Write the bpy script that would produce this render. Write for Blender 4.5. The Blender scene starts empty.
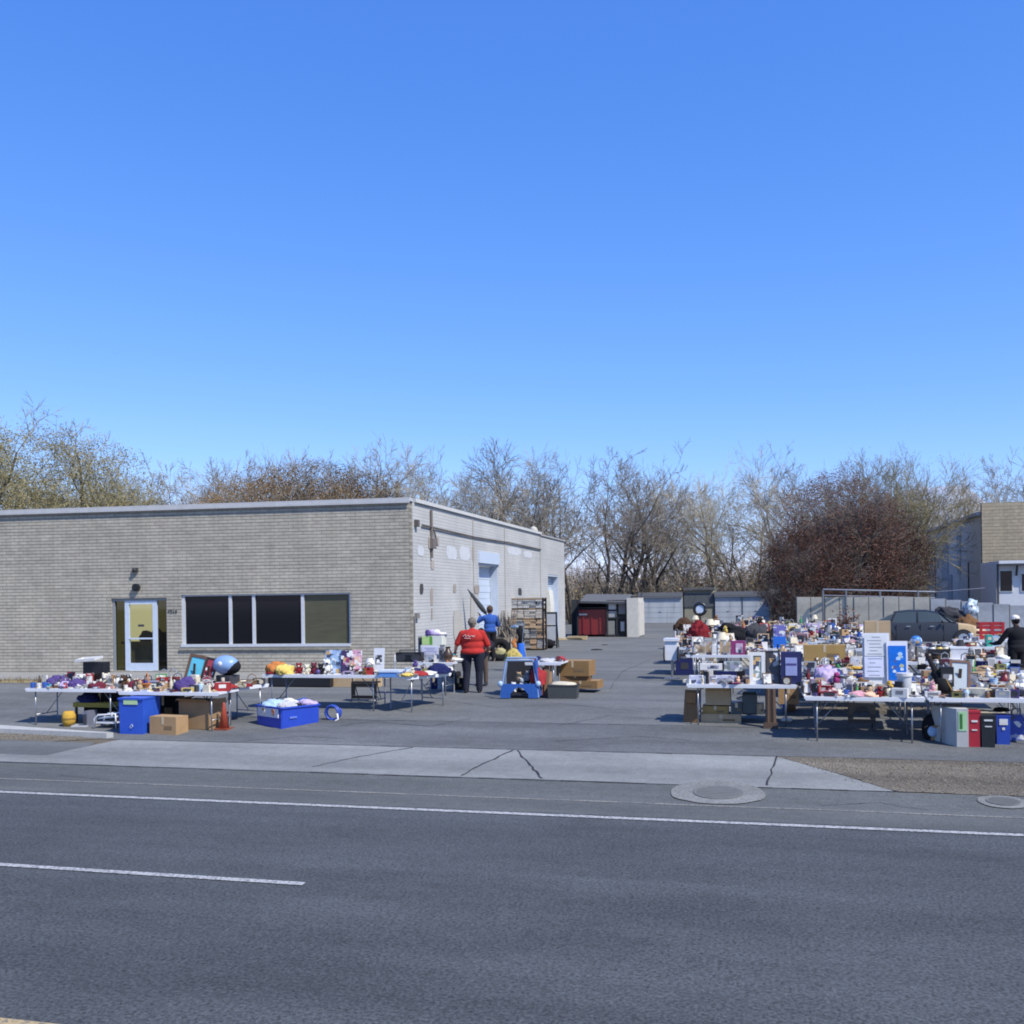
import bpy, bmesh, math, random
from mathutils import Vector, Matrix, noise
R = math.radians
PI = math.pi
scene = bpy.context.scene
COL = scene.collection
rnd = random.Random(7)

# ------------------------------------------------------------------ camera model / survey of the site
F, HC, ROLL, CAMH, YAW = 1000.0, 597.0, .0135, 2.75, math.atan(.258)
KN = [(-1e4, 0.0), (13.6, 0.0), (20.5, .5), (24.0, .57), (1e4, .57)]
CA, SA = math.cos(YAW), math.sin(YAW)
def zg(Y):
    for (a, za), (b, zb) in zip(KN, KN[1:]):
        if Y <= b: return za + (zb - za) * (Y - a) / (b - a)
    return .57
def ray(px, py):
    dx, dy = px - 512, py - HC
    u = dx * math.cos(ROLL) - dy * math.sin(ROLL); v = dx * math.sin(ROLL) + dy * math.cos(ROLL)
    return Vector((u / F * CA - SA, u / F * SA + CA, -v / F))
def at(px, py, h=0.0):
    d = ray(px, py); lo, hi = .5, 4000
    for _ in range(70):
        m = (lo + hi) / 2
        if CAMH + m * d.z - h > zg(m * d.y): lo = m
        else: hi = m
    return Vector((m * d.x, m * d.y, zg(m * d.y) + h))
def onY(px, py, Y):
    d = ray(px, py); t = Y / d.y
    return Vector((d.x * t, Y, CAMH + d.z * t))
def onX(px, py, X):
    d = ray(px, py); t = X / d.x
    return Vector((X, d.y * t, CAMH + d.z * t))

cam = bpy.data.cameras.new('camera'); co = bpy.data.objects.new('camera', cam); COL.objects.link(co)
cam.sensor_width = 36; cam.sensor_fit = 'HORIZONTAL'; cam.lens = 36 * F / 1024
cam.shift_y = (HC - 512) / 1024
cam.clip_start = .1; cam.clip_end = 20000
co.matrix_world = Matrix.Translation((0, 0, CAMH)) @ Matrix.Rotation(YAW, 4, 'Z') @ Matrix.Rotation(PI / 2, 4, 'X') @ Matrix.Rotation(-ROLL, 4, 'Z')
scene.camera = co
scene.cycles.pixel_filter_type = 'BLACKMAN_HARRIS'; scene.cycles.filter_width = 1.9

# ------------------------------------------------------------------ light
SUN_EL, TO_SUN = R(50), Vector((.87, -.49, 0)).normalized()
w = bpy.data.worlds.new('World'); scene.world = w; w.use_nodes = True
nt = w.node_tree; bg = nt.nodes['Background']; bg.inputs[1].default_value = .14
sky = nt.nodes.new('ShaderNodeTexSky'); sky.sky_type = 'NISHITA'; sky.sun_disc = False
sky.sun_elevation = SUN_EL; sky.sun_rotation = math.atan2(TO_SUN.x, TO_SUN.y)
sky.air_density = 1.0; sky.dust_density = .15; sky.ozone_density = 3.0; sky.altitude = 1300
sp_ = nt.nodes.new('ShaderNodeSeparateColor'); cb_ = nt.nodes.new('ShaderNodeCombineColor'); nt.links.new(sky.outputs[0], sp_.inputs[0])
for i_, (pw, ml) in enumerate(((1.12, .585), (.8, 1.06), (.5, 2.7))):     # camera-like tone response of the sky light, per channel
    p_ = nt.nodes.new('ShaderNodeMath'); p_.operation = 'POWER'; p_.inputs[1].default_value = pw; q_ = nt.nodes.new('ShaderNodeMath'); q_.operation = 'MULTIPLY'; q_.inputs[1].default_value = ml
    nt.links.new(sp_.outputs[i_], p_.inputs[0]); nt.links.new(p_.outputs[0], q_.inputs[0]); nt.links.new(q_.outputs[0], cb_.inputs[i_])
nt.links.new(cb_.outputs[0], bg.inputs[0])
sl = bpy.data.lights.new('sun', 'SUN'); sl.energy = 4.35; sl.angle = R(.5); sl.color = (1, .955, .875)
so = bpy.data.objects.new('sun', sl); COL.objects.link(so)
sd = Vector((TO_SUN.x * math.cos(SUN_EL), TO_SUN.y * math.cos(SUN_EL), math.sin(SUN_EL)))
so.rotation_euler = sd.to_track_quat('Z', 'Y').to_euler(); so.location = (20, -20, 40)
vs = scene.view_settings; vs.view_transform = 'Standard'; vs.look = 'None'; vs.exposure = .42; vs.gamma = 1

# ------------------------------------------------------------------ materials
class NT:
    def __init__(s, name):
        s.m = bpy.data.materials.new(name); s.m.use_nodes = True
        s.t = s.m.node_tree; s.b = s.t.nodes['Principled BSDF']; s.out = s.t.nodes['Material Output']
    def n(s, typ, **kw):
        x = s.t.nodes.new('ShaderNode' + typ)
        for k, v in kw.items():
            if k.startswith('i_'):
                key = k[2:]; key = int(key) if key.isdigit() else key.replace('_', ' ')
                x.inputs[key].default_value = v
            else: setattr(x, k, v)
        return x
    def l(s, a, b): s.t.links.new(a, b)
    def noise(s, vec, scale, detail=4, rough=.55):
        x = s.n('TexNoise'); x.inputs['Scale'].default_value = scale; x.inputs['Detail'].default_value = detail
        x.inputs['Roughness'].default_value = rough; s.l(vec, x.inputs['Vector']); return x.outputs['Fac']
    def ramp(s, fac, stops):
        x = s.n('ValToRGB'); e = x.color_ramp.elements
        while len(e) < len(stops): e.new(.5)
        for q, (p, c) in zip(e, stops): q.position = p; q.color = (*c, 1) if len(c) == 3 else c
        s.l(fac, x.inputs[0]); return x.outputs[0]
    def mix(s, fac, a, b, mode='MIX'):
        x = s.n('Mix', data_type='RGBA', blend_type=mode)
        for k, v in ((0, fac), (6, a), (7, b)):
            if hasattr(v, 'is_linked'): s.l(v, x.inputs[k])
            elif k == 0: x.inputs[0].default_value = v
            else: x.inputs[k].default_value = (*v, 1)
        return x.outputs[2]
    def coord(s, kind='Object', scale=None, axes=None):
        c = s.n('TexCoord').outputs[kind]
        if axes:
            sp = s.n('SeparateXYZ'); s.l(c, sp.inputs[0]); cb = s.n('CombineXYZ')
            for k, a in enumerate(axes): s.l(sp.outputs['XYZ'.index(a)], cb.inputs[k])
            c = cb.outputs[0]
        if scale:
            mp = s.n('Mapping'); mp.inputs['Scale'].default_value = scale; s.l(c, mp.inputs[0]); c = mp.outputs[0]
        return c
    def bump(s, h, strength, dist=.01):
        x = s.n('Bump'); x.inputs['Strength'].default_value = strength; x.inputs['Distance'].default_value = dist
        s.l(h, x.inputs['Height']); s.l(x.outputs[0], s.b.inputs['Normal'])
    def base(s, c, rough=.7, metal=0, spec=.5):
        if hasattr(c, 'is_linked'): s.l(c, s.b.inputs['Base Color'])
        else: s.b.inputs['Base Color'].default_value = (*c, 1)
        s.b.inputs['Roughness'].default_value = rough; s.b.inputs['Metallic'].default_value = metal
        s.b.inputs['Specular IOR Level'].default_value = spec
        return s.m
def mul(c, k): return tuple(min(1, x * k) for x in c)
PAL = {'red': (.3, .03, .032), 'dark red': (.17, .015, .02), 'maroon': (.12, .02, .035), 'pink': (.58, .3, .34), 'magenta': (.26, .035, .13),
       'purple': (.075, .05, .17), 'lilac': (.42, .34, .5), 'navy': (.015, .02, .085), 'blue': (.035, .1, .36), 'light blue': (.34, .47, .62),
       'turquoise': (.08, .3, .38), 'green': (.05, .25, .08), 'dark green': (.02, .08, .03), 'olive': (.18, .17, .06), 'yellow': (.6, .45, .12),
       'mustard': (.48, .29, .05), 'orange': (.46, .17, .05), 'peach': (.74, .46, .31), 'tan': (.4, .28, .16), 'brown': (.16, .085, .04),
       'dark brown': (.06, .033, .02), 'cream': (.6, .54, .41), 'white': (.62, .61, .585), 'pale grey': (.42, .42, .42), 'grey': (.2, .2, .21),
       'charcoal': (.045, .045, .05), 'black': (.013, .013, .015), 'cardboard': (.36, .23, .12)}
_mc = {}
def cm(colour, fin='gloss'):
    key = (colour, fin)
    if key in _mc: return _mc[key]
    c = PAL[colour] if isinstance(colour, str) else colour
    t = NT(f'{fin}_{str(colour).replace(" ", "_")}'[:50])
    v = t.coord(); oi = t.n('ObjectInfo').outputs['Random']
    add = t.n('VectorMath', operation='ADD'); t.l(v, add.inputs[0]); t.l(oi, add.inputs[1]); v = add.outputs[0]
    if fin == 'cloth':
        nz = t.noise(v, 14, 5); t.base(t.mix(nz, mul(c, .72), mul(c, 1.28)), .95, 0, .2); t.bump(t.noise(v, 60, 3), .5, .01)
    elif fin == 'print':
        vo = t.n('TexVoronoi', distance='CHEBYCHEV'); vo.inputs['Scale'].default_value = 13; t.l(v, vo.inputs['Vector'])
        sp = t.n('SeparateColor'); t.l(vo.outputs['Color'], sp.inputs[0])
        x = t.n('ValToRGB'); x.color_ramp.interpolation = 'CONSTANT'
        stops = [(0, c), (.52, mul(c, .55)), (.66, (.75, .74, .7)), (.78, tuple(.5 * q + .35 for q in c)), (.9, (.5, .32, .12)), (.95, (.05, .06, .1))]
        e = x.color_ramp.elements
        while len(e) < 6: e.new(.5)
        for q, (p, cc) in zip(e, stops): q.position = p; q.color = (*cc, 1)
        t.l(sp.outputs[0], x.inputs[0]); t.base(x.outputs[0], .45)
    elif fin == 'wood':
        nz = t.noise(t.coord(scale=(30, 30, 3)), 1, 5); t.base(t.mix(nz, mul(c, .6), mul(c, 1.35)), .7)
    elif fin == 'metal':
        nz = t.noise(v, 10, 4); t.base(t.mix(nz, mul(c, .8), mul(c, 1.15)), .35, .8)
    elif fin == 'card':
        nz = t.noise(v, 5, 5); t.base(t.mix(nz, mul(c, .82), mul(c, 1.15)), .9, 0, .2)
    else:
        nz = t.noise(v, 7, 4); t.base(t.mix(nz, mul(c, .84), mul(c, 1.12)), .38)
    _mc[key] = t.m; return t.m

def asphalt(name, c, streak=.2, speck=.5, scale=1):
    t = NT(name); v = t.coord()
    big = t.noise(v, .22 * scale, 5); st = t.noise(t.coord(scale=(.05, 1.3, 1)), 1, 4); fine = t.noise(v, 34, 4, .75); mid = t.noise(v, 6, 5, .6)
    col = t.mix(big, mul(c, .82), mul(c, 1.18))
    pat = t.noise(t.coord(scale=(.35, .9, 1)), 1.1, 6, .6); col = t.mix(1.0, col, t.ramp(pat, [(.36, (1 - streak * .7,) * 3), (.5, (1, 1, 1)), (.66, (1 + streak * .5,) * 3)]), 'MULTIPLY')
    col = t.mix(1.0, col, t.ramp(st, [(.3, (1 - streak,) * 3), (.7, (1 + streak * .4,) * 3)]), 'MULTIPLY')
    col = t.mix(1.0, col, t.ramp(fine, [(.3, (1 - speck,) * 3), (.5, (1, 1, 1)), (.72, (1 + speck,) * 3)]), 'MULTIPLY')
    col = t.mix(1.0, col, t.ramp(mid, [(.25, (.88,) * 3), (.75, (1.1,) * 3)]), 'MULTIPLY')
    t.base(col, .9, 0, .25); t.bump(fine, .5, .01); return t.m
M = {}
M['road'] = asphalt('road_asphalt', (.068, .0745, .078), .2, .75)
M['shoulder'] = asphalt('shoulder_asphalt', (.105, .11, .106), .2, .4)
M['lot'] = asphalt('lot_asphalt', (.136, .139, .135), .24, .35)
M['lot_dark'] = asphalt('front_lot_asphalt', (.12, .124, .123), .28, .4)
M['patch'] = asphalt('patch_asphalt', (.118, .124, .122), .2, .3)
M['concrete'] = asphalt('pavement_concrete', (.212, .219, .21), .2, .22)
M['kerb'] = asphalt('kerb_concrete', (.4, .4, .38), .05, .15)
M['collar'] = asphalt('collar_concrete', (.185, .185, .172), .1, .5, 4)
M['strip'] = asphalt('strip_concrete', (.26, .255, .24), .08, .18)
M['garden'] = asphalt('dry_grass_soil', (.26, .21, .12), .12, .7)
M['gravelbed'] = asphalt('gravel_soil', (.135, .117, .09), .4, .8)
M['dirt'] = asphalt('ground_dirt', (.12, .10, .07), .1, .5)
def worn_paint(name, c, under):
    t = NT(name); v = t.coord(); a = t.noise(v, 28, 4, .7)
    t.base(t.mix(t.ramp(a, [(.38, (0, 0, 0)), (.56, (1, 1, 1))]), under, c), .75); return t.m
M['white_line'] = worn_paint('white_road_paint', (.42, .42, .41), (.13, .135, .135))
M['yellow_line'] = worn_paint('yellow_road_paint', (.4, .3, .15), (.15, .13, .1))
M['joint'] = worn_paint('pale_joint', (.27, .25, .21), (.1, .1, .1))
M['crack'] = cm((.035, .035, .04), 'card')

def brick(name, axes, c1, c2, mortar, bw=.3, rh=.1, paint=False):
    t = NT(name); v = t.coord('Object', None, axes)
    b = t.n('TexBrick', offset=.5); b.inputs['Scale'].default_value = 1
    b.inputs['Brick Width'].default_value = bw; b.inputs['Row Height'].default_value = rh; b.inputs['Mortar Size'].default_value = .012
    b.inputs['Mortar Smooth'].default_value = .3; b.inputs['Bias'].default_value = 0
    b.inputs['Color1'].default_value = (*c1, 1); b.inputs['Color2'].default_value = (*c2, 1); b.inputs['Mortar'].default_value = (*mortar, 1)
    t.l(v, b.inputs['Vector'])
    big = t.noise(v, .55, 5); rows = t.noise(t.coord('Object', None, axes), 4, 5, .65)
    rw = t.n('Mapping'); rw.inputs['Scale'].default_value = (.25, 9, 1); t.l(v, rw.inputs[0])
    course = t.noise(rw.outputs[0], 1, 3)
    col = t.mix(1.0, b.outputs['Color'], t.ramp(big, [(.3, (.86, .86, .87)), (.7, (1.08, 1.07, 1.05))]), 'MULTIPLY')
    col = t.mix(1.0, col, t.ramp(course, [(.32, (.9,) * 3), (.68, (1.06,) * 3)] if not paint else [(.3, (.94,) * 3), (.7, (1.03,) * 3)]), 'MULTIPLY')
    if paint:
        drip = t.n('Mapping'); drip.inputs['Scale'].default_value = (1.3, .22, 1); t.l(v, drip.inputs[0])
        dn = t.noise(drip.outputs[0], 1.6, 6, .65)
        col = t.mix(t.ramp(dn, [(.6, (0, 0, 0)), (.78, (.5, .5, .5))]), col, (.3, .27, .23))
        col = t.mix(t.ramp(rows, [(.6, (0, 0, 0)), (.8, (.3, .3, .3))]), col, (.42, .38, .31))
    else:
        col = t.mix(1.0, col, t.ramp(rows, [(.3, (.86,) * 3), (.7, (1.12,) * 3)]), 'MULTIPLY')
        dr_ = t.n('Mapping'); dr_.inputs['Scale'].default_value = (1.5, .16, 1); t.l(v, dr_.inputs[0]); dn = t.noise(dr_.outputs[0], 1.5, 6, .65); col = t.mix(1.0, col, t.ramp(dn, [(.35, (.91, .91, .91)), (.55, (1, 1, 1)), (.7, (1.04, 1.04, 1.02))]), 'MULTIPLY')
    b2 = t.n('TexBrick', offset=0); b2.inputs['Scale'].default_value = 1; b2.inputs['Brick Width'].default_value = 900; b2.inputs['Row Height'].default_value = rh; b2.inputs['Mortar Size'].default_value = .02; b2.inputs['Mortar Smooth'].default_value = .6; t.l(v, b2.inputs['Vector'])
    jv = t.noise(rw.outputs[0], .7, 3)
    jm = t.mix(b2.outputs['Fac'], (1, 1, 1), t.ramp(jv, [(.3, (.58,) * 3), (.7, (.82,) * 3)] if not paint else [(.3, (.9,) * 3), (.7, (1.0,) * 3)]))
    col = t.mix(1.0, col, jm, 'MULTIPLY')
    t.base(col, .88, 0, .2)
    inv = t.n('Math', operation='SUBTRACT'); inv.inputs[0].default_value = 1; t.l(b.outputs['Fac'], inv.inputs[1])
    t.bump(inv.outputs[0], .6, .012); return t.m
M['brick'] = brick('grey_brick', 'XZY', (.445, .412, .338), (.385, .357, .292), (.30, .278, .23), .3, .1)
M['painted'] = brick('painted_brick', 'YZX', (.465, .465, .448), (.445, .443, .423), (.405, .403, .385), paint=True)
M['tanbrick'] = brick('tan_block', 'XZY', (.42, .36, .25), (.37, .315, .22), (.3, .26, .19), .4, .2)
def corr(name, c, axis, period, amp=.5):
    t = NT(name); v = t.coord(); sp = t.n('SeparateXYZ'); t.l(v, sp.inputs[0])
    m1 = t.n('Math', operation='MULTIPLY'); m1.inputs[1].default_value = 2 * PI / period; t.l(sp.outputs[axis], m1.inputs[0])
    s_ = t.n('Math', operation='SINE'); t.l(m1.outputs[0], s_.inputs[0])
    nz = t.noise(v, .8, 5); n2 = t.noise(t.coord(scale=(3, 3, .4)), 1, 5)
    col = t.mix(nz, mul(c, .8), mul(c, 1.18)); col = t.mix(t.ramp(n2, [(.58, (0, 0, 0)), (.8, (.5, .5, .5))]), col, mul(c, .5))
    t.base(col, .6); t.bump(s_.outputs[0], amp, .02); return t.m
M['corrugated'] = corr('grey_corrugated', (.5, .49, .47), 1, .3)
M['garage_door'] = corr('garage_door_grey', (.42, .45, .48), 0, .9, .3)
M['panelwall'] = asphalt('fence_panel_grey', (.62, .56, .43), .2, .12)
M['panelblue'] = asphalt('fence_panel_blue', (.56, .56, .53), .2, .12)
M['coping'] = cm((.43, .435, .44), 'card'); M['alu'] = cm((.56, .58, .6), 'metal'); M['aluframe'] = cm((.5, .52, .55), 'gloss')
M['plastic_white'] = cm((.66, .67, .69), 'gloss'); M['legmetal'] = cm((.32, .33, .35), 'metal'); M['roof'] = cm((.2, .2, .2), 'card')
M['dark'] = cm((.012, .013, .016), 'card'); M['bluewhite'] = cm((.5, .57, .66), 'gloss'); M['rust'] = cm((.13, .075, .045), 'card')
t = NT('dark_window_glass'); t.base((.008, .009, .012), .08, 0, .25); M['darkglass'] = t.m
t = NT('car_glass'); t.base((.055, .07, .075), .1, 0, .5); M['carglass'] = t.m
t = NT('olive_blind_glass'); nz = t.noise(t.coord(scale=(2, 2, 14)), 1, 3); t.base(t.mix(nz, (.055, .055, .035), (.10, .098, .062)), .15, 0, .3); M['oliveglass'] = t.m
t = NT('clear_glass')
tr = t.n('BsdfTransparent'); tr.inputs[0].default_value = (.8, .82, .78, 1); gl = t.n('BsdfGlossy'); gl.inputs['Roughness'].default_value = .03
mx = t.n('MixShader'); mx.inputs[0].default_value = .06; t.l(tr.outputs[0], mx.inputs[1]); t.l(gl.outputs[0], mx.inputs[2]); t.l(mx.outputs[0], t.out.inputs[0]); M['glass'] = t.m
t = NT('glowing_room_wall'); t.base((.75, .7, .45), .8); t.b.inputs['Emission Color'].default_value = (.8, .74, .42, 1); t.b.inputs['Emission Strength'].default_value = .55; M['glow_wall'] = t.m  # wall emits by itself, standing in for light inside the room
t = NT('dim_glass'); tr = t.n('BsdfTransparent'); tr.inputs[0].default_value = (.27, .28, .22, 1); gl = t.n('BsdfGlossy'); gl.inputs['Roughness'].default_value = .03
mx = t.n('MixShader'); mx.inputs[0].default_value = .05; t.l(tr.outputs[0], mx.inputs[1]); t.l(gl.outputs[0], mx.inputs[2]); t.l(mx.outputs[0], t.out.inputs[0]); M['glass_dim'] = t.m
def leafmat(name, c, var=.5):
    t = NT(name); oi = t.n('NewGeometry').outputs['Random Per Island']
    nz = t.noise(t.coord(), .9, 3); col = t.mix(oi, mul(c, 1 - var), mul(c, 1 + var)); col = t.mix(1.0, col, t.ramp(nz, [(.3, (.7,) * 3), (.7, (1.25,) * 3)]), 'MULTIPLY')
    t.base(col, .85, 0, .15); return t.m
def bark(name, c):
    t = NT(name); nz = t.noise(t.coord(scale=(5, 5, 1)), 1, 5); t.base(t.mix(nz, mul(c, .6), mul(c, 1.4)), .95, 0, .1); return t.m
M['bark'] = bark('grey_bark', (.19, .165, .135)); M['bark_dark'] = bark('dark_bark', (.095, .08, .066)); M['bark_pale'] = bark('pale_bark', (.27, .235, .18))
M['twig'] = bark('grey_twig', (.29, .255, .2)); M['twig_dark'] = bark('dark_twig', (.19, .16, .13)); M['twig_pale'] = bark('pale_twig', (.38, .34, .25)); M['twig_olive'] = bark('olive_twig', (.25, .215, .12))
M['leaf_olive'] = leafmat('budding_leaf', (.19, .17, .085), .35); M['leaf_brown'] = leafmat('brown_dead_leaf', (.11, .058, .045), .5); M['leaf_rust'] = leafmat('rust_leaf', (.18, .115, .05), .35); M['leaf_straw'] = leafmat('straw_leaf', (.2, .16, .08))

# ------------------------------------------------------------------ mesh helpers
class MB:
    def __init__(s): s.v = []; s.f = []; s.m = []
    def add(s, vs, fs, mi=0):
        o = len(s.v); s.v += [tuple(p) for p in vs]; s.f += [tuple(i + o for i in f) for f in fs]; s.m += [mi] * len(fs)
    def box(s, c, d, mi=0, rz=0, rx=0, ry=0, top=1.0):
        x, y, z = d[0] / 2, d[1] / 2, d[2] / 2
        vs = [Vector((a * x * (top if cz > 0 else 1), b * y * (top if cz > 0 else 1), cz * z)) for cz in (-1, 1) for a, b in ((-1, -1), (1, -1), (1, 1), (-1, 1))]
        if rz or rx or ry:
            m = Matrix.Rotation(rz, 3, 'Z') @ Matrix.Rotation(ry, 3, 'Y') @ Matrix.Rotation(rx, 3, 'X'); vs = [m @ q for q in vs]
        vs = [q + Vector(c) for q in vs]
        s.add(vs, [(3, 2, 1, 0), (4, 5, 6, 7), (0, 1, 5, 4), (1, 2, 6, 5), (2, 3, 7, 6), (3, 0, 4, 7)], mi); return s
    def tube(s, pts, r, n=6, mi=0, cap=True):
        pts = [Vector(p) for p in pts]; k = len(pts); rr = r if isinstance(r, (list, tuple)) else [r] * k
        o = len(s.v); ref = None
        for i, p in enumerate(pts):
            d = (pts[min(i + 1, k - 1)] - pts[max(i - 1, 0)])
            if d.length < 1e-9: d = Vector((0, 0, 1))
            d.normalize()
            a = ref if ref is not None else (Vector((1, 0, 0)) if abs(d.x) < .8 else Vector((0, 1, 0)))
            u = (a - d * a.dot(d))
            if u.length < 1e-6: u = d.orthogonal()
            u.normalize(); ref = u; q = d.cross(u)
            for j in range(n):
                t = 2 * PI * j / n; s.v.append(tuple(p + (u * math.cos(t) + q * math.sin(t)) * rr[i]))
        for i in range(k - 1):
            for j in range(n):
                a = o + i * n + j; b = o + i * n + (j + 1) % n
                s.f.append((a, b, b + n, a + n)); s.m.append(mi)
        if cap:
            s.f.append(tuple(o + j for j in reversed(range(n)))); s.m.append(mi)
            s.f.append(tuple(o + (k - 1) * n + j for j in range(n))); s.m.append(mi)
        return s
    def lathe(s, prof, n=14, mi=0, c=(0, 0, 0)):
        o = len(s.v); k = len(prof)
        for r, z in prof:
            for j in range(n):
                t = 2 * PI * j / n; s.v.append((c[0] + r * math.cos(t), c[1] + r * math.sin(t), c[2] + z))
        for i in range(k - 1):
            for j in range(n):
                a = o + i * n + j; b = o + i * n + (j + 1) % n
                s.f.append((a, b, b + n, a + n)); s.m.append(mi)
        s.f.append(tuple(o + j for j in reversed(range(n)))); s.m.append(mi)
        s.f.append(tuple(o + (k - 1) * n + j for j in range(n))); s.m.append(mi)
        return s
    def prism(s, poly, axis, a, b, mi=0):
        n = len(poly)
        def mk(p, t): return (t, p[0], p[1]) if axis == 'X' else ((p[0], t, p[1]) if axis == 'Y' else (p[0], p[1], t))
        vs = [mk(p, a) for p in poly] + [mk(p, b) for p in poly]
        s.add(vs, [tuple(range(n))[::-1], tuple(range(n, 2 * n))] + [(i, (i + 1) % n, (i + 1) % n + n, i + n) for i in range(n)], mi); return s
    def blob(s, c, r, amp=.0, freq=1.5, seed=0, mi=0, sub=2, floor=None):
        bm = bmesh.new(); bmesh.ops.create_icosphere(bm, subdivisions=sub, radius=1)
        vs = []
        for q in bm.verts:
            p = q.co.copy(); k = 1 + amp * noise.noise(p * freq + Vector((seed * 7.3, seed * 3.1, seed))) + amp * .5 * noise.noise(p * freq * 2.7 + Vector((seed, seed * 2.1, 5)))
            z = p.z * r[2] * k + c[2]
            if floor is not None and z < floor: z = floor
            vs.append((p.x * r[0] * k + c[0], p.y * r[1] * k + c[1], z))
        fs = [tuple(x.index for x in f.verts) for f in bm.faces]; bm.free(); s.add(vs, fs, mi); return s
    def mesh(s, name, mats, smooth=False):
        me = bpy.data.meshes.new(name); me.from_pydata(s.v, [], s.f); me.materials.clear()
        for m in mats: me.materials.append(m)
        me.polygons.foreach_set('material_index', s.m)
        bm = bmesh.new(); bm.from_mesh(me); bmesh.ops.recalc_face_normals(bm, faces=bm.faces); bm.to_mesh(me); bm.free()
        if smooth: me.shade_smooth() if smooth is True else me.set_sharp_from_angle(angle=smooth)
        me.update(); return me
    def build(s, name, mats, parent=None, smooth=False, loc=None, rz=0):
        if not isinstance(mats, (list, tuple)): mats = [mats]
        o = bpy.data.objects.new(name, s.mesh(name, mats, smooth)); COL.objects.link(o)
        if parent: o.parent = parent
        if loc is not None: o.location = loc
        if rz: o.rotation_euler.z = rz
        return o
def tag(o, label=None, cat=None, group=None, kind=None):
    if label: o['label'] = label
    if cat: o['category'] = cat
    if group: o['group'] = group
    if kind: o['kind'] = kind
    return o
def thing(name, label, cat, loc=(0, 0, 0), rz=0, group=None):
    o = bpy.data.objects.new(name, None); COL.objects.link(o); o.location = loc; o.rotation_euler.z = rz; o.empty_display_size = .1
    return tag(o, label, cat, group)
def copy_tree(o, parent=None):
    c = o.copy(); COL.objects.link(c)
    if parent: c.parent = parent
    for ch in list(o.children): copy_tree(ch, c)
    return c
def clip(poly, y, above):
    out = []
    for i in range(len(poly)):
        a, b = poly[i], poly[(i + 1) % len(poly)]
        ia, ib = (a[1] >= y) == above, (b[1] >= y) == above
        if ia: out.append(a)
        if ia != ib:
            t = (y - a[1]) / (b[1] - a[1]); out.append((a[0] + (b[0] - a[0]) * t, y))
    return out
def sheet(name, poly, lift, mat, label=None, cat=None):
    mb = MB()
    for (a, _), (b, _) in zip(KN, KN[1:]):
        p = clip(clip(poly, a, True), b, False)
        if len(p) >= 3: mb.add([(x, y, zg(y) + lift) for x, y in p], [tuple(range(len(p)))])
    o = mb.build(name, mat); me = o.data
    bm = bmesh.new(); bm.from_mesh(me); bmesh.ops.remove_doubles(bm, verts=bm.verts, dist=1e-4)
    for f in bm.faces:
        f.normal_update()
        if f.normal.z < 0: f.normal_flip()
    bm.to_mesh(me); bm.free()
    return tag(o, label or None, cat, kind='structure')
def rect(x0, y0, x1, y1): return [(x0, y0), (x1, y0), (x1, y1), (x0, y1)]

# ------------------------------------------------------------------ the ground
sheet('ground', rect(-4000, -300, 4000, 6000), 0, M['dirt'])
sheet('road', rect(-400, -2, 400, 12.36), .004, M['road'])
sheet('road_shoulder', rect(-400, 12.36, 400, 14.3), .004, M['shoulder'])
sheet('parking_lot', rect(-60, 16.2, 24, 80), .004, M['lot'])
lf = [at(*p).xy for p in ((0, 761), (112, 762), (110, 757), (118, 749), (119, 740.5))]
apron = [(-11.9, 14.3), (1.62, 14.3), (.85, 15.3), (.07, 16.2), (-11.75, 16.2), (-12.0, 15.6), (-12.25, 14.85), (-60, 14.85), (-60, 14.3)]
sheet('pavement', apron, .008, M['concrete'])
sheet('front_lot', [(-12.3, 16.2), (24, 16.2), (24, 18.35), (-12.3, 18.5)], .008, M['lot_dark'])
sheet('asphalt_patch', [(-60, 14.85), (-12.25, 14.85), (-12.0, 15.6), (-12.05, 15.9), (-60, 15.9)], .008, M['patch'])
sheet('gravel_bed', [(-60, 15.9), (-13.0, 15.9), (-12.1, 16.25), (-14.6, 16.5), (-60, 16.9)], .010, M['gravelbed'])
vg = []
for k in range(41):
    y = 16.2 - 1.9 * k / 40; x = (.07 + (16.2 - y) * .867 if y > 15.3 else .85 + (15.3 - y) * .77); vg.append((x + .09 * noise.noise(Vector((k * .45, 2, 0))) + .05 * noise.noise(Vector((k * 1.9, 5, 0))), y))
for k in range(1, 120): x = 1.75 + k * .1; vg.append((x, 14.3 + .07 * noise.noise(Vector((x * 1.3, 1, 0))) + .035 * noise.noise(Vector((x * 5, 8, 0)))))
sheet('verge', vg + [(40, 14.3), (40, 16.2)], .012, M['gravelbed'])
sheet('gravel_patch', [(.2, 20.2), (.9, 19.9), (1.7, 20.05), (2.6, 19.8), (3.5, 20.1), (3.9, 20.5), (3.3, 21.2), (2.3, 21.0), (1.5, 21.3), (.6, 21.1)], .012, M['gravelbed'])
mb = MB(); mb.prism([(-60, 16.9), (-14.6, 16.5), (-12.1, 16.27), (-12.0, 16.34), (-15.1, 17.0), (-60, 17.4)], 'Z', .15, .30)
tag(mb.build('kerb', M['kerb']), kind='structure')
def gl_(n, y0, y1, x0, x1, m, lift=.012): return sheet(n, rect(x0, y0, x1, y1), lift, m)
gl_('road_marking', 12.19, 12.31, -400, 400, M['white_line']); gl_('road_marking', 8.78, 8.88, -10.9, -4.39, M['white_line'])
gl_('road_marking', 8.78, 8.88, -23, -17.9, M['white_line']); gl_('road_marking', 8.78, 8.88, 2.1, 7.2, M['white_line'])
gl_('road_marking', 5.45, 5.555, -400, 400, M['yellow_line']); gl_('road_marking', 5.2, 5.3, -400, 400, M['yellow_line'])
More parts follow.
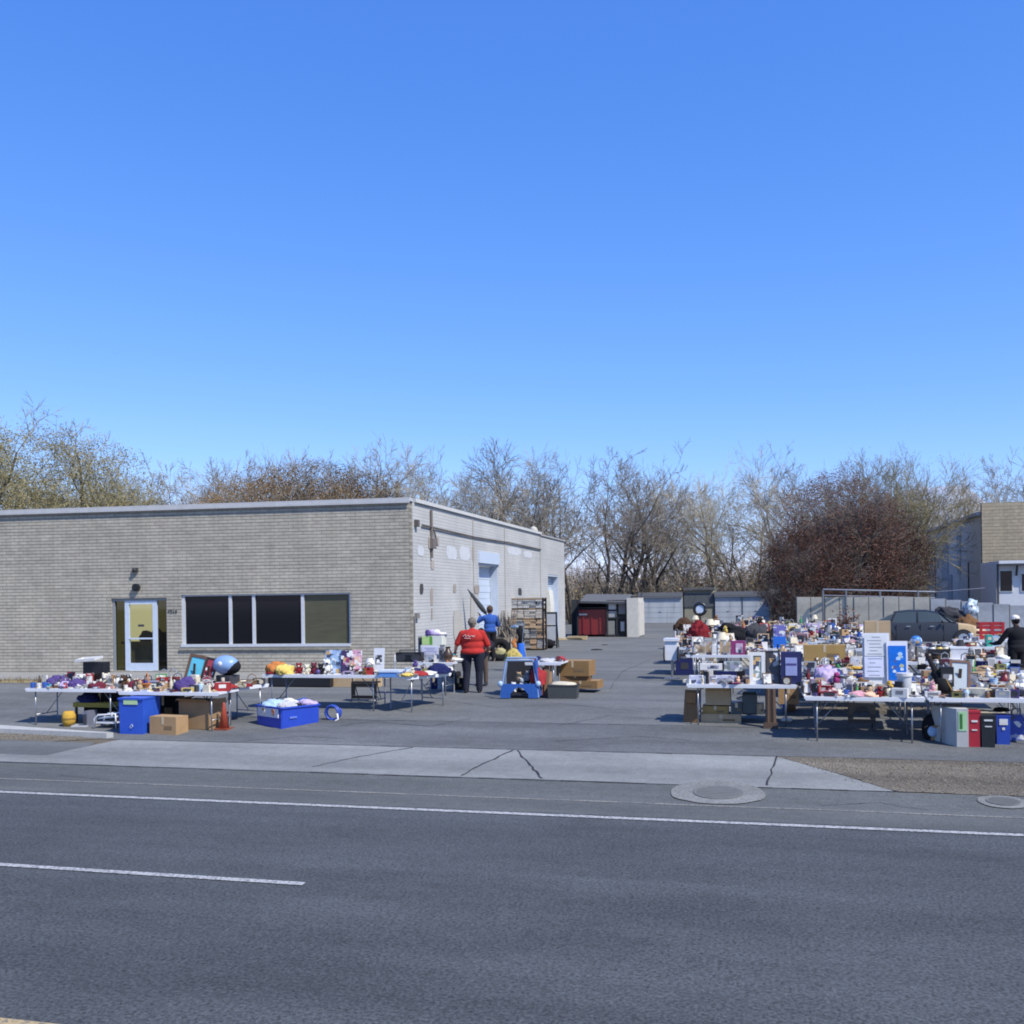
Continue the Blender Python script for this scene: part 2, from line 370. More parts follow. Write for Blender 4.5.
# pale joint between gutter and shoulder, slightly wandering
mb = MB(); x = -60.0; yo = 13.2
while x < 40:
    x2 = x + .5; y2 = 13.2 + .025 * noise.noise(Vector((x2 * .6, 0, 0)))
    wd = .025 + .02 * noise.noise(Vector((x2 * 1.7, 3, 0)))
    mb.add([(x, yo - wd, .0085), (x2, y2 - wd, .0085), (x2, y2 + wd, .0085), (x, yo + wd, .0085)], [(0, 1, 2, 3)]); x, yo = x2, y2
tag(mb.build('road_joint', M['joint']), kind='structure')
def crack(pts, wd=.018):
    mb = MB(); q = [at(*p) for p in pts]; seq = []
    for a, b in zip(q, q[1:]):
        for k in range(8):
            p = a.lerp(b, k / 8); seq.append(Vector((p.x + rnd.uniform(-.02, .02), p.y + rnd.uniform(-.02, .02))))
    seq.append(q[-1].xy)
    for a, b in zip(seq, seq[1:]):
        d = (b - a); n = Vector((-d.y, d.x)).normalized() * wd * rnd.uniform(.6, 1.2)
        mb.add([(*(p), zg(p.y) + .0125) for p in (a - n, b - n, b + n, a + n)], [(0, 1, 2, 3)])
    tag(mb.build('pavement_crack', M['crack']), kind='structure')
crack([(462, 776), (486, 763), (513, 750.8)]); crack([(517, 750.8), (530, 766), (542, 779)]); crack([(312, 767.5), (360, 757), (413, 748)], .014); crack([(767, 786), (777, 756.5)], .014)
def seam(y0, x0, x1, wd, lift, amp=.02):
    mb = MB(); x = x0; yp = y0
    while x < x1:
        x2 = x + .25; y2 = y0 + amp * noise.noise(Vector((x2 * .9, y0, 0))); w_ = wd * (.5 + abs(noise.noise(Vector((x2 * 2.3, y0, 4)))) * 1.6)
        mb.add([(a, b, zg(b) + lift) for a, b in ((x, yp - w_), (x2, y2 - w_), (x2, y2 + w_), (x, yp + w_))], [(0, 1, 2, 3)]); x, yp = x2, y2
    tag(mb.build('pavement_joint', M['crack']), kind='structure')
seam(14.3, -30, 1.6, .011, .0135); seam(16.2, -11.8, 9, .012, .0135); seam(12.37, -30, 8, .006, .010); seam(18.42, -12.2, 8, .008, .013, .05)
for pts, wd in (([(330, 728), (372, 722), (430, 727), (470, 719)], .007), ([(560, 726), (610, 716), (655, 719)], .006), ([(610, 690), (622, 672), (650, 660)], .006), ([(240, 742), (300, 737), (345, 739)], .007), ([(555, 742), (640, 737), (690, 741)], .007), ([(60, 775), (110, 781), (180, 783)], .005), ([(820, 806), (880, 803), (930, 811)], .005), ([(430, 700), (500, 708), (560, 704), (640, 712)], .006)): crack(pts, wd)
def manhole(cx, cy, r, rl, label):
    th = thing('manhole', label, 'manhole', (cx, cy, 0))
    mb = MB(); n = 40; nr = 8
    for q in range(nr + 1):
        for k in range(n):
            a_ = 2 * PI * k / n; w_ = r * (1 + .07 * noise.noise(Vector((math.cos(a_) * 2, math.sin(a_) * 2, cx)))) * max(.02, q / nr); x, y = w_ * math.cos(a_), w_ * math.sin(a_); mb.v.append((x, y, zg(cy + y) + .016))
    for q in range(nr):
        for k in range(n): a_ = q * n + k; b_ = q * n + (k + 1) % n; mb.f.append((a_, b_, b_ + n, a_ + n)); mb.m.append(0)
    mb.build('collar', M['collar'], th)
    mb = MB(); mb.lathe([(rl, .004), (rl, .012), (rl * .92, .012), (rl * .9, .009), (.01, .009)], 32, 0)
    for k in range(-3, 4):
        hw = math.sqrt(max(.01, (rl * .85) ** 2 - (k * rl * .24) ** 2)); mb.box((0, k * rl * .24, .011), (2 * hw, rl * .07, .006))
    o = mb.build('lid', cm((.135, .137, .132), 'card'), th); o.location.z = zg(cy) + .014; o.rotation_euler.x = math.atan(.5 / 6.9)
manhole(-.72, 13.93, .63, .34, 'round manhole in a pale concrete collar in front of the driveway')
manhole(2.86, 13.98, .3, .2, 'small round utility cover in the shoulder beside the gravel verge')
# loose stones
def stones(name, n, fn, label):
    mb = MB()
    for _ in range(n):
        x, y = fn(); s = rnd.uniform(.006, .018); z = zg(y) + .012
        mb.add([(x + s * math.cos(a) * rnd.uniform(.6, 1.2), y + s * math.sin(a) * rnd.uniform(.6, 1.2), z) for a in (0, 1.6, 3.1, 4.7)] + [(x + rnd.uniform(-.3, .3) * s, y, z + s * rnd.uniform(.5, 1.1))],
               [(0, 1, 4), (1, 2, 4), (2, 3, 4), (3, 0, 4)], rnd.choice((0, 0, 1, 2)))
    tag(mb.build(name, [cm((.15, .13, .1), 'card'), cm((.22, .195, .15), 'card'), cm((.08, .07, .05), 'card')]), label, 'gravel', kind='stuff')
def vf():
    while 1:
        y = rnd.uniform(14.35, 16.15); x = rnd.uniform(.1, 5.0)
        if x > 1.7 - (y - 14.3) * .82 - (rnd.expovariate(7) if rnd.random() < .25 else 0): return x, y - (rnd.expovariate(9) if y < 14.5 and rnd.random() < .3 else 0)
stones('gravel', 3200, vf, 'loose brown gravel and leaf litter on the verge')
stones('gravel', 700, lambda: (rnd.uniform(-15.5, -12.6), rnd.uniform(15.95, 16.45)), 'dark gravel between the white kerb and the asphalt')
stones('gravel', 900, lambda: (rnd.uniform(.9, 3.4), rnd.uniform(19.7, 21.2)), 'tan gravel patch showing under the front sale table')

# ------------------------------------------------------------------ main brick building
XW, YF, PHI = -10.24, 27.7, R(4.5)
ZB = .45; ZT = 5.62
bld = thing('brick_building', 'low flat-roofed building with grey brick front and white painted side wall', 'building', (XW, YF, 0))
BW = Matrix.Translation((XW, YF, 0)) @ Matrix.Rotation(PHI, 4, 'Z')
def fac(px, py):   # pixel -> local x, z on the front face
    d = ray(px, py); s, c = math.sin(PHI), math.cos(PHI)
    t = (XW * s - YF * c) / (d.x * s - d.y * c); p = BW.inverted() @ (d * t + Vector((0, 0, CAMH))); return p.x, p.z
def holes_wall(mb, u0, u1, z0, z1, holes, th, axis, mi=0):
    us = sorted({u0, u1, *[h[0] for h in holes], *[h[1] for h in holes]}); zs = sorted({z0, z1, *[h[2] for h in holes], *[h[3] for h in holes]})
    for a, b in zip(us, us[1:]):
        run = None
        for c, d in list(zip(zs, zs[1:])) + [(None, None)]:
            solid = c is not None and not any(h[0] <= (a + b) / 2 <= h[1] and h[2] <= (c + d) / 2 <= h[3] for h in holes)
            if solid: run = (run[0], d) if run else (c, d)
            elif run:
                lo, hi = run; run = None
                if axis == 'X': mb.box(((a + b) / 2, th / 2, (lo + hi) / 2), (b - a, th, hi - lo), mi)
                else: mb.box((-th / 2, (a + b) / 2, (lo + hi) / 2), (th, b - a, hi - lo), mi)
LW = 26
dx0, dz1 = fac(111, 598.5); dx1, _ = fac(166.5, 598); dz0 = .62
wx0, wz1 = fac(181, 595); wx1, wz0 = fac(351, 646)
mb = MB(); holes_wall(mb, -LW, 0, ZB, ZT, [(dx0, dx1, dz0, dz1), (wx0, wx1, wz0, wz1)], .3, 'X'); mb.build('front_wall', M['brick'], bld, rz=PHI)
mb = MB(); mb.box((-LW / 2, .13, ZT + .045), (LW + .08, .42, .10)); mb.box((-LW / 2, -.085, ZT - .03), (LW + .1, .02, .07)); mb.build('coping', M['coping'], bld, rz=PHI)
fr = thing('window', None, None); fr.parent = bld; fr.rotation_euler.z = PHI
mb = MB(); fw = .09
zc = (wz0 + wz1) / 2
for x in (wx0 + fw / 2, fac(229.5, 620)[0], fac(253, 620)[0], fac(302, 620)[0], wx1 - .03):
    mb.box((x, .1, zc), (fw if x < wx1 - .04 else .06, .1, wz1 - wz0))
mb.box(((wx0 + wx1) / 2, .1, wz1 - .02), (wx1 - wx0, .098, .05)); mb.box(((wx0 + wx1) / 2, .06, wz0 + .035), (wx1 - wx0, .24, .08)); mb.build('frame', M['aluframe'], fr)
xs = [wx0, fac(229.5, 620)[0], fac(253, 620)[0], fac(302, 620)[0], wx1]
for k in range(4):
    mb = MB(); mb.box(((xs[k] + xs[k + 1]) / 2, .12, zc), (xs[k + 1] - xs[k] - .02, .02, wz1 - wz0)); mb.build('pane', M['oliveglass'] if k == 3 else M['darkglass'], fr)
mb = MB(); mb.box(((wx0 + wx1) / 2, -.03, wz0 - .06), (wx1 - wx0 + .1, .06, .06)); mb.build('sill', M['brick'], fr)
# entrance
en = thing('entrance', None, None); en.parent = bld; en.rotation_euler.z = PHI
ex0, ex1 = fac(124, 640)[0], fac(156, 640)[0]
mb = MB()
for x, wd in ((dx0 + .04, .08), (dx1 - .02, .05)): mb.box((x, .12, (dz0 + dz1) / 2), (wd, .12, dz1 - dz0))
mb.box(((dx0 + dx1) / 2, .12, dz1 - .04), (dx1 - dx0, .118, .08)); mb.build('frame', cm((.22, .24, .25), 'gloss'), en)
mb = MB()
for x in (ex0 + .07, ex1 - .07): mb.box((x, .1, (dz0 + dz1) / 2 - .03), (.14, .07, dz1 - dz0 - .08))
mb.box(((ex0 + ex1) / 2, .1, dz1 - .13), (ex1 - ex0 - .28, .069, .12)); mb.box(((ex0 + ex1) / 2, .1, dz0 + .12), (ex1 - ex0 - .28, .069, .24)); mb.box(((ex0 + ex1) / 2, .085, 1.62), (ex1 - ex0 - .2, .05, .045))
dr = mb.build('door', M['bluewhite'], en)
mb = MB(); mb.box(((ex0 + ex1) / 2, .12, (dz0 + dz1) / 2), (ex1 - ex0 - .2, .01, dz1 - dz0 - .2)); mb.build('glass', M['glass'], dr)
mb = MB(); mb.box(((ex0 + ex1) / 2 - .02, .108, 2.02), (.2, .006, .07)); mb.build('sticker', cm('charcoal'), dr)
for a, b in ((dx0 + .08, ex0), (ex1, dx1 - .04)):
    mb = MB(); mb.box(((a + b) / 2, .13, (dz0 + dz1) / 2), (b - a, .012, dz1 - dz0 - .06)); mb.build('sidelight', M['glass_dim'] , en)
mb = MB(); cx = (dx0 + dx1) / 2
mb.box((cx, 1.35, 1.8), (4.4, .05, 2.5)); mb.build('room_wall', M['glow_wall'], en)
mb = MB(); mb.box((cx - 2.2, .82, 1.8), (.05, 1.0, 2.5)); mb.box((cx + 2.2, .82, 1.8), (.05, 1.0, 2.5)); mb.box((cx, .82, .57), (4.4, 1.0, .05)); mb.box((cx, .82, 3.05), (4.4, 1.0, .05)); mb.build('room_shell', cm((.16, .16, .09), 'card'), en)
mb = MB(); mb.box((cx, .95, 1.0), (1.9, .4, .85)); mb.box((cx, .95, 1.46), (2.1, .46, .06)); mb.build('counter', cm((.13, .11, .06), 'wood'), en)
mb = MB(); mb.blob((cx - .3, .95, 1.64), (.24, .16, .2), .3, 2, 3); mb.blob((cx + .05, .95, 1.67), (.18, .14, .24), .3, 2, 5); mb.box((cx + .3, .95, 1.64), (.18, .2, .3)); mb.build('parcel', cm((.06, .05, .035), 'cloth'), en)
# fittings on the front
x, z = fac(136, 570); mb = MB(); mb.box((x, -.04, z), (.16, .08, .14)); mb.tube([(x, -.07, z), (x - .01, -.13, z - .03)], .06, 10); mb.build('camera_light', cm('charcoal'), bld, rz=PHI)
x, z = fac(137, 587.5); mb = MB(); mb.tube([(x, 0, z), (x, -.1, z)], .12, 16); mb.tube([(x, -.1, z), (x, -.13, z)], .07, 12); mb.build('alarm_bell', cm('black'), bld, rz=PHI)
x, z = fac(172.5, 611.5)
fc = bpy.data.curves.new('house_number', 'FONT'); fc.body = '1214'; fc.size = .16; fc.extrude = .01; fc.align_x = 'CENTER'
fo = bpy.data.objects.new('house_number', fc); COL.objects.link(fo); dg = bpy.context.evaluated_depsgraph_get()
me = bpy.data.meshes.new_from_object(fo.evaluated_get(dg)); bpy.data.objects.remove(fo); me.materials.clear(); me.materials.append(cm('charcoal'))
fo = bpy.data.objects.new('house_number', me); COL.objects.link(fo); fo.parent = bld; fo.matrix_local = Matrix.Rotation(PHI, 4, 'Z') @ Matrix.Translation((x, -.015, z - .05)) @ Matrix.Rotation(PI / 2, 4, 'X')
# side wall, local to (XW,YF): y along the wall
SY = lambda px, py: onX(px, py, XW).y - YF
SZ = lambda px, py: onX(px, py, XW).z
L2 = 22.9
d1 = (SY(479, 600), SY(498.5, 600), .5, 4.02); d2 = (SY(548, 590), SY(558.5, 590), .5, 3.8)
Ls = SY(540.5, 600)
mb = MB(); holes_wall(mb, .3, Ls, ZB, ZT - .01, [d1], .32, 'Y')
mb.build('side_wall', M['painted'], bld)
mb = MB(); holes_wall(mb, Ls, L2, ZB, ZT - .06, [d2], .34, 'Y')
mb.box((-9, L2 - .1, 3), (17.3, .2, 5)); mb.build('rear_wall', M['painted'], bld)
mb = MB(); mb.box((-.1, Ls / 2 + .3, ZT + .05), (.34, Ls - .3, .11)); mb.build('coping', cm((.5, .5, .48), 'card'), bld)
mb = MB(); mb.box((-.12, (Ls + L2) / 2, ZT - .02), (.36, L2 - Ls, .06)); mb.build('coping', cm((.36, .36, .35), 'card'), bld)
mb = MB(); mb.box((-LW / 2 - .3, L2 / 2 - .3, ZT - .4), (LW - .8, L2 - 1.6, .1)); mb.build('roof', M['roof'], bld, rz=PHI)
for (a, b, lo, hi) in (d1, d2):
    dd = thing('loading_door', None, None); dd.parent = bld
    mb = MB(); n = 14
    for k in range(n):
        h = (hi - lo - .1) / n; mb.box((-.34 - (.012 if k % 2 else 0), (a + b) / 2, lo + h * (k + .5)), (.05, b - a - .06, h - .012))
    mb.build('shutter', M['bluewhite'], dd)
    mb = MB(); mb.box((-.16, b - .035, (lo + hi) / 2), (.3, .07, hi - lo)); mb.box((-.16, a + .035, (lo + hi) / 2), (.3, .07, hi - lo)); mb.box((-.16, (a + b) / 2, hi - .04), (.298, b - a - .14, .08)); mb.build('frame', cm((.48, .53, .6), 'gloss'), dd)
mb = MB(); mb.box((.03, (d1[0] + d1[1]) / 2, 4.22), (.06, d1[1] - d1[0] + .1, .42)); mb.build('shutter_box', M['bluewhite'], bld)
for px in (473, 504.5, 540): y = SY(px, 560); mb = MB(); mb.box((.012, y, 3.0), (.026, .05, 5.1)); mb.build('wall_joint', cm((.33, .31, .28), 'card'), bld)
mb = MB(); y0 = SY(415, 524); z0 = SZ(415, 524); y1 = SY(540, 549.5)
mb.tube([(.05, y0 + .5, z0), (.05, y0 + 6, z0 - .06), (.05, y0 + 11, z0 - .02), (.05, y1, z0 - .05)], .028, 6); mb.box((.06, y0, z0 + .02), (.12, .18, .2)); mb.build('conduit', cm((.1, .09, .085), 'card'), bld)
mb = MB(); y = SY(430, 520)
mb.tube([(.05, y, 5.5), (.05, y, 4.0)], .045, 6); mb.box((.07, y + .05, 4.45), (.14, .3, .3)); mb.tube([(.05, y + .25, 4.9), (.06, y + .5, 4.4)], .03, 5); mb.build('downpipe', cm((.16, .14, .13), 'card'), bld)
# stains, repaint patches (flat paint on the wall, part of the wall's own wear)
STM = [cm((.5, .51, .52), 'card'), cm((.3, .26, .22), 'card'), cm((.36, .32, .28), 'card'), cm((.06, .06, .06), 'card'), cm((.4, .38, .34), 'card')]
def patch(px0, py0, px1, py1, mi, k=0):
    a, b = onX(px0, py0, XW), onX(px1, py1, XW); y0, y1 = a.y - YF, b.y - YF; z1, z0 = a.z, min(a.z - .3, b.z); n = 14; ps = []
    for i in range(n):
        t = 2 * PI * i / n; rr = 1 + .25 * noise.noise(Vector((i * 1.7, px0, k)))
        c, s = math.cos(t), math.sin(t); q = 1 / max(abs(c), abs(s)) ** .7
        ps.append((.004 + .001 * k, (y0 + y1) / 2 + (y1 - y0) / 2 * c * q * rr, (z0 + z1) / 2 + (z1 - z0) / 2 * s * q * rr))
    mb = MB(); mb.add(ps, [tuple(range(n))]); mb.build('wall_stain', STM[mi], bld)
patch(446, 545, 457, 560, 0); patch(459, 546, 470, 561, 0, 1); patch(507, 546, 521, 556, 0, 2); patch(523, 550, 532, 558, 0, 3); patch(417, 545, 424, 556, 0, 4)
patch(430, 588, 433, 606, 1, 5); patch(431, 608, 432.5, 620, 1, 6); patch(453, 584, 456, 592, 1, 7); patch(472, 545, 474.5, 562, 2, 8); patch(437, 536, 439, 545, 2, 9); patch(430.5, 560, 434, 566, 2, 10)
patch(419.5, 584, 423, 591, 3, 11); patch(518, 588, 521.5, 595, 3, 12); patch(453, 610, 462, 640, 4, 13); patch(428, 536, 431, 549, 2, 14); patch(474, 585, 479, 591, 1, 15); patch(470, 592, 474, 640, 4, 16)
mb = MB(); y = SY(413, 620); mb.box((.05, .45, SZ(413, 616)), (.1, .22, .16)); mb.tube([(.03, .3, SZ(413, 616)), (.03, .3, .6)], .02, 6); mb.build('meter_box', cm((.2, .19, .18), 'card'), bld)
mb = MB(); mb.blob((-.25, Ls - .1, ZT + .16), (.2, .24, .2), .15, 1, 2, 0, 3); mb.build('roof_vent', cm((.42, .4, .34), 'cloth'), bld, True)
# strip along the front
def loc_f(x, y): p = BW @ Vector((x, y, 0)); return (p.x, p.y)
sheet('footpath', [loc_f(-LW, -.0), loc_f(-LW, -3.0), loc_f(0, -2.4), loc_f(0, 0)], .010, M['strip'])
sheet('flower_bed', [loc_f(-LW, -3.0), loc_f(-LW, -3.75), loc_f(-9, -3.6), loc_f(-8.6, -2.8)], .012, M['garden'])
mb = MB()
for _ in range(900):
    x = rnd.uniform(-16, -8.7); y = rnd.uniform(-3.65, -2.9); X, Y = loc_f(x, y); h = rnd.uniform(.05, .2); a = rnd.uniform(0, 6.28); z = zg(Y)
    mb.add([(X, Y, z), (X + .02 * math.cos(a), Y + .02 * math.sin(a), z), (X + rnd.uniform(-.08, .08), Y + rnd.uniform(-.08, .08), z + h)], [(0, 1, 2)])
tag(mb.build('grass', M['leaf_straw']), 'dry straw coloured grass edging in front of the brick wall', 'grass', kind='stuff')

# ------------------------------------------------------------------ trees
def gen_tree(seed, stems=1, spread=.3, ang=(22, 48), kids=(6, 6, 5, 5), leaf=0, leafsize=.14, up=.10, segw=.115, base=.3, trunk_r=.2, leafz=(0, 9), lspread=.28, crown=None, twigmin=.0095, lrange=(.45, .72)):
    r = random.Random(seed); tk, cr = MB(), MB(); ends = []
    def grow(p, d, L, rad, lev):
        n = (6, 4, 3, 2, 1, 1)[lev]; pts = [p.copy()]; rr = [rad]; dirs = [d.copy()]
        tip = rad * (.45 if lev == 0 else .35)
        for i in range(n):
            d = (d + Vector((r.gauss(0, segw), r.gauss(0, segw), r.gauss(0, segw) + up))).normalized(); p = p + d * (L / n); pts.append(p.copy()); dirs.append(d.copy()); rr.append(rad + (tip - rad) * (i + 1) / n)
        if lev <= 1: tk.tube(pts, rr, 6 if lev == 0 else 5, 0, False)
        else: cr.tube(pts, rr, 3, 0, False)
        if lev >= 3: ends.append(p)
        if lev >= len(kids): return
        for k in range(kids[lev]):
            t = base + (1 - base) * (k + r.random()) / kids[lev] if lev == 0 else .2 + .8 * (k + r.random()) / kids[lev]
            if k == kids[lev] - 1: t = 1.0
            i = min(n - 1, int(t * n)); f = t * n - i; q = pts[i].lerp(pts[i + 1], min(1, f)); dd = dirs[i + 1]
            a = R(r.uniform(*ang)) * (.4 if t == 1.0 else 1); ax = dd.orthogonal().normalized(); ax.rotate(Matrix.Rotation(r.uniform(0, 2 * PI), 3, dd)); nd = dd.copy(); nd.rotate(Matrix.Rotation(a, 3, ax))
            grow(q, nd, L * r.uniform(*lrange) * (.72 if t == 1.0 else 1), max(twigmin, (rr[i] * (1 - f) + rr[i + 1] * f) * r.uniform(.5, .74)), lev + 1)
    for s_ in range(stems):
        a = 2 * PI * (s_ + r.random() * .7) / stems; tl = spread * r.uniform(.5, 1.2) if stems > 1 else .06
        grow(Vector((math.cos(a) * .15 * (stems > 1), math.sin(a) * .15 * (stems > 1), -.1)), Vector((math.cos(a) * tl, math.sin(a) * tl, 1)).normalized(), 5.2 * r.uniform(.8, 1.1), trunk_r * (1 if stems == 1 else .7), 0)
    lm = MB()
    zt = max(p.z for p in ends)
    lo_, hi_ = leafz[0] * zt, leafz[1] * zt; ends = [p for p in ends if lo_ <= p.z <= hi_ and (r.random() < .25 + .75 * p.z / zt)] or ends
    for _ in range(leaf if crown else 0):
        cz, rx, rz_ = crown
        d = Vector((r.gauss(0, 1), r.gauss(0, 1), r.gauss(0, 1))).normalized() * r.random() ** .36
        k = 1 + .22 * noise.noise(d * 2.2 + Vector((seed, 0, 0))); q = Vector((d.x * rx * k, d.y * rx * k, cz + d.z * rz_ * k)) * zt
        if noise.noise(q * .95 + Vector((seed * 3, 1, 2))) + .5 * noise.noise(q * 2.6) < -.08 + .25 * (r.random() - .5): continue
        for _k in range(3):
            q2 = q + Vector((r.gauss(0, .1), r.gauss(0, .1), r.gauss(0, .1))); u = Vector((r.gauss(0, 1), r.gauss(0, 1), r.gauss(0, 1))).normalized(); v_ = u.orthogonal().normalized(); s = leafsize * r.uniform(.5, 1.3)
            lm.add([q2 - u * s, q2 + v_ * s * .55, q2 + u * s, q2 - v_ * s * .55], [(0, 1, 2, 3)], 1)
    for _ in range(0 if crown else leaf):
        p = r.choice(ends)
        for _k in range(3):
            q = p + Vector((r.gauss(0, lspread), r.gauss(0, lspread), r.gauss(0, lspread * .8)))
            if not (leafz[0] * zt <= q.z <= leafz[1] * zt): continue
            u = Vector((r.gauss(0, 1), r.gauss(0, 1), r.gauss(0, 1))).normalized(); v_ = u.orthogonal().normalized(); s = leafsize * r.uniform(.5, 1.3)
            lm.add([q - u * s, q + v_ * s * .55, q + u * s, q - v_ * s * .55], [(0, 1, 2, 3)], 1)
    return tk, cr, lm, zt
PROTO = {}
def proto(key, barkm, twigm, leafm=None, **kw):
    tk, cr, lm, zt = gen_tree(**kw)
    cr.add(lm.v, lm.f, 1) if lm.v else None
    mm = [M[twigm]] + ([M[leafm]] if leafm else [])
    PROTO[key] = (tk.mesh('trunk', [M[barkm]], True), cr.mesh('crown', mm), zt)
TW = dict(kids=(7, 5, 5, 4, 3))
T3 = dict(kids=(6, 5, 4, 4, 3))
TW = dict(kids=(8, 5, 5, 4, 3))
proto('bare_a', 'bark', 'twig', seed=1, stems=2, spread=.3, trunk_r=.16, up=.03, ang=(26, 56), **T3)
proto('bare_b', 'bark_dark', 'twig_dark', seed=2, stems=2, spread=.3, trunk_r=.15, up=.03, ang=(26, 58), **T3)
proto('bare_c', 'bark_pale', 'twig_pale', seed=3, stems=1, trunk_r=.15, ang=(26, 54), up=.04, **TW)
proto('bare_d', 'bark', 'twig', seed=4, stems=1, trunk_r=.17, ang=(30, 62), up=.03, base=.35, **TW)
proto('bare_e', 'bark_dark', 'twig', seed=15, stems=1, spread=.22, trunk_r=.15, up=.04, ang=(26, 58), base=.3, **TW)
proto('bare_f', 'bark_pale', 'twig_pale', seed=6, stems=4, spread=.38, trunk_r=.12, ang=(24, 54), up=.04, kids=(5, 5, 4, 4, 3))
proto('budding', 'bark_dark', 'twig_olive', 'leaf_olive', seed=7, stems=2, spread=.4, trunk_r=.42, ang=(30, 65), up=.03, leaf=17000, leafsize=.036, kids=(7, 6, 5, 5, 3), crown=(.6, .5, .3))
proto('brown', 'bark_dark', 'twig_dark', 'leaf_brown', seed=8, stems=5, spread=.42, trunk_r=.16, ang=(30, 66), up=.045, leaf=30000, leafsize=.05, kids=(6, 5, 5, 4, 2), base=.12, crown=(.5, .46, .46))
proto('brown_thin', 'bark', 'twig_olive', 'leaf_straw', seed=9, stems=4, spread=.38, trunk_r=.16, ang=(24, 54), up=.06, leaf=1200, leafsize=.028, kids=(6, 5, 5, 4, 3), base=.15)
proto('rust', 'bark_dark', 'twig', 'leaf_rust', seed=10, stems=6, spread=.42, trunk_r=.1, ang=(20, 52), up=.08, leaf=22000, leafsize=.036, kids=(5, 5, 5, 3, 2), base=.12, crown=(.6, .42, .36))
def tree(px, pytop, Y, key, label, rz, wide=1.0, name='bare_tree', base_px=None, group='bare trees behind the lot'):
    top = onY(px, pytop, Y); tm, cmh, zt = PROTO[key]; s = (top.z - .57) / zt
    o = thing(name, label, 'tree', (top.x, Y, .57), rz, group); o.scale = (s * wide, s * wide, s)
    for nm, me in (('trunk', tm), ('crown', cmh)):
        c = bpy.data.objects.new(nm, me); COL.objects.link(c); c.parent = o
    return o
B = 'bare_tree'
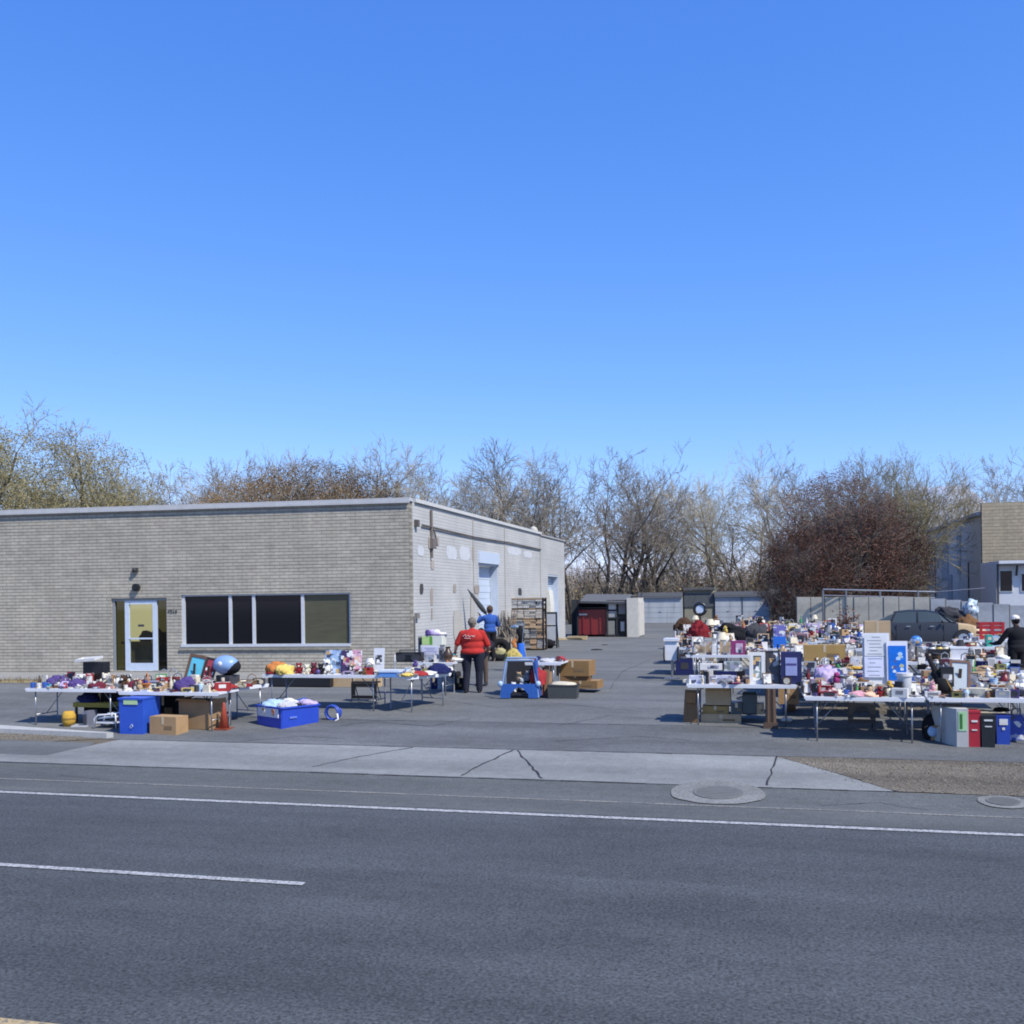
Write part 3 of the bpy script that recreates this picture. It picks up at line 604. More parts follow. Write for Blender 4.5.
TREES = [
 (28, 402, 62, 'budding', 'big spreading tree with olive buds above the left end of the brick roof', .3, 1.05, 'budding_tree'),
 (-40, 425, 66, 'budding', 'olive budding tree cut off by the left edge of the picture', 2.1, 1, 'budding_tree'),
 (100, 440, 72, 'brown_thin', 'thin olive twiggy tree just right of the big budding tree', 1.0, 1, 'twiggy_tree'),
 (150, 447, 78, 'bare_d', 'grey bare tree above the front door end of the brick roof', .8, 1.0, B),
 (190, 456, 80, 'bare_a', 'lower grey bare tree above the left end of the window band', 2.2, 1.1, B),
 (120, 468, 98, 'bare_e', 'small far bare tree behind the door lamp, half hidden by twigs', 4.0, 1.2, B),
 (228, 456, 78, 'bare_b', 'dark bare tree at the left end of the rusty shrubs', 1.4, .9, B),
 (258, 443, 76, 'bare_e', 'tall bare tree rising behind the left rusty shrub', 3.3, .9, B),
 (305, 442, 78, 'bare_a', 'pale grey bare tree rising behind the middle of the rusty shrubs', 5.1, .9, B),
 (362, 444, 78, 'bare_e', 'bare tree rising behind the right rusty shrub', .2, .9, B),
 (250, 472, 62, 'rust', 'rusty brown shrub, lowest and leftmost of those above the brick roof', .5, 1.2, 'rusty_shrub'),
 (285, 456, 60, 'rust', 'rusty brown shrub, tallest of those above the window', 2.0, 1.3, 'rusty_shrub'),
 (322, 454, 61, 'rust', 'rusty brown shrub in front of a pale bare tree above the olive pane', 3.6, 1.25, 'rusty_shrub'),
 (350, 468, 63, 'rust', 'rusty brown shrub nearest the corner of the brick building', 5.0, 1.0, 'rusty_shrub'),
 (413, 443, 76, 'bare_f', 'pale fan shaped bare tree above the corner of the brick building', 1.1, .8, B),
 (440, 462, 88, 'bare_d', 'small pale bare tree right of the building corner', 2.6, 1, B),
 (474, 441, 70, 'bare_d', 'round headed bare tree above the white side wall stains', 4.4, .95, B),
 (512, 443, 74, 'bare_e', 'bare tree above the first loading door', 5.5, 1.0, B),
 (535, 444, 70, 'bare_a', 'leaning bare tree behind the roof vent of the white wall', 3.1, .8, B),
 (572, 450, 76, 'bare_b', 'dark bare tree at the far end of the white wall', .9, .9, B),
 (606, 448, 80, 'bare_b', 'dark forked bare tree behind the dumpster enclosure', 2.9, .95, B),
 (628, 466, 92, 'bare_e', 'thin bare tree between the dumpster enclosure and the garages', 1.7, 1.0, B),
 (657, 456, 90, 'bare_e', 'slender dark bare tree behind the left garage doors', 4.9, .8, B),
 (690, 498, 92, 'bare_c', 'short pale bare tree behind the dark shed', .6, .9, B),
 (716, 450, 92, 'bare_c', 'crooked pale bare tree left of the tall pale clump', 2.4, .8, B),
 (755, 443, 90, 'bare_f', 'tall pale many stemmed bare tree behind the right garage doors', 3.9, .9, B),
 (790, 444, 94, 'bare_d', 'grey bare tree half behind the brown leaved tree', 1.9, .9, B),
 (836, 462, 58, 'brown', 'large dark tree still hung with brown leaves behind the grey fence', .7, .88, 'brown_leaved_tree'),
 (800, 520, 55, 'brown', 'low brown leaved bush filling the left foot of the brown tree', 3.3, .9, 'brown_leaved_tree'),
 (872, 500, 60, 'brown', 'lower brown leaved tree on the right of the larger brown one', 5.0, .95, 'brown_leaved_tree'),
 (884, 440, 66, 'brown_thin', 'tall olive twiggy tree rising over the brown leaved trees', 2.7, .95, 'twiggy_tree'),
 (900, 446, 68, 'brown_thin', 'olive twiggy tree beside the grey sided building', .4, .6, 'twiggy_tree'),
 (848, 446, 88, 'bare_a', 'grey bare tree rising behind the brown leaved tree', 3.4, 1.0, B),
 (940, 470, 96, 'bare_a', 'far bare tree in front of the snowy mountain', 4.3, 1.0, B),
 (985, 455, 98, 'bare_d', 'bare tree above the corner of the tan brick building', 2.0, .9, B),
 (1016, 444, 94, 'bare_a', 'bare tree above the tan brick building at the picture edge', .6, 1.0, B),
 (1050, 455, 100, 'bare_d', 'bare tree cut off by the right edge of the picture', 5.2, 1.0, B),
 (745, 500, 100, 'bare_b', 'dark low bare tree in the thicket behind the right garages', 1.0, 1.2, B),
 (548, 470, 96, 'bare_d', 'far grey bare tree just left of the end of the white wall', 0.2, 1.0, B),
 (962, 474, 92, 'bare_f', 'pale many stemmed bare tree in front of the snowy mountain', 2.2, 1.3, B),
 (640, 478, 96, 'bare_d', 'low round headed bare tree behind the left garage doors', 3.7, 1.1, B),
 (390, 465, 98, 'bare_e', 'far bare tree just left of the building corner', 0.9, 1.2, B),
]
for px, py, Y, key, lab, rz, wd, nm in TREES:
    tree(px, py, Y, key, lab, rz, wd, nm, group={'bare_tree': 'bare trees behind the lot', 'rusty_shrub': 'rusty shrubs behind the brick roof', 'brown_leaved_tree': 'brown leaved trees behind the fence', 'twiggy_tree': 'olive twiggy trees', 'budding_tree': 'budding trees'}[nm])
# thicket behind the garages: one uncountable mass of stems
r = random.Random(31); mb = MB()
for _ in range(5200):
    Y = r.uniform(88, 125); px = r.uniform(540, 960) if r.random() < .72 else r.uniform(-60, 1100); X = onY(px, 600, Y).x; h = r.uniform(1.8, 5.6) * (1 if r.random() < .88 else 1.35)
    p = Vector((X, Y, .5)); d = Vector((r.gauss(0, .18), r.gauss(0, .18), 1)).normalized(); mi = r.choice((0, 0, 0, 1, 1, 2))
    pts = [p, p + d * h * .5 + Vector((r.gauss(0, .2), 0, 0)), p + d * h]; mb.tube(pts, [.035, .025, .008], 3, mi, False)
    for _k in range(7):
        t = r.uniform(.25, .95); q = pts[0].lerp(pts[2], t); e = Vector((r.gauss(0, .6), r.gauss(0, .6), r.uniform(.2, .9))) * h * .22; mb.tube([q, q + e], [.016, .006], 3, mi, False)
    if r.random() < .5:
        for _k in range(8):
            q = pts[0].lerp(pts[2], r.uniform(.1, .9)) + Vector((r.gauss(0, .4), r.gauss(0, .4), 0)); u = Vector((r.gauss(0, 1), r.gauss(0, 1), r.gauss(0, 1))).normalized() * .13; v_ = u.orthogonal() * .6
            mb.add([q - u, q + v_, q + u, q - v_], [(0, 1, 2, 3)], 3 + (r.random() < .4))
tag(mb.build('undergrowth', [M['twig_dark'], M['twig'], M['twig_pale'], M['leaf_straw'], M['leaf_brown']]), 'leafless brown thicket behind the garages and fences', 'thicket', kind='stuff')
# mountain
mb = MB(); nx, ny = 60, 14; c = onY(938, 592, 5000)
for j in range(ny):
    for i in range(nx):
        u, v_ = i / (nx - 1), j / (ny - 1); X = c.x + (u - .42) * 2600; prof = math.exp(-((u - .42) / .2) ** 2) * 535
        h = prof * math.sin(PI * min(1, v_ * .5 + .02)) ** .9 * (1 + .18 * noise.noise(Vector((u * 9, v_ * 5, 2)))) + 20 * noise.noise(Vector((u * 25, v_ * 9, 1))); mb.v.append((X, 4300 + v_ * 1200, h - 5))
for j in range(ny - 1):
    for i in range(nx - 1): a = j * nx + i; mb.f.append((a, a + 1, a + nx + 1, a + nx)); mb.m.append(0)
t = NT('hazed_snowy_rock'); nz = t.noise(t.coord(scale=(.004, .004, .012)), 1, 8, .65); t.base(t.mix(t.ramp(nz, [(.45, (0, 0, 0)), (.62, (1, 1, 1))]), (.33, .37, .45), (.22, .27, .36)), .9)  # snow and rock paled to blue-grey: distance haze put into the colour
tag(mb.build('mountain', t.m, None, True), kind='structure')

# ------------------------------------------------------------------ far structures
G = .57
# garages
gy = 78
def gar(px0, px1, label, ztop=2.95, y=gy, door=M['garage_door'], n=3):
    a, b = onY(px0, 610, y).x, onY(px1, 610, y).x; th = thing('garage', label, 'garage', ((a + b) / 2, y, G)); W = b - a
    mb = MB(); mb.box((0, 3, (ztop - G) / 2), (W - .02, 5.9, ztop - G - .3)); mb.build('wall', cm((.3, .31, .31), 'card'), th)
    mb = MB(); mb.box((0, 2.9, ztop - G - .15), (W, 6.2, .3)); mb.box((0, -.14, ztop - G - .34), (W - .04, .1, .14)); mb.build('roof', cm((.17, .175, .185), 'card'), th)
    k = max(1, round(W / 2.7))
    for i in range(k):
        w_ = W / k; mb = MB(); mb.box((-W / 2 + w_ * (i + .5), .0, 1.0), (w_ - .12, .08, 2.02))
        for q in range(5): mb.box((-W / 2 + w_ * (i + .5), -.046, .2 + q * .4), (w_ - .14, .012, .36))
        d = mb.build('door', door, th); mb = MB(); mb.box((-W / 2 + w_ * (i + .5), -.07, .9), (.16, .03, .04)); mb.build('handle', M['alu'], d)
gar(638, 683, 'pale grey double garage beside the dumpster enclosure'); gar(714.5, 770, 'pale grey garage row between the dark shed and the red stall')
a, b = onY(683.5, 600, 77.9).x, onY(714, 600, 77.9).x
th = thing('dark_shed', 'dark grey flat roofed shed between the two garage rows', 'shed', ((a + b) / 2, 77.9, G)); W = b - a
mb = MB(); mb.box((0, 2.2, 1.25), (W - .1, 4, 2.5)); mb.build('wall', cm((.27, .25, .19), 'card'), th); mb = MB(); mb.box((0, .15, 1.75), (W - .06, .05, 1.0)); mb.build('shutter', cm((.1, .11, .115), 'card'), th); mb = MB(); mb.box((0, 2.3, 2.62), (W, 4.7, .16)); mb.build('roof', cm((.12, .125, .13), 'card'), th)
a, b = onY(770.5, 600, 74).x, onY(797, 600, 74).x; W = b - a
th = thing('open_container', 'dark open container with red goods and white signs on its roof', 'container', ((a + b) / 2, 74, G))
mb = MB(); mb.box((0, 2.2, 2.15), (W, 4.6, .1)); mb.box((-W / 2 + .06, 2.2, 1.05), (.1, 4.5, 2.1)); mb.box((W / 2 - .06, 2.2, 1.05), (.1, 4.5, 2.1)); mb.box((0, 4.4, 1.05), (W - .24, .1, 2.1)); mb.build('shell', cm((.035, .045, .045), 'gloss'), th)
mb = MB(); mb.box((-.25, .6, 1.5), (1.1, .7, .7)); mb.build('red_panel', cm('dark red', 'cloth'), th)
for sx, sw in ((-.62, .66), (.5, .6)): mb = MB(); mb.box((sx, -.08, 2.35), (sw, .05, .32)); mb.build('sign', cm((.5, .5, .5), 'card'), th)
# dumpster enclosure
ey = 52.4
ex = lambda px: onY(px, 620, ey).x
x0, xl, xm, xr = ex(565.5), ex(578), ex(627.5), ex(640)
th = thing('dumpster_enclosure', 'open dumpster enclosure with grey corrugated roof at the end of the white wall', 'enclosure', (0, 0, G))
mb = MB(); mb.box(((x0 + xl) / 2, ey + 1.6, 1.0), (xl - x0 - .05, .12, 2.0)); mb.build('screen', cm((.05, .055, .06), 'card'), th)
mb = MB(); mb.box((xm + .3, ey + .9, 1.02), (.6, 2.2, 2.05)); mb.box((xm + .62, ey + .95, .95), (.05, 2.0, 1.8)); mb.build('pillar', cm((.52, .5, .45), 'card'), th)
mb = MB(); mb.box(((xl + xm) / 2, ey + 3.2, 1.0), (xm - xl, .15, 2.0)); mb.box((xl - .05, ey + 1.7, 1.0), (.1, 3, 1.9)); mb.build('rear_wall', cm((.03, .03, .035), 'card'), th)
mb = MB(); n = 20
for k in range(n): mb.tube([((xl + xm) / 2 - 1.2 + (k + .5) * 2.5 / n, ey - .1, 1.86 - .08 * (k / n)), ((xl + xm) / 2 - 1.2 + (k + .5) * 2.5 / n, ey + 1.7, 2.22 - .04 * (k / n)), ((xl + xm) / 2 - 1.2 + (k + .5) * 2.5 / n, ey + 3.4, 2.1)], .075, 6)
mb.build('roof', cm((.11, .115, .125), 'card'), th)
gx0, gx1 = ex(607), ex(626); mb = MB()
for x, z, w_, h in (((gx0 + gx1) / 2, 1.92, gx1 - gx0, .06), ((gx0 + gx1) / 2, .08, gx1 - gx0, .06), ((gx0 + gx1) / 2, 1.0, gx1 - gx0, .06), (gx0, 1, .07, 1.9), (gx1, 1, .07, 1.9), ((gx0 + gx1) / 2, 1, .05, 1.9)): mb.box((x, ey + .1, z), (w_, .06, h))
g = mb.build('gate', cm((.05, .05, .055), 'card'), th)
for x, z, w_, h, c in ((gx0 + .27, 1.6, .4, .3, (.5, .5, .5)), (gx0 + .27, 1.2, .4, .32, (.32, .33, .34)), (gx0 + .78, 1.5, .36, .6, (.2, .2, .21)), (gx0 + .22, .5, .36, .75, (.22, .22, .2)), (gx0 + .8, .55, .2, .5, (.45, .46, .48))):
    mb = MB(); mb.box((x, ey + .14, z), (w_, .03, h)); mb.build('gate_panel', cm(c, 'card'), g)
mb = MB(); mb.box(((gx0 + gx1) / 2 + .1, ey + .3, .95), (gx1 - gx0 + .1, .05, 1.8)); mb.build('gate_backing', cm((.06, .06, .06), 'card'), th)
cx_ = (ex(577) + ex(605)) / 2; W = ex(605) - ex(577)
th = thing('dumpster', 'dark red steel dumpster standing in the open enclosure', 'dumpster', (cx_, ey + .9, G))
mb = MB(); mb.prism([(-.65, .12), (.65, .12), (.65, 1.2), (-.65, 1.45)][::-1], 'X', -W / 2, W / 2)
for k in (-.3, 0, .3): mb.box((k * W, -.67, .75), (.07, .05, 1.1))
mb.build('body', cm((.2, .022, .025), 'gloss'), th, rz=0)
mb = MB(); mb.box((0, .0, 1.42), (W + .06, 1.4, .05), 0, 0, R(-10)); mb.build('lid', cm('black'), th)
for sx in (-1, 1): mb = MB(); mb.box((sx * (W / 2 + .05), 0, .8), (.1, .9, .18)); mb.build('fork_pocket', cm((.16, .02, .022), 'gloss'), th)
mb = MB(); mb.box((-W / 2 + .3, -.7, 1.2), (.44, .02, .08)); mb.build('notice', cm('white'), th)
p = onY(565, 638, 50.6); mb = MB(); mb.box((0, 0, .06), (1.9, .16, .1), 0, .1); mb.box((.5, -.1, .16), (1.0, .14, .08), 0, -.12)
tag(mb.build('timber_plank', cm((.5, .38, .22), 'wood'), None, loc=(at(568, 640).x, at(568, 640).y, G)), 'pale timber planks lying on the ground by the dumpster enclosure', 'planks')
# grey fence at right
def fence(pxa, ya, pxb, yb, ztop_a, ztop_b, mat, label, n):
    a, b = onY(pxa, 620, ya), onY(pxb, 620, yb); L = (b.xy - a.xy).length; ang = math.atan2(b.y - a.y, b.x - a.x)
    th = thing('panel_fence', label, 'fence', (a.x, a.y, G), ang)
    for k in range(n):
        z = ztop_a + (ztop_b - ztop_a) * (k + .5) / n - G; w_ = L / n; mb = MB(); mb.box((w_ * (k + .5), .02 * (k % 2), z / 2), (w_ - .05, .09, z)); mb.build('fence_panel', mat, th)
    mb = MB()
    for k in range(n + 1): z = ztop_a + (ztop_b - ztop_a) * k / n - G; mb.box((L * k / n, .03, z / 2), (.06, .11, z + .02))
    mb.build('fence_post', cm((.2, .19, .175), 'card'), th)
fence(797, 50.5, 930, 49, onY(797, 597, 50.5).z, onY(930, 597, 49).z, M['panelwall'], 'tan grey panel fence behind the parked sedan', 9)
fence(930.5, 49, 1060, 47.7, onY(930, 598, 49).z, onY(1060, 609, 47.7).z, M['panelblue'], 'blue grey panel fence in front of the tan brick building', 8)
th = thing('pipe_railing', 'galvanised pipe frame standing above the tan grey fence', 'railing', (0, 49.9, G))
pz = [onY(823, 589.5, 49.9), onY(935, 592, 49.9), onY(985, 588, 49.9)]
mb = MB(); mb.tube([(p.x, 0, p.z - G) for p in pz[:2]], .045, 6); mb.tube([(p.x, 0, p.z - G) for p in pz[1:]], .018, 6); mb.tube([(p.x, 0, p.z - G - .28) for p in pz[:2]], .03, 6); mb.build('rail', cm((.3, .31, .33), 'metal'), th)
for px in (823, 846, 880, 918): x = onY(px, 600, 49.9).x; mb = MB(); mb.tube([(x, 0, 0), (x, 0, onY(px, 590.5, 49.9).z - G)], .05, 8); mb.build('post', cm((.25, .26, .28), 'metal'), th)
# buildings at right
bx, by = 12.35, 65.1; zt = onY(980, 503, by).z - G; zs = onY(980, 515, by).z - G; ye = by + 22; z2 = onX(923, 529, bx).z - G
th = thing('tan_building', 'tan block building with dark grey corrugated side beyond the fence', 'building', (bx, by, G))
mb = MB(); mb.box((9, .15, zt / 2), (18, .3, zt)); mb.build('front_wall', M['tanbrick'], th)
mb = MB(); mb.prism([(.3, 0), (22, 0), (22, zs + .15), (.3, zs)], 'X', 0, .25); mb.build('side_wall', M['corrugated'], th)
mb = MB(); mb.prism([(.3, zs), (22.3, zs + .15), (22.3, zs + .35), (.3, zs + .2)], 'X', -.25, 17); mb.build('roof', cm((.4, .41, .43), 'card'), th)
for y, z, w_, h, c in ((7.5, 4.6, 1.1, 2.6, (.42, .42, .41)), (13, 4.4, 2.4, 2.9, (.38, .38, .38)), (11, 1.7, 1.6, 3.3, (.36, .36, .36)), (4.2, 2.0, .1, 4, (.08, .08, .09)), (17.5, 3, .12, 6, (.08, .08, .09))):
    mb = MB(); mb.box((-.03, y, z), (.06, w_, h)); mb.build('side_panel', cm(c, 'card'), th)
wx, wy = onY(996.5, 590, 56).x, 56; zt = onY(1005, 564, 56).z - G
th = thing('white_cabin', 'small white cabin with dark windows in front of the tan building', 'cabin', (wx, wy, G))
mb = MB(); mb.box((3.1, 2.0, zt / 2), (6.2, 4, zt)); mb.build('wall', cm((.55, .56, .58), 'gloss'), th)
mb = MB(); mb.box((3.3, 1.9, zt + .08), (6.5, 4.6, .16)); mb.build('roof', cm((.6, .61, .63), 'gloss'), th); mb = MB(); mb.box((3.3, -.43, zt - .05), (6.5, .05, .12)); mb.build('fascia', cm('charcoal'), th)
for x, w_, z0, z1 in ((.45, .55, onY(1000, 591, 56).z - G, onY(1000, 571, 56).z - G), (1.3, .24, onY(1016, 591, 56).z - G, onY(1016, 574, 56).z - G), (1.72, .24, onY(1016, 591, 56).z - G, onY(1016, 574, 56).z - G), (2.14, .24, onY(1016, 591, 56).z - G, onY(1016, 574, 56).z - G)):
    mb = MB(); mb.box((x, -.02, (z0 + z1) / 2), (w_ + .1, .05, z1 - z0 + .1)); f = mb.build('window', cm('white'), th); mb = MB(); mb.box((x, -.05, (z0 + z1) / 2), (w_, .02, z1 - z0)); mb.build('pane', M['darkglass'], f)
mb = MB(); mb.tube([(0.05, -.1, zt), (.05, -.1, .2)], .05, 6); mb.tube([(.9, -.45, zt - .05), (.9, -.2, zt - .6)], .06, 6); mb.build('downpipe', cm('charcoal'), th)
#__PART2__
# ------------------------------------------------------------------ people
def capsule(mb, p0, r0, p1, r1, k=5):
    pts = [Vector(p0).lerp(Vector(p1), i / k) for i in range(k + 1)]
    mb.tube(pts, [r0 + (r1 - r0) * i / k for i in range(k + 1)], 12)
    mb.blob(p0, (r0, r0, r0)); mb.blob(p1, (r1, r1, r1))
def solid(parts, voxel, name, mat, parent):
    mb = MB()
    for p in parts:
        if p[0] == 'e': mb.blob(p[1], p[2], sub=3)
        else:
            q = p[1:]
            for a, b in zip(q, q[1:]): capsule(mb, a[0], a[1], b[0], b[1])
    o = mb.build(name, mat); md = o.modifiers.new('r', 'REMESH'); md.mode = 'VOXEL'; md.voxel_size = voxel
    sm = o.modifiers.new('s', 'SMOOTH'); sm.iterations = 3; sm.factor = .5
    dg = bpy.context.evaluated_depsgraph_get(); me = bpy.data.meshes.new_from_object(o.evaluated_get(dg)); old = o.data
    o.modifiers.clear(); o.data = me; bpy.data.meshes.remove(old); me.name = name; me.shade_smooth(); o.parent = parent; return o
def hand(p, d, side, s=1.0, curl=.6):
    p, d = Vector(p), Vector(d).normalized(); a = d.cross(Vector(side)).normalized(); sd = Vector(side).normalized(); out = []
    pal = p + d * .085 * s; out.append(('c', (p, .03 * s), (pal, .033 * s))); out.append(('c', (p + sd * .018 * s, .022 * s), (pal + sd * .03 * s, .018 * s))); out.append(('c', (p - sd * .018 * s, .022 * s), (pal - sd * .03 * s, .018 * s)))
    for k, L in enumerate((.07, .082, .076, .058)):
        b = pal + sd * (.036 - .024 * k) * s; m = b + (d + a * curl * .35).normalized() * L * .5 * s; e = m + (d + a * curl * 1.3).normalized() * L * .5 * s
        out.append(('c', (b, .0105 * s), (m, .0098 * s), (e, .008 * s)))
    b = p + d * .025 * s + sd * .03 * s; m = b + (d * .6 + sd).normalized() * .04 * s; out.append(('c', (b, .014 * s), (m, .012 * s), (m + (d + sd * .3).normalized() * .032 * s, .0095 * s)))
    return out
def person(label, loc, rz, H, skin, top, trousers, shoes, hair, arms, fat=1.0, legs=None, sleeve='short', head_dir=(0, 1), cap=None, emblem=None, hem=.5):
    k = H / 1.75; th = thing('person', label, 'person', loc, rz)
    legs = legs or [((.10 * fat ** .4, 0), (.10 * fat ** .4, 0))] * 2
    b, tr, tp, sh = [], [], [], []
    hip, wst, chs, nk = .93 * k, 1.08 * k, 1.30 * k, 1.47 * k
    hd = Vector((head_dir[0], head_dir[1], 0)).normalized()
    for sx in (-1, 1):
        kn, ft = legs[0 if sx < 0 else 1]; hj = Vector((sx * .095 * fat * k, 0, hip - .03)); K = Vector((sx * kn[0], kn[1], .50 * k)); A = Vector((sx * ft[0], ft[1], .085))
        b += [('c', (hj, .085 * k * fat ** .7), (K, .058 * k), (A, .042 * k))]
        tr += [('c', (hj, .102 * k * fat ** .85), (K, .078 * k * fat ** .4), (A + Vector((0, -.01, .01)), .066 * k * fat ** .3))]
        sh.append((A, sx))
    fy = .72
    b += [('e', (0, 0, hip + .02), (.165 * fat * k, .115 * fat * k, .13 * k)), ('e', (0, .01 * fat, wst + .02), (.15 * fat * k, .11 * fat * k, .17 * k)), ('e', (0, 0, chs), (.165 * fat ** .7 * k, .115 * fat ** .7 * k, .18 * k)), ('c', ((-.15 * k * fat ** .4, 0, 1.41 * k), .055 * k), ((.15 * k * fat ** .4, 0, 1.41 * k), .055 * k)),
          ('c', ((0, -.01, 1.40 * k), .062 * k), ((0, .01, 1.53 * k), .056 * k))]
    tr += [('e', (0, 0, hip + .02), (.185 * fat * k, .135 * fat * k, .13 * k))]
    tp += [('e', (0, 0, hip + (hem - .4) * .6), (.185 * fat * k, .142 * fat * k, .13 * k)), ('e', (0, .02 * fat, wst + .03), (.176 * fat * k, .142 * fat * k, .2 * k)), ('e', (0, 0, chs), (.188 * fat ** .75 * k, .14 * fat ** .75 * k, .2 * k)), ('c', ((-.155 * k * fat ** .4, 0, 1.405 * k), .072 * k), ((.155 * k * fat ** .4, 0, 1.405 * k), .072 * k)), ('c', ((0, 0, 1.4 * k), .075 * k), ((0, .0, 1.475 * k), .068 * k))]
    hs_ = 1.12; hc = Vector((0, .02, 1.635 * k)) + hd * .012
    b += [('e', hc, (.082 * k, .097 * k, .116 * k)), ('c', (hc + hd * .03 + Vector((0, 0, -.07 * k)), .045 * k), (hc + hd * .055 + Vector((0, 0, -.085 * k)), .03 * k)), ('c', (hc + hd * .088 * k + Vector((0, 0, .005)), .011), (hc + hd * .108 * k + Vector((0, 0, -.028)), .015))]
    sdv = Vector((hd.y, -hd.x, 0))
    for sx in (-1, 1): b.append(('e', hc + sdv * sx * .078 * k + Vector((0, 0, -.005)), (.014, .02, .032)))
    for sx, (E, W, hdv) in zip((-1, 1), arms):
        S = Vector((sx * .19 * k * fat ** .45, 0, 1.395 * k)); E, W = Vector(E), Vector(W)
        b += [('c', (S, .05 * k), (E, .042 * k * fat ** .3), (W, .029 * k))] + hand(W, hdv, (0, 1, .2) if abs(Vector(hdv).normalized().y) < .8 else (1, 0, .2))
        if sleeve == 'short': tp += [('c', (S, .078 * k), (S.lerp(E, .85), .068 * k * fat ** .3))]
        else: tp += [('c', (S, .074 * k), (E, .06 * k), (W.lerp(E, .08), .045 * k))]
    body = solid(b, .011, 'body', cm(skin, 'cloth'), th)
    solid(tr, .014, 'trousers', cm(trousers, 'cloth'), th); solid(tp, .014, 'shirt', cm(top, 'cloth'), th)
    for A, sx in sh:
        mb = MB(); mb.blob((A.x, A.y + .055, .045), (.05, .135, .05), sub=3, floor=.004); mb.blob((A.x, A.y - .01, .07), (.046, .06, .07), sub=2, floor=.004); mb.build('shoe', cm(shoes, 'gloss'), th, True)
    mb = MB()
    if cap:
        mb.blob(hc + Vector((0, 0, .05 * k)), (.092 * k, .106 * k, .08 * k), sub=3, floor=hc.z + .02); mb.lathe([(.088 * k, .0), (.1 * k, .0), (.1 * k, .03), (.088 * k, .03)], 16, 0, (hc.x, hc.y, hc.z + .02)); mb.build('cap', cm(cap, 'cloth'), th, True)
        mb = MB(); mb.blob(hc - hd * .02, (.082 * k, .095 * k, .09 * k), .06, 3, 2, 0, 3); mb.build('hair', cm(hair, 'cloth'), th, True)
    else:
        mb.blob(hc - hd * .022 + Vector((0, 0, .022 * k)), (.1 * k, .107 * k, .114 * k), .16, 4, 3, 0, 3); mb.blob(hc - hd * .05 + Vector((0, 0, -.03 * k)), (.075 * k, .06 * k, .08 * k), .2, 5, 4, 0, 3); mb.build('hair', cm(hair, 'cloth'), th, True)
    for sx in (-1, 1): mb = MB(); mb.blob(hc + hd * .083 * k + sdv * sx * .032 * k + Vector((0, 0, .012)), (.011, .011, .008)); mb.build('eye', cm('black'), th, True)
    mb = MB(); mb.tube([hc + hd * .088 * k + sdv * -.024 + Vector((0, 0, -.056 * k)), hc + hd * .094 * k + Vector((0, 0, -.058 * k)), hc + hd * .088 * k + sdv * .024 + Vector((0, 0, -.056 * k))], .006, 5); mb.build('mouth', cm((.3, .1, .09), 'cloth'), th)
    if emblem:
        mb = MB(); y = -.145 * fat ** .75 * k
        pts = [(-.13, 1.33), (-.1, 1.37), (-.08, 1.32), (-.05, 1.36), (-.03, 1.31), (.0, 1.345), (.03, 1.32), (.05, 1.35)]
        mb.tube([(x * k * fat, y + abs(x) * .25 * fat, z * k) for x, z in pts], .011, 5); mb.tube([(-.11 * k * fat, y + .025, 1.29 * k), (-.02 * k, y - .005, 1.28 * k)], .008, 5); mb.build('emblem', cm((.6, .4, .38), 'cloth'), th)
    return th
SKIN1, SKIN2 = (.42, .24, .17), (.14, .075, .05)
p = at(473, 693)
person('stout grey haired person in a red short sleeved shirt, seen from behind', p, YAW - .05, 1.74, SKIN1, (.38, .03, .025), (.02, .022, .035), 'black', (.16, .135, .11),
       [((-.37, .03, 1.12), (-.43, .2, .93), (-.3, 1, -.5)), ((.37, .05, 1.08), (.33, .3, .93), (0, 1, 0))], 1.55, [((.14, .02), (.16, 0)), ((.15, .02), (.15, .02))], emblem=True, hem=.46)
p2 = at(486.5, 687)
person('person in dark clothes mostly hidden behind the red shirt', p2 + Vector((-.2, .3, 0)), YAW + PI - .2, 1.42, SKIN2, (.02, .02, .028), (.1, .075, .06), 'black', (.02, .017, .015),
       [((-.3, .08, 1.03), (-.24, .26, .92), (.2, 1, 0)), ((.28, .08, 1.03), (.2, .28, .95), (-.2, 1, 0))], 1.0, sleeve='long')
p3 = at(490.5, 661.5)
t3 = person('person in a blue jacket raising a long folded umbrella by the white wall', p3, YAW + .5, 1.88, SKIN2, (.03, .085, .3), (.015, .014, .018), 'black', (.07, .045, .035),
       [((-.36, .16, 1.36), (-.2, .3, 1.55), (-.5, .2, .8)), ((.36, .1, 1.22), (.08, .34, 1.38), (-.8, .3, .5))], 1.12, [((.11, .03), (.12, 0)), ((.12, .06), (.13, .02))], 'long', (-.35, 1))
a_, b_ = onY(484, 611, p3.y + .2), onY(467.5, 589, p3.y + .1)
um = thing('folded_umbrella', 'long dark folded umbrella held up against the white wall', 'umbrella', a_)
d_ = b_ - a_; mb = MB(); mb.tube([d_ * -.12, d_ * .1, d_ * .3, d_ * .75, d_], [.05, .09, .085, .05, .012], 8); mb.build('canopy', cm((.05, .055, .06), 'cloth'), um, True)
mb = MB(); mb.tube([d_ * -.32, d_ * -.1], .025, 6); mb.build('handle', cm('dark brown', 'wood'), um)
p4 = Vector((onY(1017, 680, 23.9).x, 23.9, zg(23.9)))
person('person in black clothes and a white cap standing at the right back table', p4, YAW + .15, 1.63, SKIN2, (.012, .012, .015), (.012, .012, .014), 'black', (.015, .013, .012),
       [((-.34, .1, 1.04), (-.30, .36, 1.0), (-.1, 1, .1)), ((.32, .08, 1.0), (.3, .3, .9), (0, 1, 0))], 1.12, sleeve='long', cap=(.72, .66, .6))

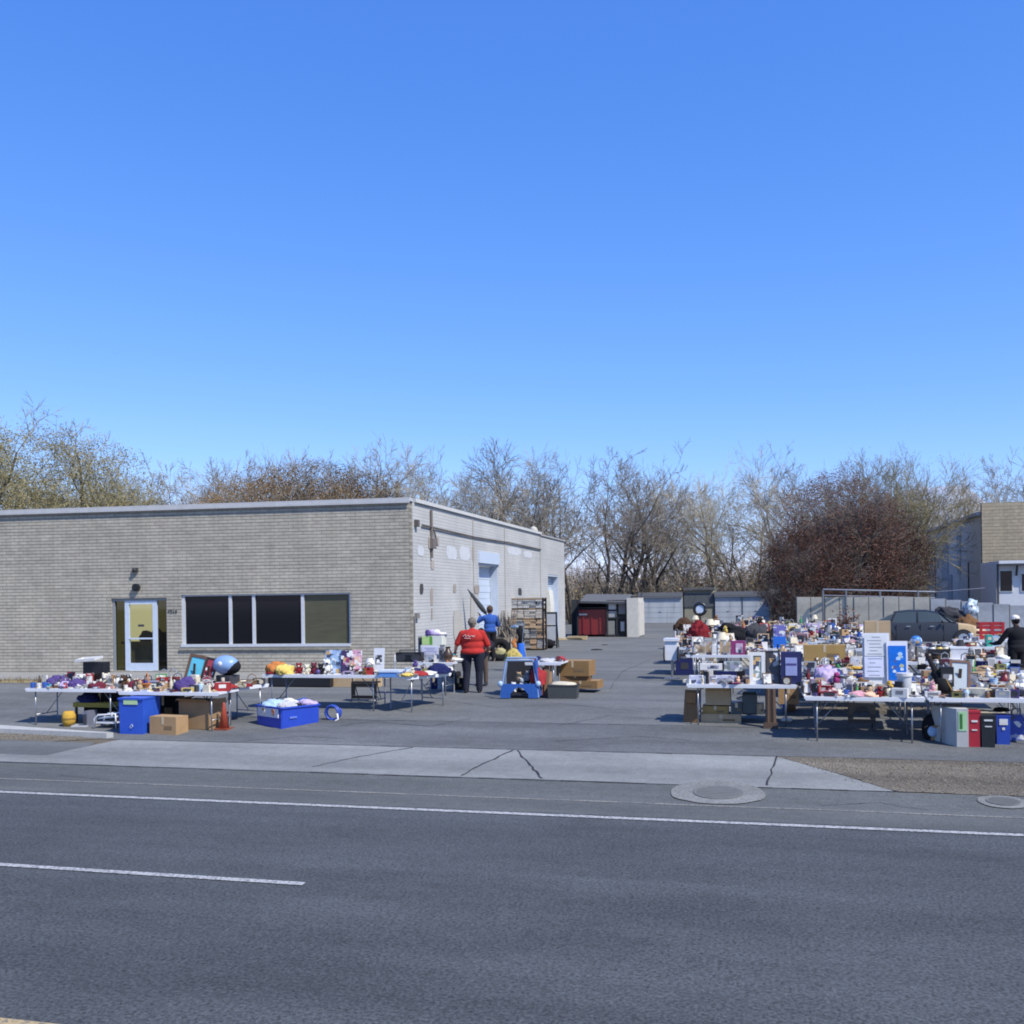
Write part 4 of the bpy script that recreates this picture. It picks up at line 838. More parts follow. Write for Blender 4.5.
# ------------------------------------------------------------------ tables
_tb = {}
def table(label, x, y, L=1.83, rz=0, W=.76, h=.76, group='white folding tables of the sale', cloth=None):
    th = thing('folding_table', label, 'table', (x, y, zg(y)), rz, group)    # origin at front-left corner foot
    key = (L, W, h)
    if key not in _tb:
        mb = MB(); mb.box((L / 2, W / 2, h - .02), (L, W, .04)); mb.box((L / 2, .012, h - .05), (L - .04, .022, .03)); mb.box((L / 2, W - .012, h - .05), (L - .04, .022, .03)); top = mb.mesh('tabletop', [M['plastic_white']])
        legs = []
        for lx in (.2, L - .2):
            for ly in (.06, W - .06):
                mb = MB(); mb.tube([(lx, ly, h - .045), (lx, ly, .02), (lx, ly + (.03 if ly < .3 else -.03), .012)], .014, 7); legs.append(mb.mesh('leg', [M['legmetal']], True))
        br = []
        for lx, s_ in ((.2, 1), (L - .2, -1)):
            mb = MB(); mb.tube([(lx, .06, .22), (lx, W - .06, .22)], .011, 6); mb.tube([(lx, W / 2, .22), (lx + s_ * .42, W / 2, h - .05)], .01, 6); br.append(mb.mesh('brace', [M['legmetal']], True))
        _tb[key] = (top, legs, br)
    top, legs, br = _tb[key]
    for nm, me in [('tabletop', top)] + [('leg', q) for q in legs] + [('brace', q) for q in br]:
        o = bpy.data.objects.new(nm, me); COL.objects.link(o); o.parent = th
    if th is not None: th['_dims'] = 0; del th['_dims']
    return dict(o=th, x=x, y=y, L=L, W=W, h=zg(y) + h, rz=rz, used=[])
def tp(T, u, v):   # table local (0..L, 0..W) -> world
    c, s = math.cos(T['rz']), math.sin(T['rz']); return Vector((T['x'] + u * c - v * s, T['y'] + u * s + v * c, T['h']))

# ------------------------------------------------------------------ sale goods: one prototype mesh set per kind, colours set per object
PR = {}
def proto_item(kind, root, kids=(), fins=('gloss', 'gloss'), rad=.1, h=.15, smooth=R(40)):
    ph = [cm('white'), cm('white')]
    PR[kind] = (root.mesh(kind, ph, smooth), [(n, m.mesh(n, ph, smooth)) for n, m in kids], fins, rad, h)
m = MB(); m.box((0, 0, .004), (.16, .23, .006)); m.box((0, 0, .036), (.16, .23, .006)); m.box((-.077, 0, .02), (.006, .23, .036)); m.box((.002, 0, .02), (.15, .22, .028), 1); proto_item('book', m, fins=('print', 'card'), rad=.12, h=.04, smooth=False)
m = MB(); m.box((0, 0, .085), (.3, .22, .17)); m.box((0, 0, .172), (.29, .05, .004), 1); m.box((0, -.112, .1), (.14, .004, .07), 1); proto_item('carton', m, fins=('card', 'card'), rad=.17, h=.175, smooth=False)
m = MB(); m.box((0, 0, .05), (.3, .2, .1)); m.box((0, -.101, .05), (.2, .004, .06), 1); proto_item('gift_box', m, fins=('print', 'gloss'), rad=.16, h=.1, smooth=False)
m = MB(); m.box((0, 0, .03), (.36, .26, .06)); m.box((0, 0, .061), (.22, .14, .003), 1); proto_item('game_box', m, fins=('print', 'print'), rad=.2, h=.065, smooth=False)
m = MB(); m.lathe([(.034, 0), (.042, .02), (.042, .095), (.038, .095), (.036, .012)], 14); m.tube([(.04, 0, .08), (.072, 0, .07), (.074, 0, .04), (.041, 0, .022)], .007, 6); proto_item('mug', m, rad=.06, h=.1)
m = MB(); m.lathe([(.045, 0), (.05, .01), (.085, .09), (.09, .14), (.05, .2), (.035, .24), (.05, .27), (.044, .27), (.03, .24)], 16); proto_item('vase', m, rad=.09, h=.27)
m = MB(); m.lathe([(.05, 0), (.055, .012), (.12, .06), (.135, .085), (.128, .085), (.11, .06), (.04, .02)], 18); proto_item('bowl', m, rad=.13, h=.085)
m = MB(); m.lathe([(.07, 0), (.08, .008), (.14, .022), (.14, .027), (.08, .014)], 20); m.lathe([(.07, .03), (.14, .045), (.14, .05), (.07, .036)], 20); proto_item('plate', m, rad=.14, h=.05)
m = MB(); m.blob((0, 0, .085), (.095, .095, .085), sub=3, floor=.0); m.lathe([(.05, .155), (.03, .175), (.012, .18), (.016, .2), (.004, .21)], 12, 1); m.tube([(.08, 0, .06), (.14, 0, .1), (.165, 0, .15)], [.025, .016, .012], 7); m.tube([(-.08, 0, .13), (-.15, 0, .13), (-.15, 0, .06), (-.085, 0, .05)], .01, 6); proto_item('teapot', m, rad=.14, h=.2)
m = MB(); m.lathe([(.05, 0), (.055, .01), (.055, .12), (.04, .14)], 14); k = MB(); k.lathe([(.043, .14), (.045, .145), (.045, .165), (.01, .17)], 14, 1); proto_item('jar', m, [('lid', k)], rad=.06, h=.17)
m = MB(); m.lathe([(.036, 0), (.04, .01), (.04, .17), (.014, .22), (.014, .27), (.018, .272), (.018, .29)], 12); proto_item('bottle', m, rad=.045, h=.29)
m = MB(); m.box((0, 0, .15), (.24, .018, .3), 0, 0, R(-14)); k = MB(); k.box((0, -.011, .15), (.19, .008, .25), 1, 0, R(-14)); q = MB(); q.box((0, .07, .11), (.05, .008, .24), 0, 0, R(16)); proto_item('picture_frame', m, [('picture', k), ('easel_back', q)], fins=('wood', 'print'), rad=.13, h=.3, smooth=False)
m = MB(); m.blob((0, 0, .09), (.085, .07, .1), .08, 2, 1, sub=3, floor=0); m.blob((0, -.01, .215), (.07, .065, .062), sub=3); m.blob((0, -.07, .2), (.03, .025, .025), mi=1)
for sx in (-1, 1): m.blob((sx * .055, 0, .265), (.026, .015, .028)); m.blob((sx * .085, -.03, .12), (.03, .035, .06)); m.blob((sx * .06, -.08, .03), (.035, .06, .03), floor=0)
proto_item('soft_toy', m, fins=('cloth', 'cloth'), rad=.12, h=.28)
def foldblob(m, rad, sd):
    bm = bmesh.new(); bmesh.ops.create_icosphere(bm, subdivisions=4, radius=1); off = Vector((sd * 5.1, sd * 2.3, sd * 9.7)); vs = []
    for q in bm.verts:
        p = q.co; low = noise.noise(p * 1.1 + off); fold = 1 - abs(noise.noise(Vector((p.x * 2.2 + low, p.y * 3.4, p.z * 2)) + off)) * 2
        f2 = 1 - abs(noise.noise(Vector((p.x * 4.5, p.y * 6.5 + low * 2, p.z * 3)) + off)) * 2
        k = 1 + .42 * low + .2 * fold + .1 * f2 + .05 * noise.noise(p * 9 + off); z = rad[2] * (p.z * k * .7 + .3 + .18 * f2 * (p.z > 0))
        vs.append((p.x * rad[0] * k, p.y * rad[1] * k, max(0, z)))
    fs = [tuple(x.index for x in f.verts) for f in bm.faces]; bm.free(); m.add(vs, fs)
for i in range(4):
    m = MB(); foldblob(m, (.2, .15, .085), i); proto_item(f'folded_cloth{i}', m, fins=('cloth', 'cloth'), rad=.17, h=.1, smooth=True)
m = MB(); m.blob((0, 0, .03), (.05, .14, .032), sub=3, floor=.006); m.blob((0, .06, .06), (.043, .07, .055), sub=3, floor=.006); m.box((0, 0, .006), (.085, .26, .012), 1); proto_item('shoe', m, fins=('cloth', 'gloss'), rad=.12, h=.11)
m = MB(); m.lathe([(.1, 0), (.11, .01), (.15, .12), (.16, .12), (.16, .14), (.14, .14), (.1, .02)], 16); k = MB(); k.tube([(-.15, 0, .13), (-.12, 0, .26), (0, 0, .32), (.12, 0, .26), (.15, 0, .13)], .012, 6); proto_item('basket', m, [('handle', k)], fins=('wood', 'wood'), rad=.16, h=.32)
m = MB(); m.lathe([(.07, 0), (.075, .015), (.02, .03), (.045, .1), (.05, .16), (.02, .22), (.012, .3)], 14); k = MB(); k.lathe([(.14, .27), (.08, .44), (.076, .44), (.135, .27)], 18, 1); proto_item('table_lamp', m, [('lamp_shade', k)], fins=('gloss', 'cloth'), rad=.13, h=.45)
m = MB(); m.box((0, 0, .09), (.34, .12, .18)); k = MB(); k.tube([(-.1, -.06, .08), (-.1, -.068, .08)], .065, 16, 1); k2 = MB(); k2.tube([(.1, -.06, .08), (.1, -.068, .08)], .065, 16, 1); q = MB(); q.tube([(-.14, 0, .18), (-.14, 0, .22), (.14, 0, .22), (.14, 0, .18)], .009, 6, 1); d = MB(); d.box((0, -.063, .145), (.16, .006, .035), 1); proto_item('radio', m, [('speaker', k), ('speaker', k2), ('handle', q), ('display', d)], rad=.19, h=.22)
m = MB(); m.box((0, 0, .1), (.28, .11, .2), 0, 0, 0, 0, .82); k = MB(); k.tube([(-.09, 0, .2), (-.08, 0, .3), (0, 0, .34), (.08, 0, .3), (.09, 0, .2)], .01, 6, 1); q = MB(); q.box((0, -.058, .17), (.06, .01, .03), 1); proto_item('handbag', m, [('strap', k), ('clasp', q)], fins=('cloth', 'metal'), rad=.15, h=.34)
m = MB(); m.lathe([(.055, 0), (.055, .15), (.058, .15), (.058, .17), (.01, .172)], 16); proto_item('tin', m, fins=('print', 'metal'), rad=.06, h=.17)
m = MB(); m.blob((0, .01, .05), (.09, .1, .08), sub=3, floor=0); m.box((0, -.12, .012), (.15, .1, .01)); proto_item('cap', m, fins=('cloth', 'cloth'), rad=.13, h=.13)
m = MB(); m.lathe([(.05, 0), (.05, .015), (.015, .03), (.02, .09), (.012, .15), (.03, .2), (.03, .215)], 12); k = MB(); k.lathe([(.012, .21), (.012, .3), (.003, .31)], 10, 1); proto_item('candlestick', m, [('candle', k)], fins=('metal', 'gloss'), rad=.05, h=.31)
m = MB(); m.prism([(-.11, .025), (.11, .025), (.115, .06), (.06, .065), (.035, .1), (-.05, .1), (-.075, .065), (-.11, .06)], 'Y', -.045, .045)
for a_ in (-.07, .07):
    for b_ in (-.046, .046): m.tube([(a_, b_ - .008, .026), (a_, b_ + .008, .026)], .026, 12, 1)
proto_item('toy_car', m, rad=.11, h=.1)
m = MB(); m.lathe([(.04, 0), (.04, .012), (.028, .02), (.045, .08), (.03, .13), (.016, .15)], 12); m.blob((0, 0, .172), (.026, .026, .03), mi=1); m.blob((-.04, -.02, .1), (.014, .014, .045)); m.blob((.04, -.02, .1), (.014, .014, .045)); proto_item('figurine', m, rad=.06, h=.2)
m = MB(); m.blob((0, 0, .11), (.11, .11, .11), sub=3); proto_item('ball', m, rad=.11, h=.22)
m = MB(); m.lathe([(.09, 0), (.1, .012), (.1, .11), (.104, .11), (.096, .115), (.09, .02)], 18); m.tube([(.1, 0, .09), (.28, 0, .11)], .013, 6, 1); proto_item('saucepan', m, fins=('metal', 'gloss'), rad=.14, h=.12)
m = MB(); m.box((0, 0, .012), (.36, .25, .014))
for x_, y_, a_, b_ in ((0, -.12, .36, .012), (0, .12, .36, .012), (-.174, 0, .012, .228), (.174, 0, .012, .228)): m.box((x_, y_, .03), (a_, b_, .04))
proto_item('tray', m, rad=.2, h=.05, smooth=False)
m = MB(); m.box((0, 0, .16), (.17, .14, .32)); m.box((0, -.072, .16), (.13, .004, .2), 1); proto_item('upright_box', m, fins=('print', 'print'), rad=.12, h=.32, smooth=False)
m = MB(); m.box((0, 0, .12), (.03, .17, .24)); m.box((.004, .004, .12), (.024, .165, .23), 1); proto_item('standing_book', m, fins=('print', 'card'), rad=.09, h=.24, smooth=False)
m = MB(); m.box((0, 0, .1), (.2, .03, .2), 0, 0, R(-8)); k = MB(); k.tube([(0, -.02, .1), (0, -.028, .1)], .08, 20, 1); proto_item('clock', m, [('dial', k)], fins=('wood', 'gloss'), rad=.11, h=.2)
GRP = {'folded_cloth': 'heaps of cloth for sale', 'picture_frame': 'picture frames for sale'}
def item(kind, colour, loc, rz=0, s=1.0, colour2=None, label=None, cat=None, group=None, scale=None, rx=0, ry=0, c1fin=None):
    me, kids, fins, rad, h = PR[kind]; nm = kind.rstrip('0123456789')
    colour2 = colour2 or rnd.choice(('white', 'black', 'cream', 'charcoal', 'grey'))
    m1, m2 = cm(colour, c1fin or fins[0]), cm(colour2, fins[1])
    def mk(n, me_):
        o = bpy.data.objects.new(n, me_); COL.objects.link(o)
        for sl, mm in zip(o.material_slots, (m1, m2)): sl.link = 'OBJECT'; sl.material = mm
        return o
    o = mk(nm, me); o.location = loc; o.rotation_euler = (rx, ry, rz); o.scale = scale or (s, s, s)
    if label and len(label.split()) > 16: label = label.replace('on the table ', '', 1).replace(' right behind', ' behind')
    tag(o, label, cat or nm.replace('_', ' '), group or GRP.get(nm, nm.replace('_', ' ') + 's for sale'))
    for n, k in kids: c = mk(n, k); c.parent = o
    return o
KW = [('book', 12), ('carton', 10), ('gift_box', 11), ('game_box', 10), ('mug', 3), ('vase', 2), ('bowl', 4), ('plate', 5), ('teapot', 2), ('jar', 3), ('bottle', 2), ('picture_frame', 7), ('soft_toy', 4), ('folded_cloth', 13), ('shoe', 4), ('basket', 4), ('table_lamp', 1),
      ('radio', 3), ('handbag', 4), ('tin', 4), ('cap', 2), ('candlestick', 2), ('toy_car', 1), ('figurine', 2), ('saucepan', 3), ('tray', 4), ('upright_box', 4), ('standing_book', 8), ('clock', 2)]
CW = [('white', 15), ('cream', 13), ('pale grey', 11), ('grey', 8), ('black', 9), ('charcoal', 6), ('tan', 10), ('brown', 9), ('dark brown', 7), ('cardboard', 10), ('red', 3), ('dark red', 4), ('maroon', 3), ('pink', 3), ('peach', 3), ('purple', 2), ('lilac', 2), ('navy', 5), ('blue', 3), ('light blue', 3), ('turquoise', 1), ('green', 2), ('dark green', 2), ('olive', 2), ('yellow', 2), ('mustard', 3), ('orange', 2), ('magenta', 1)]
def wpick(L, r): return r.choices([a for a, _ in L], [b for _, b in L])[0]
KINDLAB = {'folded_cloth': 'cloth heap', 'gift_box': 'printed carton', 'game_box': 'flat game box', 'upright_box': 'tall printed box', 'standing_book': 'upright book', 'carton': 'plain carton', 'plate': 'pair of stacked plates'}
KINDLAB = {k: v for k, v in KINDLAB.items() if k != 'plate'}
def fill(T, n, phrase, seed, maxs=1.0, kinds=KW, cols=CW, pack=.56, vmin=0):
    r = random.Random(seed); done = T.setdefault('done', set()); tries = 0; k = 0
    while k < n and tries < n * 90:
        tries += 1
        kind = wpick(kinds, r); col = wpick(cols, r)
        if kind in ('soft_toy', 'cap', 'teapot', 'vase', 'radio') and col not in ('white', 'cream', 'pale grey', 'grey', 'black', 'charcoal', 'tan', 'brown', 'dark brown', 'olive', 'peach', 'light blue', 'dark red'): continue
        if (kind, col) in done: continue
        pk = kind + str(r.randrange(4)) if kind == 'folded_cloth' else kind
        me, kids, fins, rad, h = PR[pk]; s = r.uniform(.6, .98) * maxs
        u, v = r.uniform(.06, T['L'] - .06), r.uniform(.05, T['W'] - .05)
        if (v < .2 and h * s > .22) or v < vmin: continue
        ok = all((u - a) ** 2 + (v - b) ** 2 > ((rad * s + q) * pack) ** 2 for a, b, q in T['used'])
        mrg = min(rad * s * .55, .12)
        if not ok or u < mrg or u > T['L'] - mrg or v < mrg or v > T['W'] - mrg: continue
        T['used'].append((u, v, rad * s)); done.add((kind, col)); k += 1
        where = '' if n < 9 else ('at the front edge ' if v < T['W'] * .3 else ('at the back ' if v > T['W'] * .7 else ''))
        side = 'left' if u < T['L'] / 3 else ('right' if u > 2 * T['L'] / 3 else 'middle')
        cl_ = 'cardboard coloured' if col == 'cardboard' else col; lab = f"{cl_} {KINDLAB.get(kind, kind.replace('_', ' '))} {phrase}"
        rz = T['rz'] + (r.uniform(-.5, .5) if kind in ('picture_frame', 'radio', 'carton', 'gift_box', 'upright_box', 'clock') else r.uniform(0, 6.28))
        p = tp(T, u, v); item(pk, col, p, rz, s, label=lab, scale=(s * r.uniform(.9, 1.12), s * r.uniform(.9, 1.12), s * r.uniform(.9, 1.15)))
        # something on top of flat goods
        if kind in ('game_box', 'book', 'carton', 'gift_box') and r.random() < .55:
            kind2 = r.choice(('book', 'folded_cloth', 'mug', 'figurine', 'bowl', 'soft_toy', 'gift_box', 'shoe')); c2 = wpick(cols, r)
            if (kind2, c2) in done: continue
            done.add((kind2, c2)); k += 1; pk2 = kind2 + '1' if kind2 == 'folded_cloth' else kind2; s2 = s * (.6 if kind2 in ('folded_cloth', 'gift_box') else .8)
            item(pk2, c2, p + Vector((0, 0, h * s * 1.02)), r.uniform(0, 6), s2, label=f"{'cardboard coloured' if c2 == 'cardboard' else c2} {KINDLAB.get(kind2, kind2.replace('_', ' '))} stacked {phrase}")

# --- right hand side of the lot
EXTRA = []
def back_row(T, label, phrase, n, s_):
    Q = table(label, T['x'] + .06, T['y'] + .8, T['L']); EXTRA.append((Q, n, phrase, s_))

A1 = table('front folding table in front of the white notice board and blue poster', .53, 17.32, 1.88, group='white folding tables of the sale')
A2 = table('front folding table over the red bin, cut by the picture edge', 2.45, 17.34, 1.88)
B0 = table('folding table beside the dark wooden pedestal, boxes stacked underneath', -1.5, 18.5, 1.95)
B1 = table('folding table just behind the front one with the notice board', .55, 18.2, 1.86)
B2 = table('folding table behind the tilted wooden mirror', 2.5, 18.3, 1.7)
C0 = table('folding table of small boxes, second from the front by the driveway', -1.95, 23.9)
C1 = table('folding table behind the navy box with a pale panel', -.05, 22.0)
C2 = table('folding table behind the purple cloth and long tan carton', 1.9, 22.2, 1.5)
C3 = table('folding table with pale goods directly left of the person in black', 3.26, 22.9, 1.6)
D0 = table('folding table behind the white wheeled cart', -2.75, 27.3, 1.83)
D1 = table('folding table behind the tall blue and purple box', -.7, 26.9)
D2 = table('folding table behind the long tan carton', 1.25, 26.6)
D3 = table('folding table with a white chest on it behind the blue poster', 3.75, 27.4)
E0 = table('folding table in the fifth row, nearest the driveway', -3.05, 31.4)
E1 = table('folding table in the fifth row, second from the driveway', -1.1, 31.2)
E2 = table('folding table in the fifth row, third from the driveway', .85, 31.0)
E3 = table('folding table with green and blue books near the red crate', 5.2, 31.2)
F0 = table('folding table in the sixth row, nearest the driveway', -2.75, 35.6)
F1 = table('folding table in the sixth row, in front of the dark container', -.8, 35.4)
F2 = table('folding table in the sixth row, left of the parked sedan', 1.2, 35.2)
G0 = table('folding table in the seventh row, below the dark shed', -3.5, 40.2)
G1 = table('folding table in the seventh row, in front of the right garage doors', -1.5, 40.0)
G2 = table('folding table in the seventh row, in front of the tan grey fence', .6, 40.0)
H1 = table('farthest folding table, below the open container', -1.7, 45.2)
H2 = table('farthest folding table, beside the front of the sedan', .4, 45.0)
H0 = table('farthest folding table, nearest the garages', -3.7, 45.4)
for T_, w_, n_, s_ in ((C0, 'behind the row of upright boxes', 13, 1.2), (C1, 'behind the long tan carton table', 13, 1.2), (C2, 'right behind the tall tan carton', 10, .85), (D0, 'two behind the white wheeled cart', 12, 1.3), (D1, 'just behind the tall purple box', 12, 1.3), (D2, 'two behind the long tan carton', 12, 1.3), (E0, 'just behind the dark red clothes heap', 11, 1.35), (E1, 'just behind the black coats', 11, 1.35), (E2, 'behind the third table of the fifth row', 11, 1.35),
                    (F0, 'behind the round black ringed mirror', 9, 1.45), (F1, 'behind the sixth row, below the dark container', 10, 1.45), (F2, 'behind the sixth row, left of the sedan', 10, 1.45), (G0, 'behind the seventh row, driveway end', 8, 1.5), (G1, 'behind the seventh row, below the right garages', 9, 1.5), (G2, 'behind the seventh row, below the tan grey fence', 9, 1.5)):
    back_row(T_, 'folding table ' + w_ + ' in the sale', 'on the table ' + w_, n_, s_)
for x_, y_, L_, w_, n_, s_ in ((.62, 19.25, 1.83, 'behind the lilac cloth heap', 16, .95), (2.62, 19.3, 1.83, 'two behind the front one over the red bin', 16, .95), (.72, 20.25, 1.83, 'third behind the left half of the front table', 15, 1.0), (2.75, 20.4, 1.83, 'third behind the tilted mirror', 15, 1.0), (.85, 21.1, .95, 'close in front of the long tan carton', 8, .8)):
    EXTRA.append((table('folding table ' + w_ + ' in the sale', x_, y_, L_), n_, 'on the table ' + w_, s_))
J1 = table('folding table between the driveway and the table of upright boxes', -2.3, 21.3, 1.5) if False else None
# ------------------------------------------------------------------ single pieces, right side
def span(px0, px1, pt, pb, Y, z0=None):
    a, b = onY(px0, pb, Y), onY(px1, pt, Y); za = a.z if z0 is None else z0
    return (a.x + b.x) / 2, abs(b.x - a.x), za, max(.02, b.z - za)
def carton(label, px0, px1, pt, pb, Y, d, mat, z0=None, rz=0, name='carton', cat='box', group=None, open_=False, mark=None):
    x, w_, za, h = span(px0, px1, pt, pb, Y, z0); mb = MB()
    if open_:
        t_ = .012
        mb.box((0, d / 2, .01), (w_, d, .02)); mb.box((0, t_ / 2, h / 2), (w_, t_, h)); mb.box((0, d - t_ / 2, h / 2), (w_, t_, h)); mb.box((-w_ / 2 + t_ / 2, d / 2, h / 2), (t_, d - 2 * t_, h)); mb.box((w_ / 2 - t_ / 2, d / 2, h / 2), (t_, d - 2 * t_, h))
        mb.box((0, -.05, h + .01), (w_ * .95, .11, .008), 0, 0, R(-25)); mb.box((-w_ / 2 - .05, d / 2, h + .015), (.11, d * .95, .008), 0, 0, 0, R(-30)); mb.box((w_ / 2 + .04, d / 2, h - .02), (.008, d * .9, .1))
    else:
        mb.box((0, d / 2, h / 2), (w_, d, h)); mb.box((0, d / 2, h + .002), (w_ * .98, .05, .004), 1); mb.box((0, -.002, h * .78), (.05, .004, h * .42), 1); mb.box((w_ * .2, -.002, h * .4), (w_ * .3, .004, h * .2), 2)
    return tag(mb.build(name, [mat, cm((.5, .4, .26), 'gloss'), mark or cm((.2, .13, .07), 'card')], None, False, (x, Y, za), rz), label, cat, group)
CB = cm('cardboard', 'card'); CB2 = cm((.30, .19, .10), 'card'); CB3 = cm((.44, .32, .19), 'card'); CB4 = cm((.34, .22, .08), 'card'); CB5 = cm((.25, .15, .065), 'card'); CB6 = cm((.19, .11, .055), 'card')
# notice board
Y = 18.45; x, w_, z0, h = span(863, 889.5, 633, 680, Y, B1['h']); B1['used'] += [(x - B1['x'], .3, .22), (x - B1['x'] + .5, .3, .2)]
th = thing('notice_board', 'white foam notice board with two paper notices standing behind the front table', 'notice board', (x, Y, z0))
mb = MB(); mb.box((0, .02, h / 2), (w_, .03, h), 0, 0, R(-6)); mb.build('board', cm((.62, .64, .66), 'card'), th)
def paper(px0, px1, pt, pb, c, rows, seed):
    xx, ww, zz, hh = span(px0, px1, pt, pb, Y); mb = MB(); oy = -.03 + ((zz + hh / 2) - z0 - h / 2) * .105 + .02
    mb.box((xx - x, oy - .012, zz - z0 + hh / 2), (ww, .006, hh), 0, 0, R(-6)); o = mb.build('paper', cm(c, 'card'), th); r_ = random.Random(seed)
    for k in range(rows):
        mb = MB(); l_ = ww * r_.uniform(.3, .75); zq = zz - z0 + hh * (.9 - .8 * k / max(1, rows - 1)); mb.box((xx - x + r_.uniform(-.03, .02), oy - .016 + (zq - (zz - z0 + hh / 2)) * .105, zq), (l_, .004, hh * .035)); mb.build('writing', cm((.3, .32, .36), 'card'), o)
paper(864.5, 886, 635, 656, (.60, .62, .64), 6, 1); paper(864.5, 883.5, 656.5, 677, (.58, .6, .72), 5, 2)
mb = MB(); mb.blob((.19, -.03, h * .35), (.022, .012, .025)); mb.blob((.195, -.035, h * .22), (.022, .012, .022)); mb.build('clip', cm('charcoal'), th)
# blue poster
x, w_, z0, h = span(887, 907.5, 641, 680, 18.4, B1['h'])
th = thing('blue_poster', 'blue flower print with a white border standing beside the white notice board', 'poster', (x, 18.4, z0))
mb = MB(); mb.box((0, 0, h / 2), (w_, .02, h), 0, 0, R(-5)); mb.build('frame', cm((.66, .67, .74), 'card'), th)
mb = MB(); mb.box((0.0, -.014, h * .53), (w_ * .83, .006, h * .74), 0, 0, R(-5)); pc = mb.build('print', cm((.012, .14, .55), 'cloth'), th)
r_ = random.Random(5)
for k in range(13):
    mb = MB(); c = ((.5, .5, .3), (.45, .65, .85), (.08, .3, .75), (.7, .78, .85), (.1, .12, .3))[k % 5]; rr = r_.uniform(.012, .04); xx, zz = r_.uniform(-.07, .09), h * r_.uniform(.35, .75)
    mb.tube([(xx, -.016 + (zz - h / 2) * .087, zz), (xx, -.021 + (zz - h / 2) * .087, zz)], rr, 9); mb.build('petal', cm(c, 'card'), pc)
carton('tall tan cardboard carton standing behind the white notice board', 865, 890.5, 621, 660, 22.35, .28, CB3, C2['h']); C2['used'].append((.35, .25, .3))
carton('long tan carton lying on the table right of the tall purple box', 804, 845.5, 645, 660, 22.05, .3, CB4, C1['h']); C1['used'].append((1.15, .2, .42))
x, w_, z0, h = span(773.5, 785.5, 625, 648, 26.95, D1['h']); D1['used'].append((x - D1['x'], .12, .17))
th = thing('tall_box', 'tall purple box with a bright blue lower half above the navy box', 'box', (x, 26.95, z0)); mb = MB(); mb.box((0, .1, h * .75), (w_, .2, h * .5)); mb.build('top_half', cm((.17, .16, .42), 'print'), th); mb = MB(); mb.box((0, .1, h * .25), (w_ + .01, .205, h * .5)); mb.build('lower_half', cm((.03, .16, .6), 'gloss'), th)
# frames on B0
def framed(px0, px1, pt, pb, Y, z0, cf, cp, label, border=.18, tilt=-8, T=None, rz=0, name='picture_frame', fin='print'):
    x, w_, z0, h = span(px0, px1, pt, pb, Y, z0); th = thing(name, label, 'picture frame' if name == 'picture_frame' else name.replace('_', ' '), (x, Y, z0), rz, 'large framed pictures for sale'); b = min(w_, h) * border
    mb = MB()
    for cx, cz, a, c in ((0, b / 2, w_, b), (0, h - b / 2, w_, b), (-w_ / 2 + b / 2, h / 2, b, h - 2 * b), (w_ / 2 - b / 2, h / 2, b, h - 2 * b)): mb.box((cx, 0, cz), (a, .03, c))
    f = mb.build('frame', cm(cf, 'wood' if fin != 'gloss' else 'gloss'), th); f.rotation_euler.x = R(tilt)
    mb = MB(); mb.box((0, .006, h / 2), (w_ - 2 * b + .004, .014, h - 2 * b + .004)); p = mb.build('picture', cm(cp, fin), th); p.rotation_euler.x = R(tilt)
    mb = MB(); mb.box((0, .1, h * .35), (.05, .01, h * .75)); q = mb.build('easel_back', cm('dark brown', 'wood'), th); q.rotation_euler.x = R(-tilt * .6)
    if T: T['used'].append((x - T['x'], max(.1, Y - T['y']), w_ * .6))
    return th
framed(749.5, 765, 652, 677, 18.62, B0['h'], 'white', (.25, .3, .27), 'white framed picture of pale green woods left of the dark photo frame', .24, T=B0)
framed(765.5, 780, 650.5, 677, 18.68, B0['h'], (.03, .025, .025), (.05, .045, .05), 'black frame with white shapes between the white frame and navy box', .1, T=B0)
x, w_, z0, h = span(781, 801.5, 652, 677, 18.6, B0['h']); B0['used'].append((x - B0['x'], .2, .22))
th = thing('navy_box', 'navy blue box with a pale lilac panel at the end of the table', 'box', (x, 18.6, z0)); mb = MB(); mb.box((0, .09, h / 2), (w_, .18, h)); mb.build('body', cm((.02, .022, .09), 'gloss'), th); mb = MB(); mb.box((.0, -.006, h * .55), (w_ * .56, .012, h * .55)); mb.build('panel', cm((.3, .33, .55), 'card'), th); mb = MB(); mb.box((0, -.014, h * .62), (w_ * .5, .004, h * .06)); mb.build('panel_line', cm((.08, .07, .2), 'card'), th)
x, w_, z0, h = span(731, 745, 641, 656, 23.95, C0['h']); C0['used'].append((x - C0['x'], .12, .2))
th = thing('magenta_box', 'magenta box with a pale pink front at the end of the row of small boxes', 'box', (x, 23.95, z0)); mb = MB(); mb.box((0, .12, h / 2), (w_, .24, h)); mb.build('body', cm('magenta', 'gloss'), th); mb = MB(); mb.box((.03, -.005, h * .48), (w_ * .5, .01, h * .7)); mb.build('panel', cm((.55, .4, .5), 'print'), th)
for px, c, lab in ((703, 'cream', 'cream'), (709, 'dark red', 'dark red'), (721, 'tan', 'tan'), (727, 'pale grey', 'pale grey'), (715, 'white', 'white'), (697, 'charcoal', 'charcoal')):
    p = onY(px, 654, 23.98); p.z = C0['h']; C0['used'].append((p.x - C0['x'], .1, .1)); item('upright_box', c, p, rnd.uniform(-.2, .2), .95, rnd.choice(('white', 'peach', 'tan')), f'{lab} upright box in the row along the table edge left of the magenta box', 'box', 'upright boxes in a row')
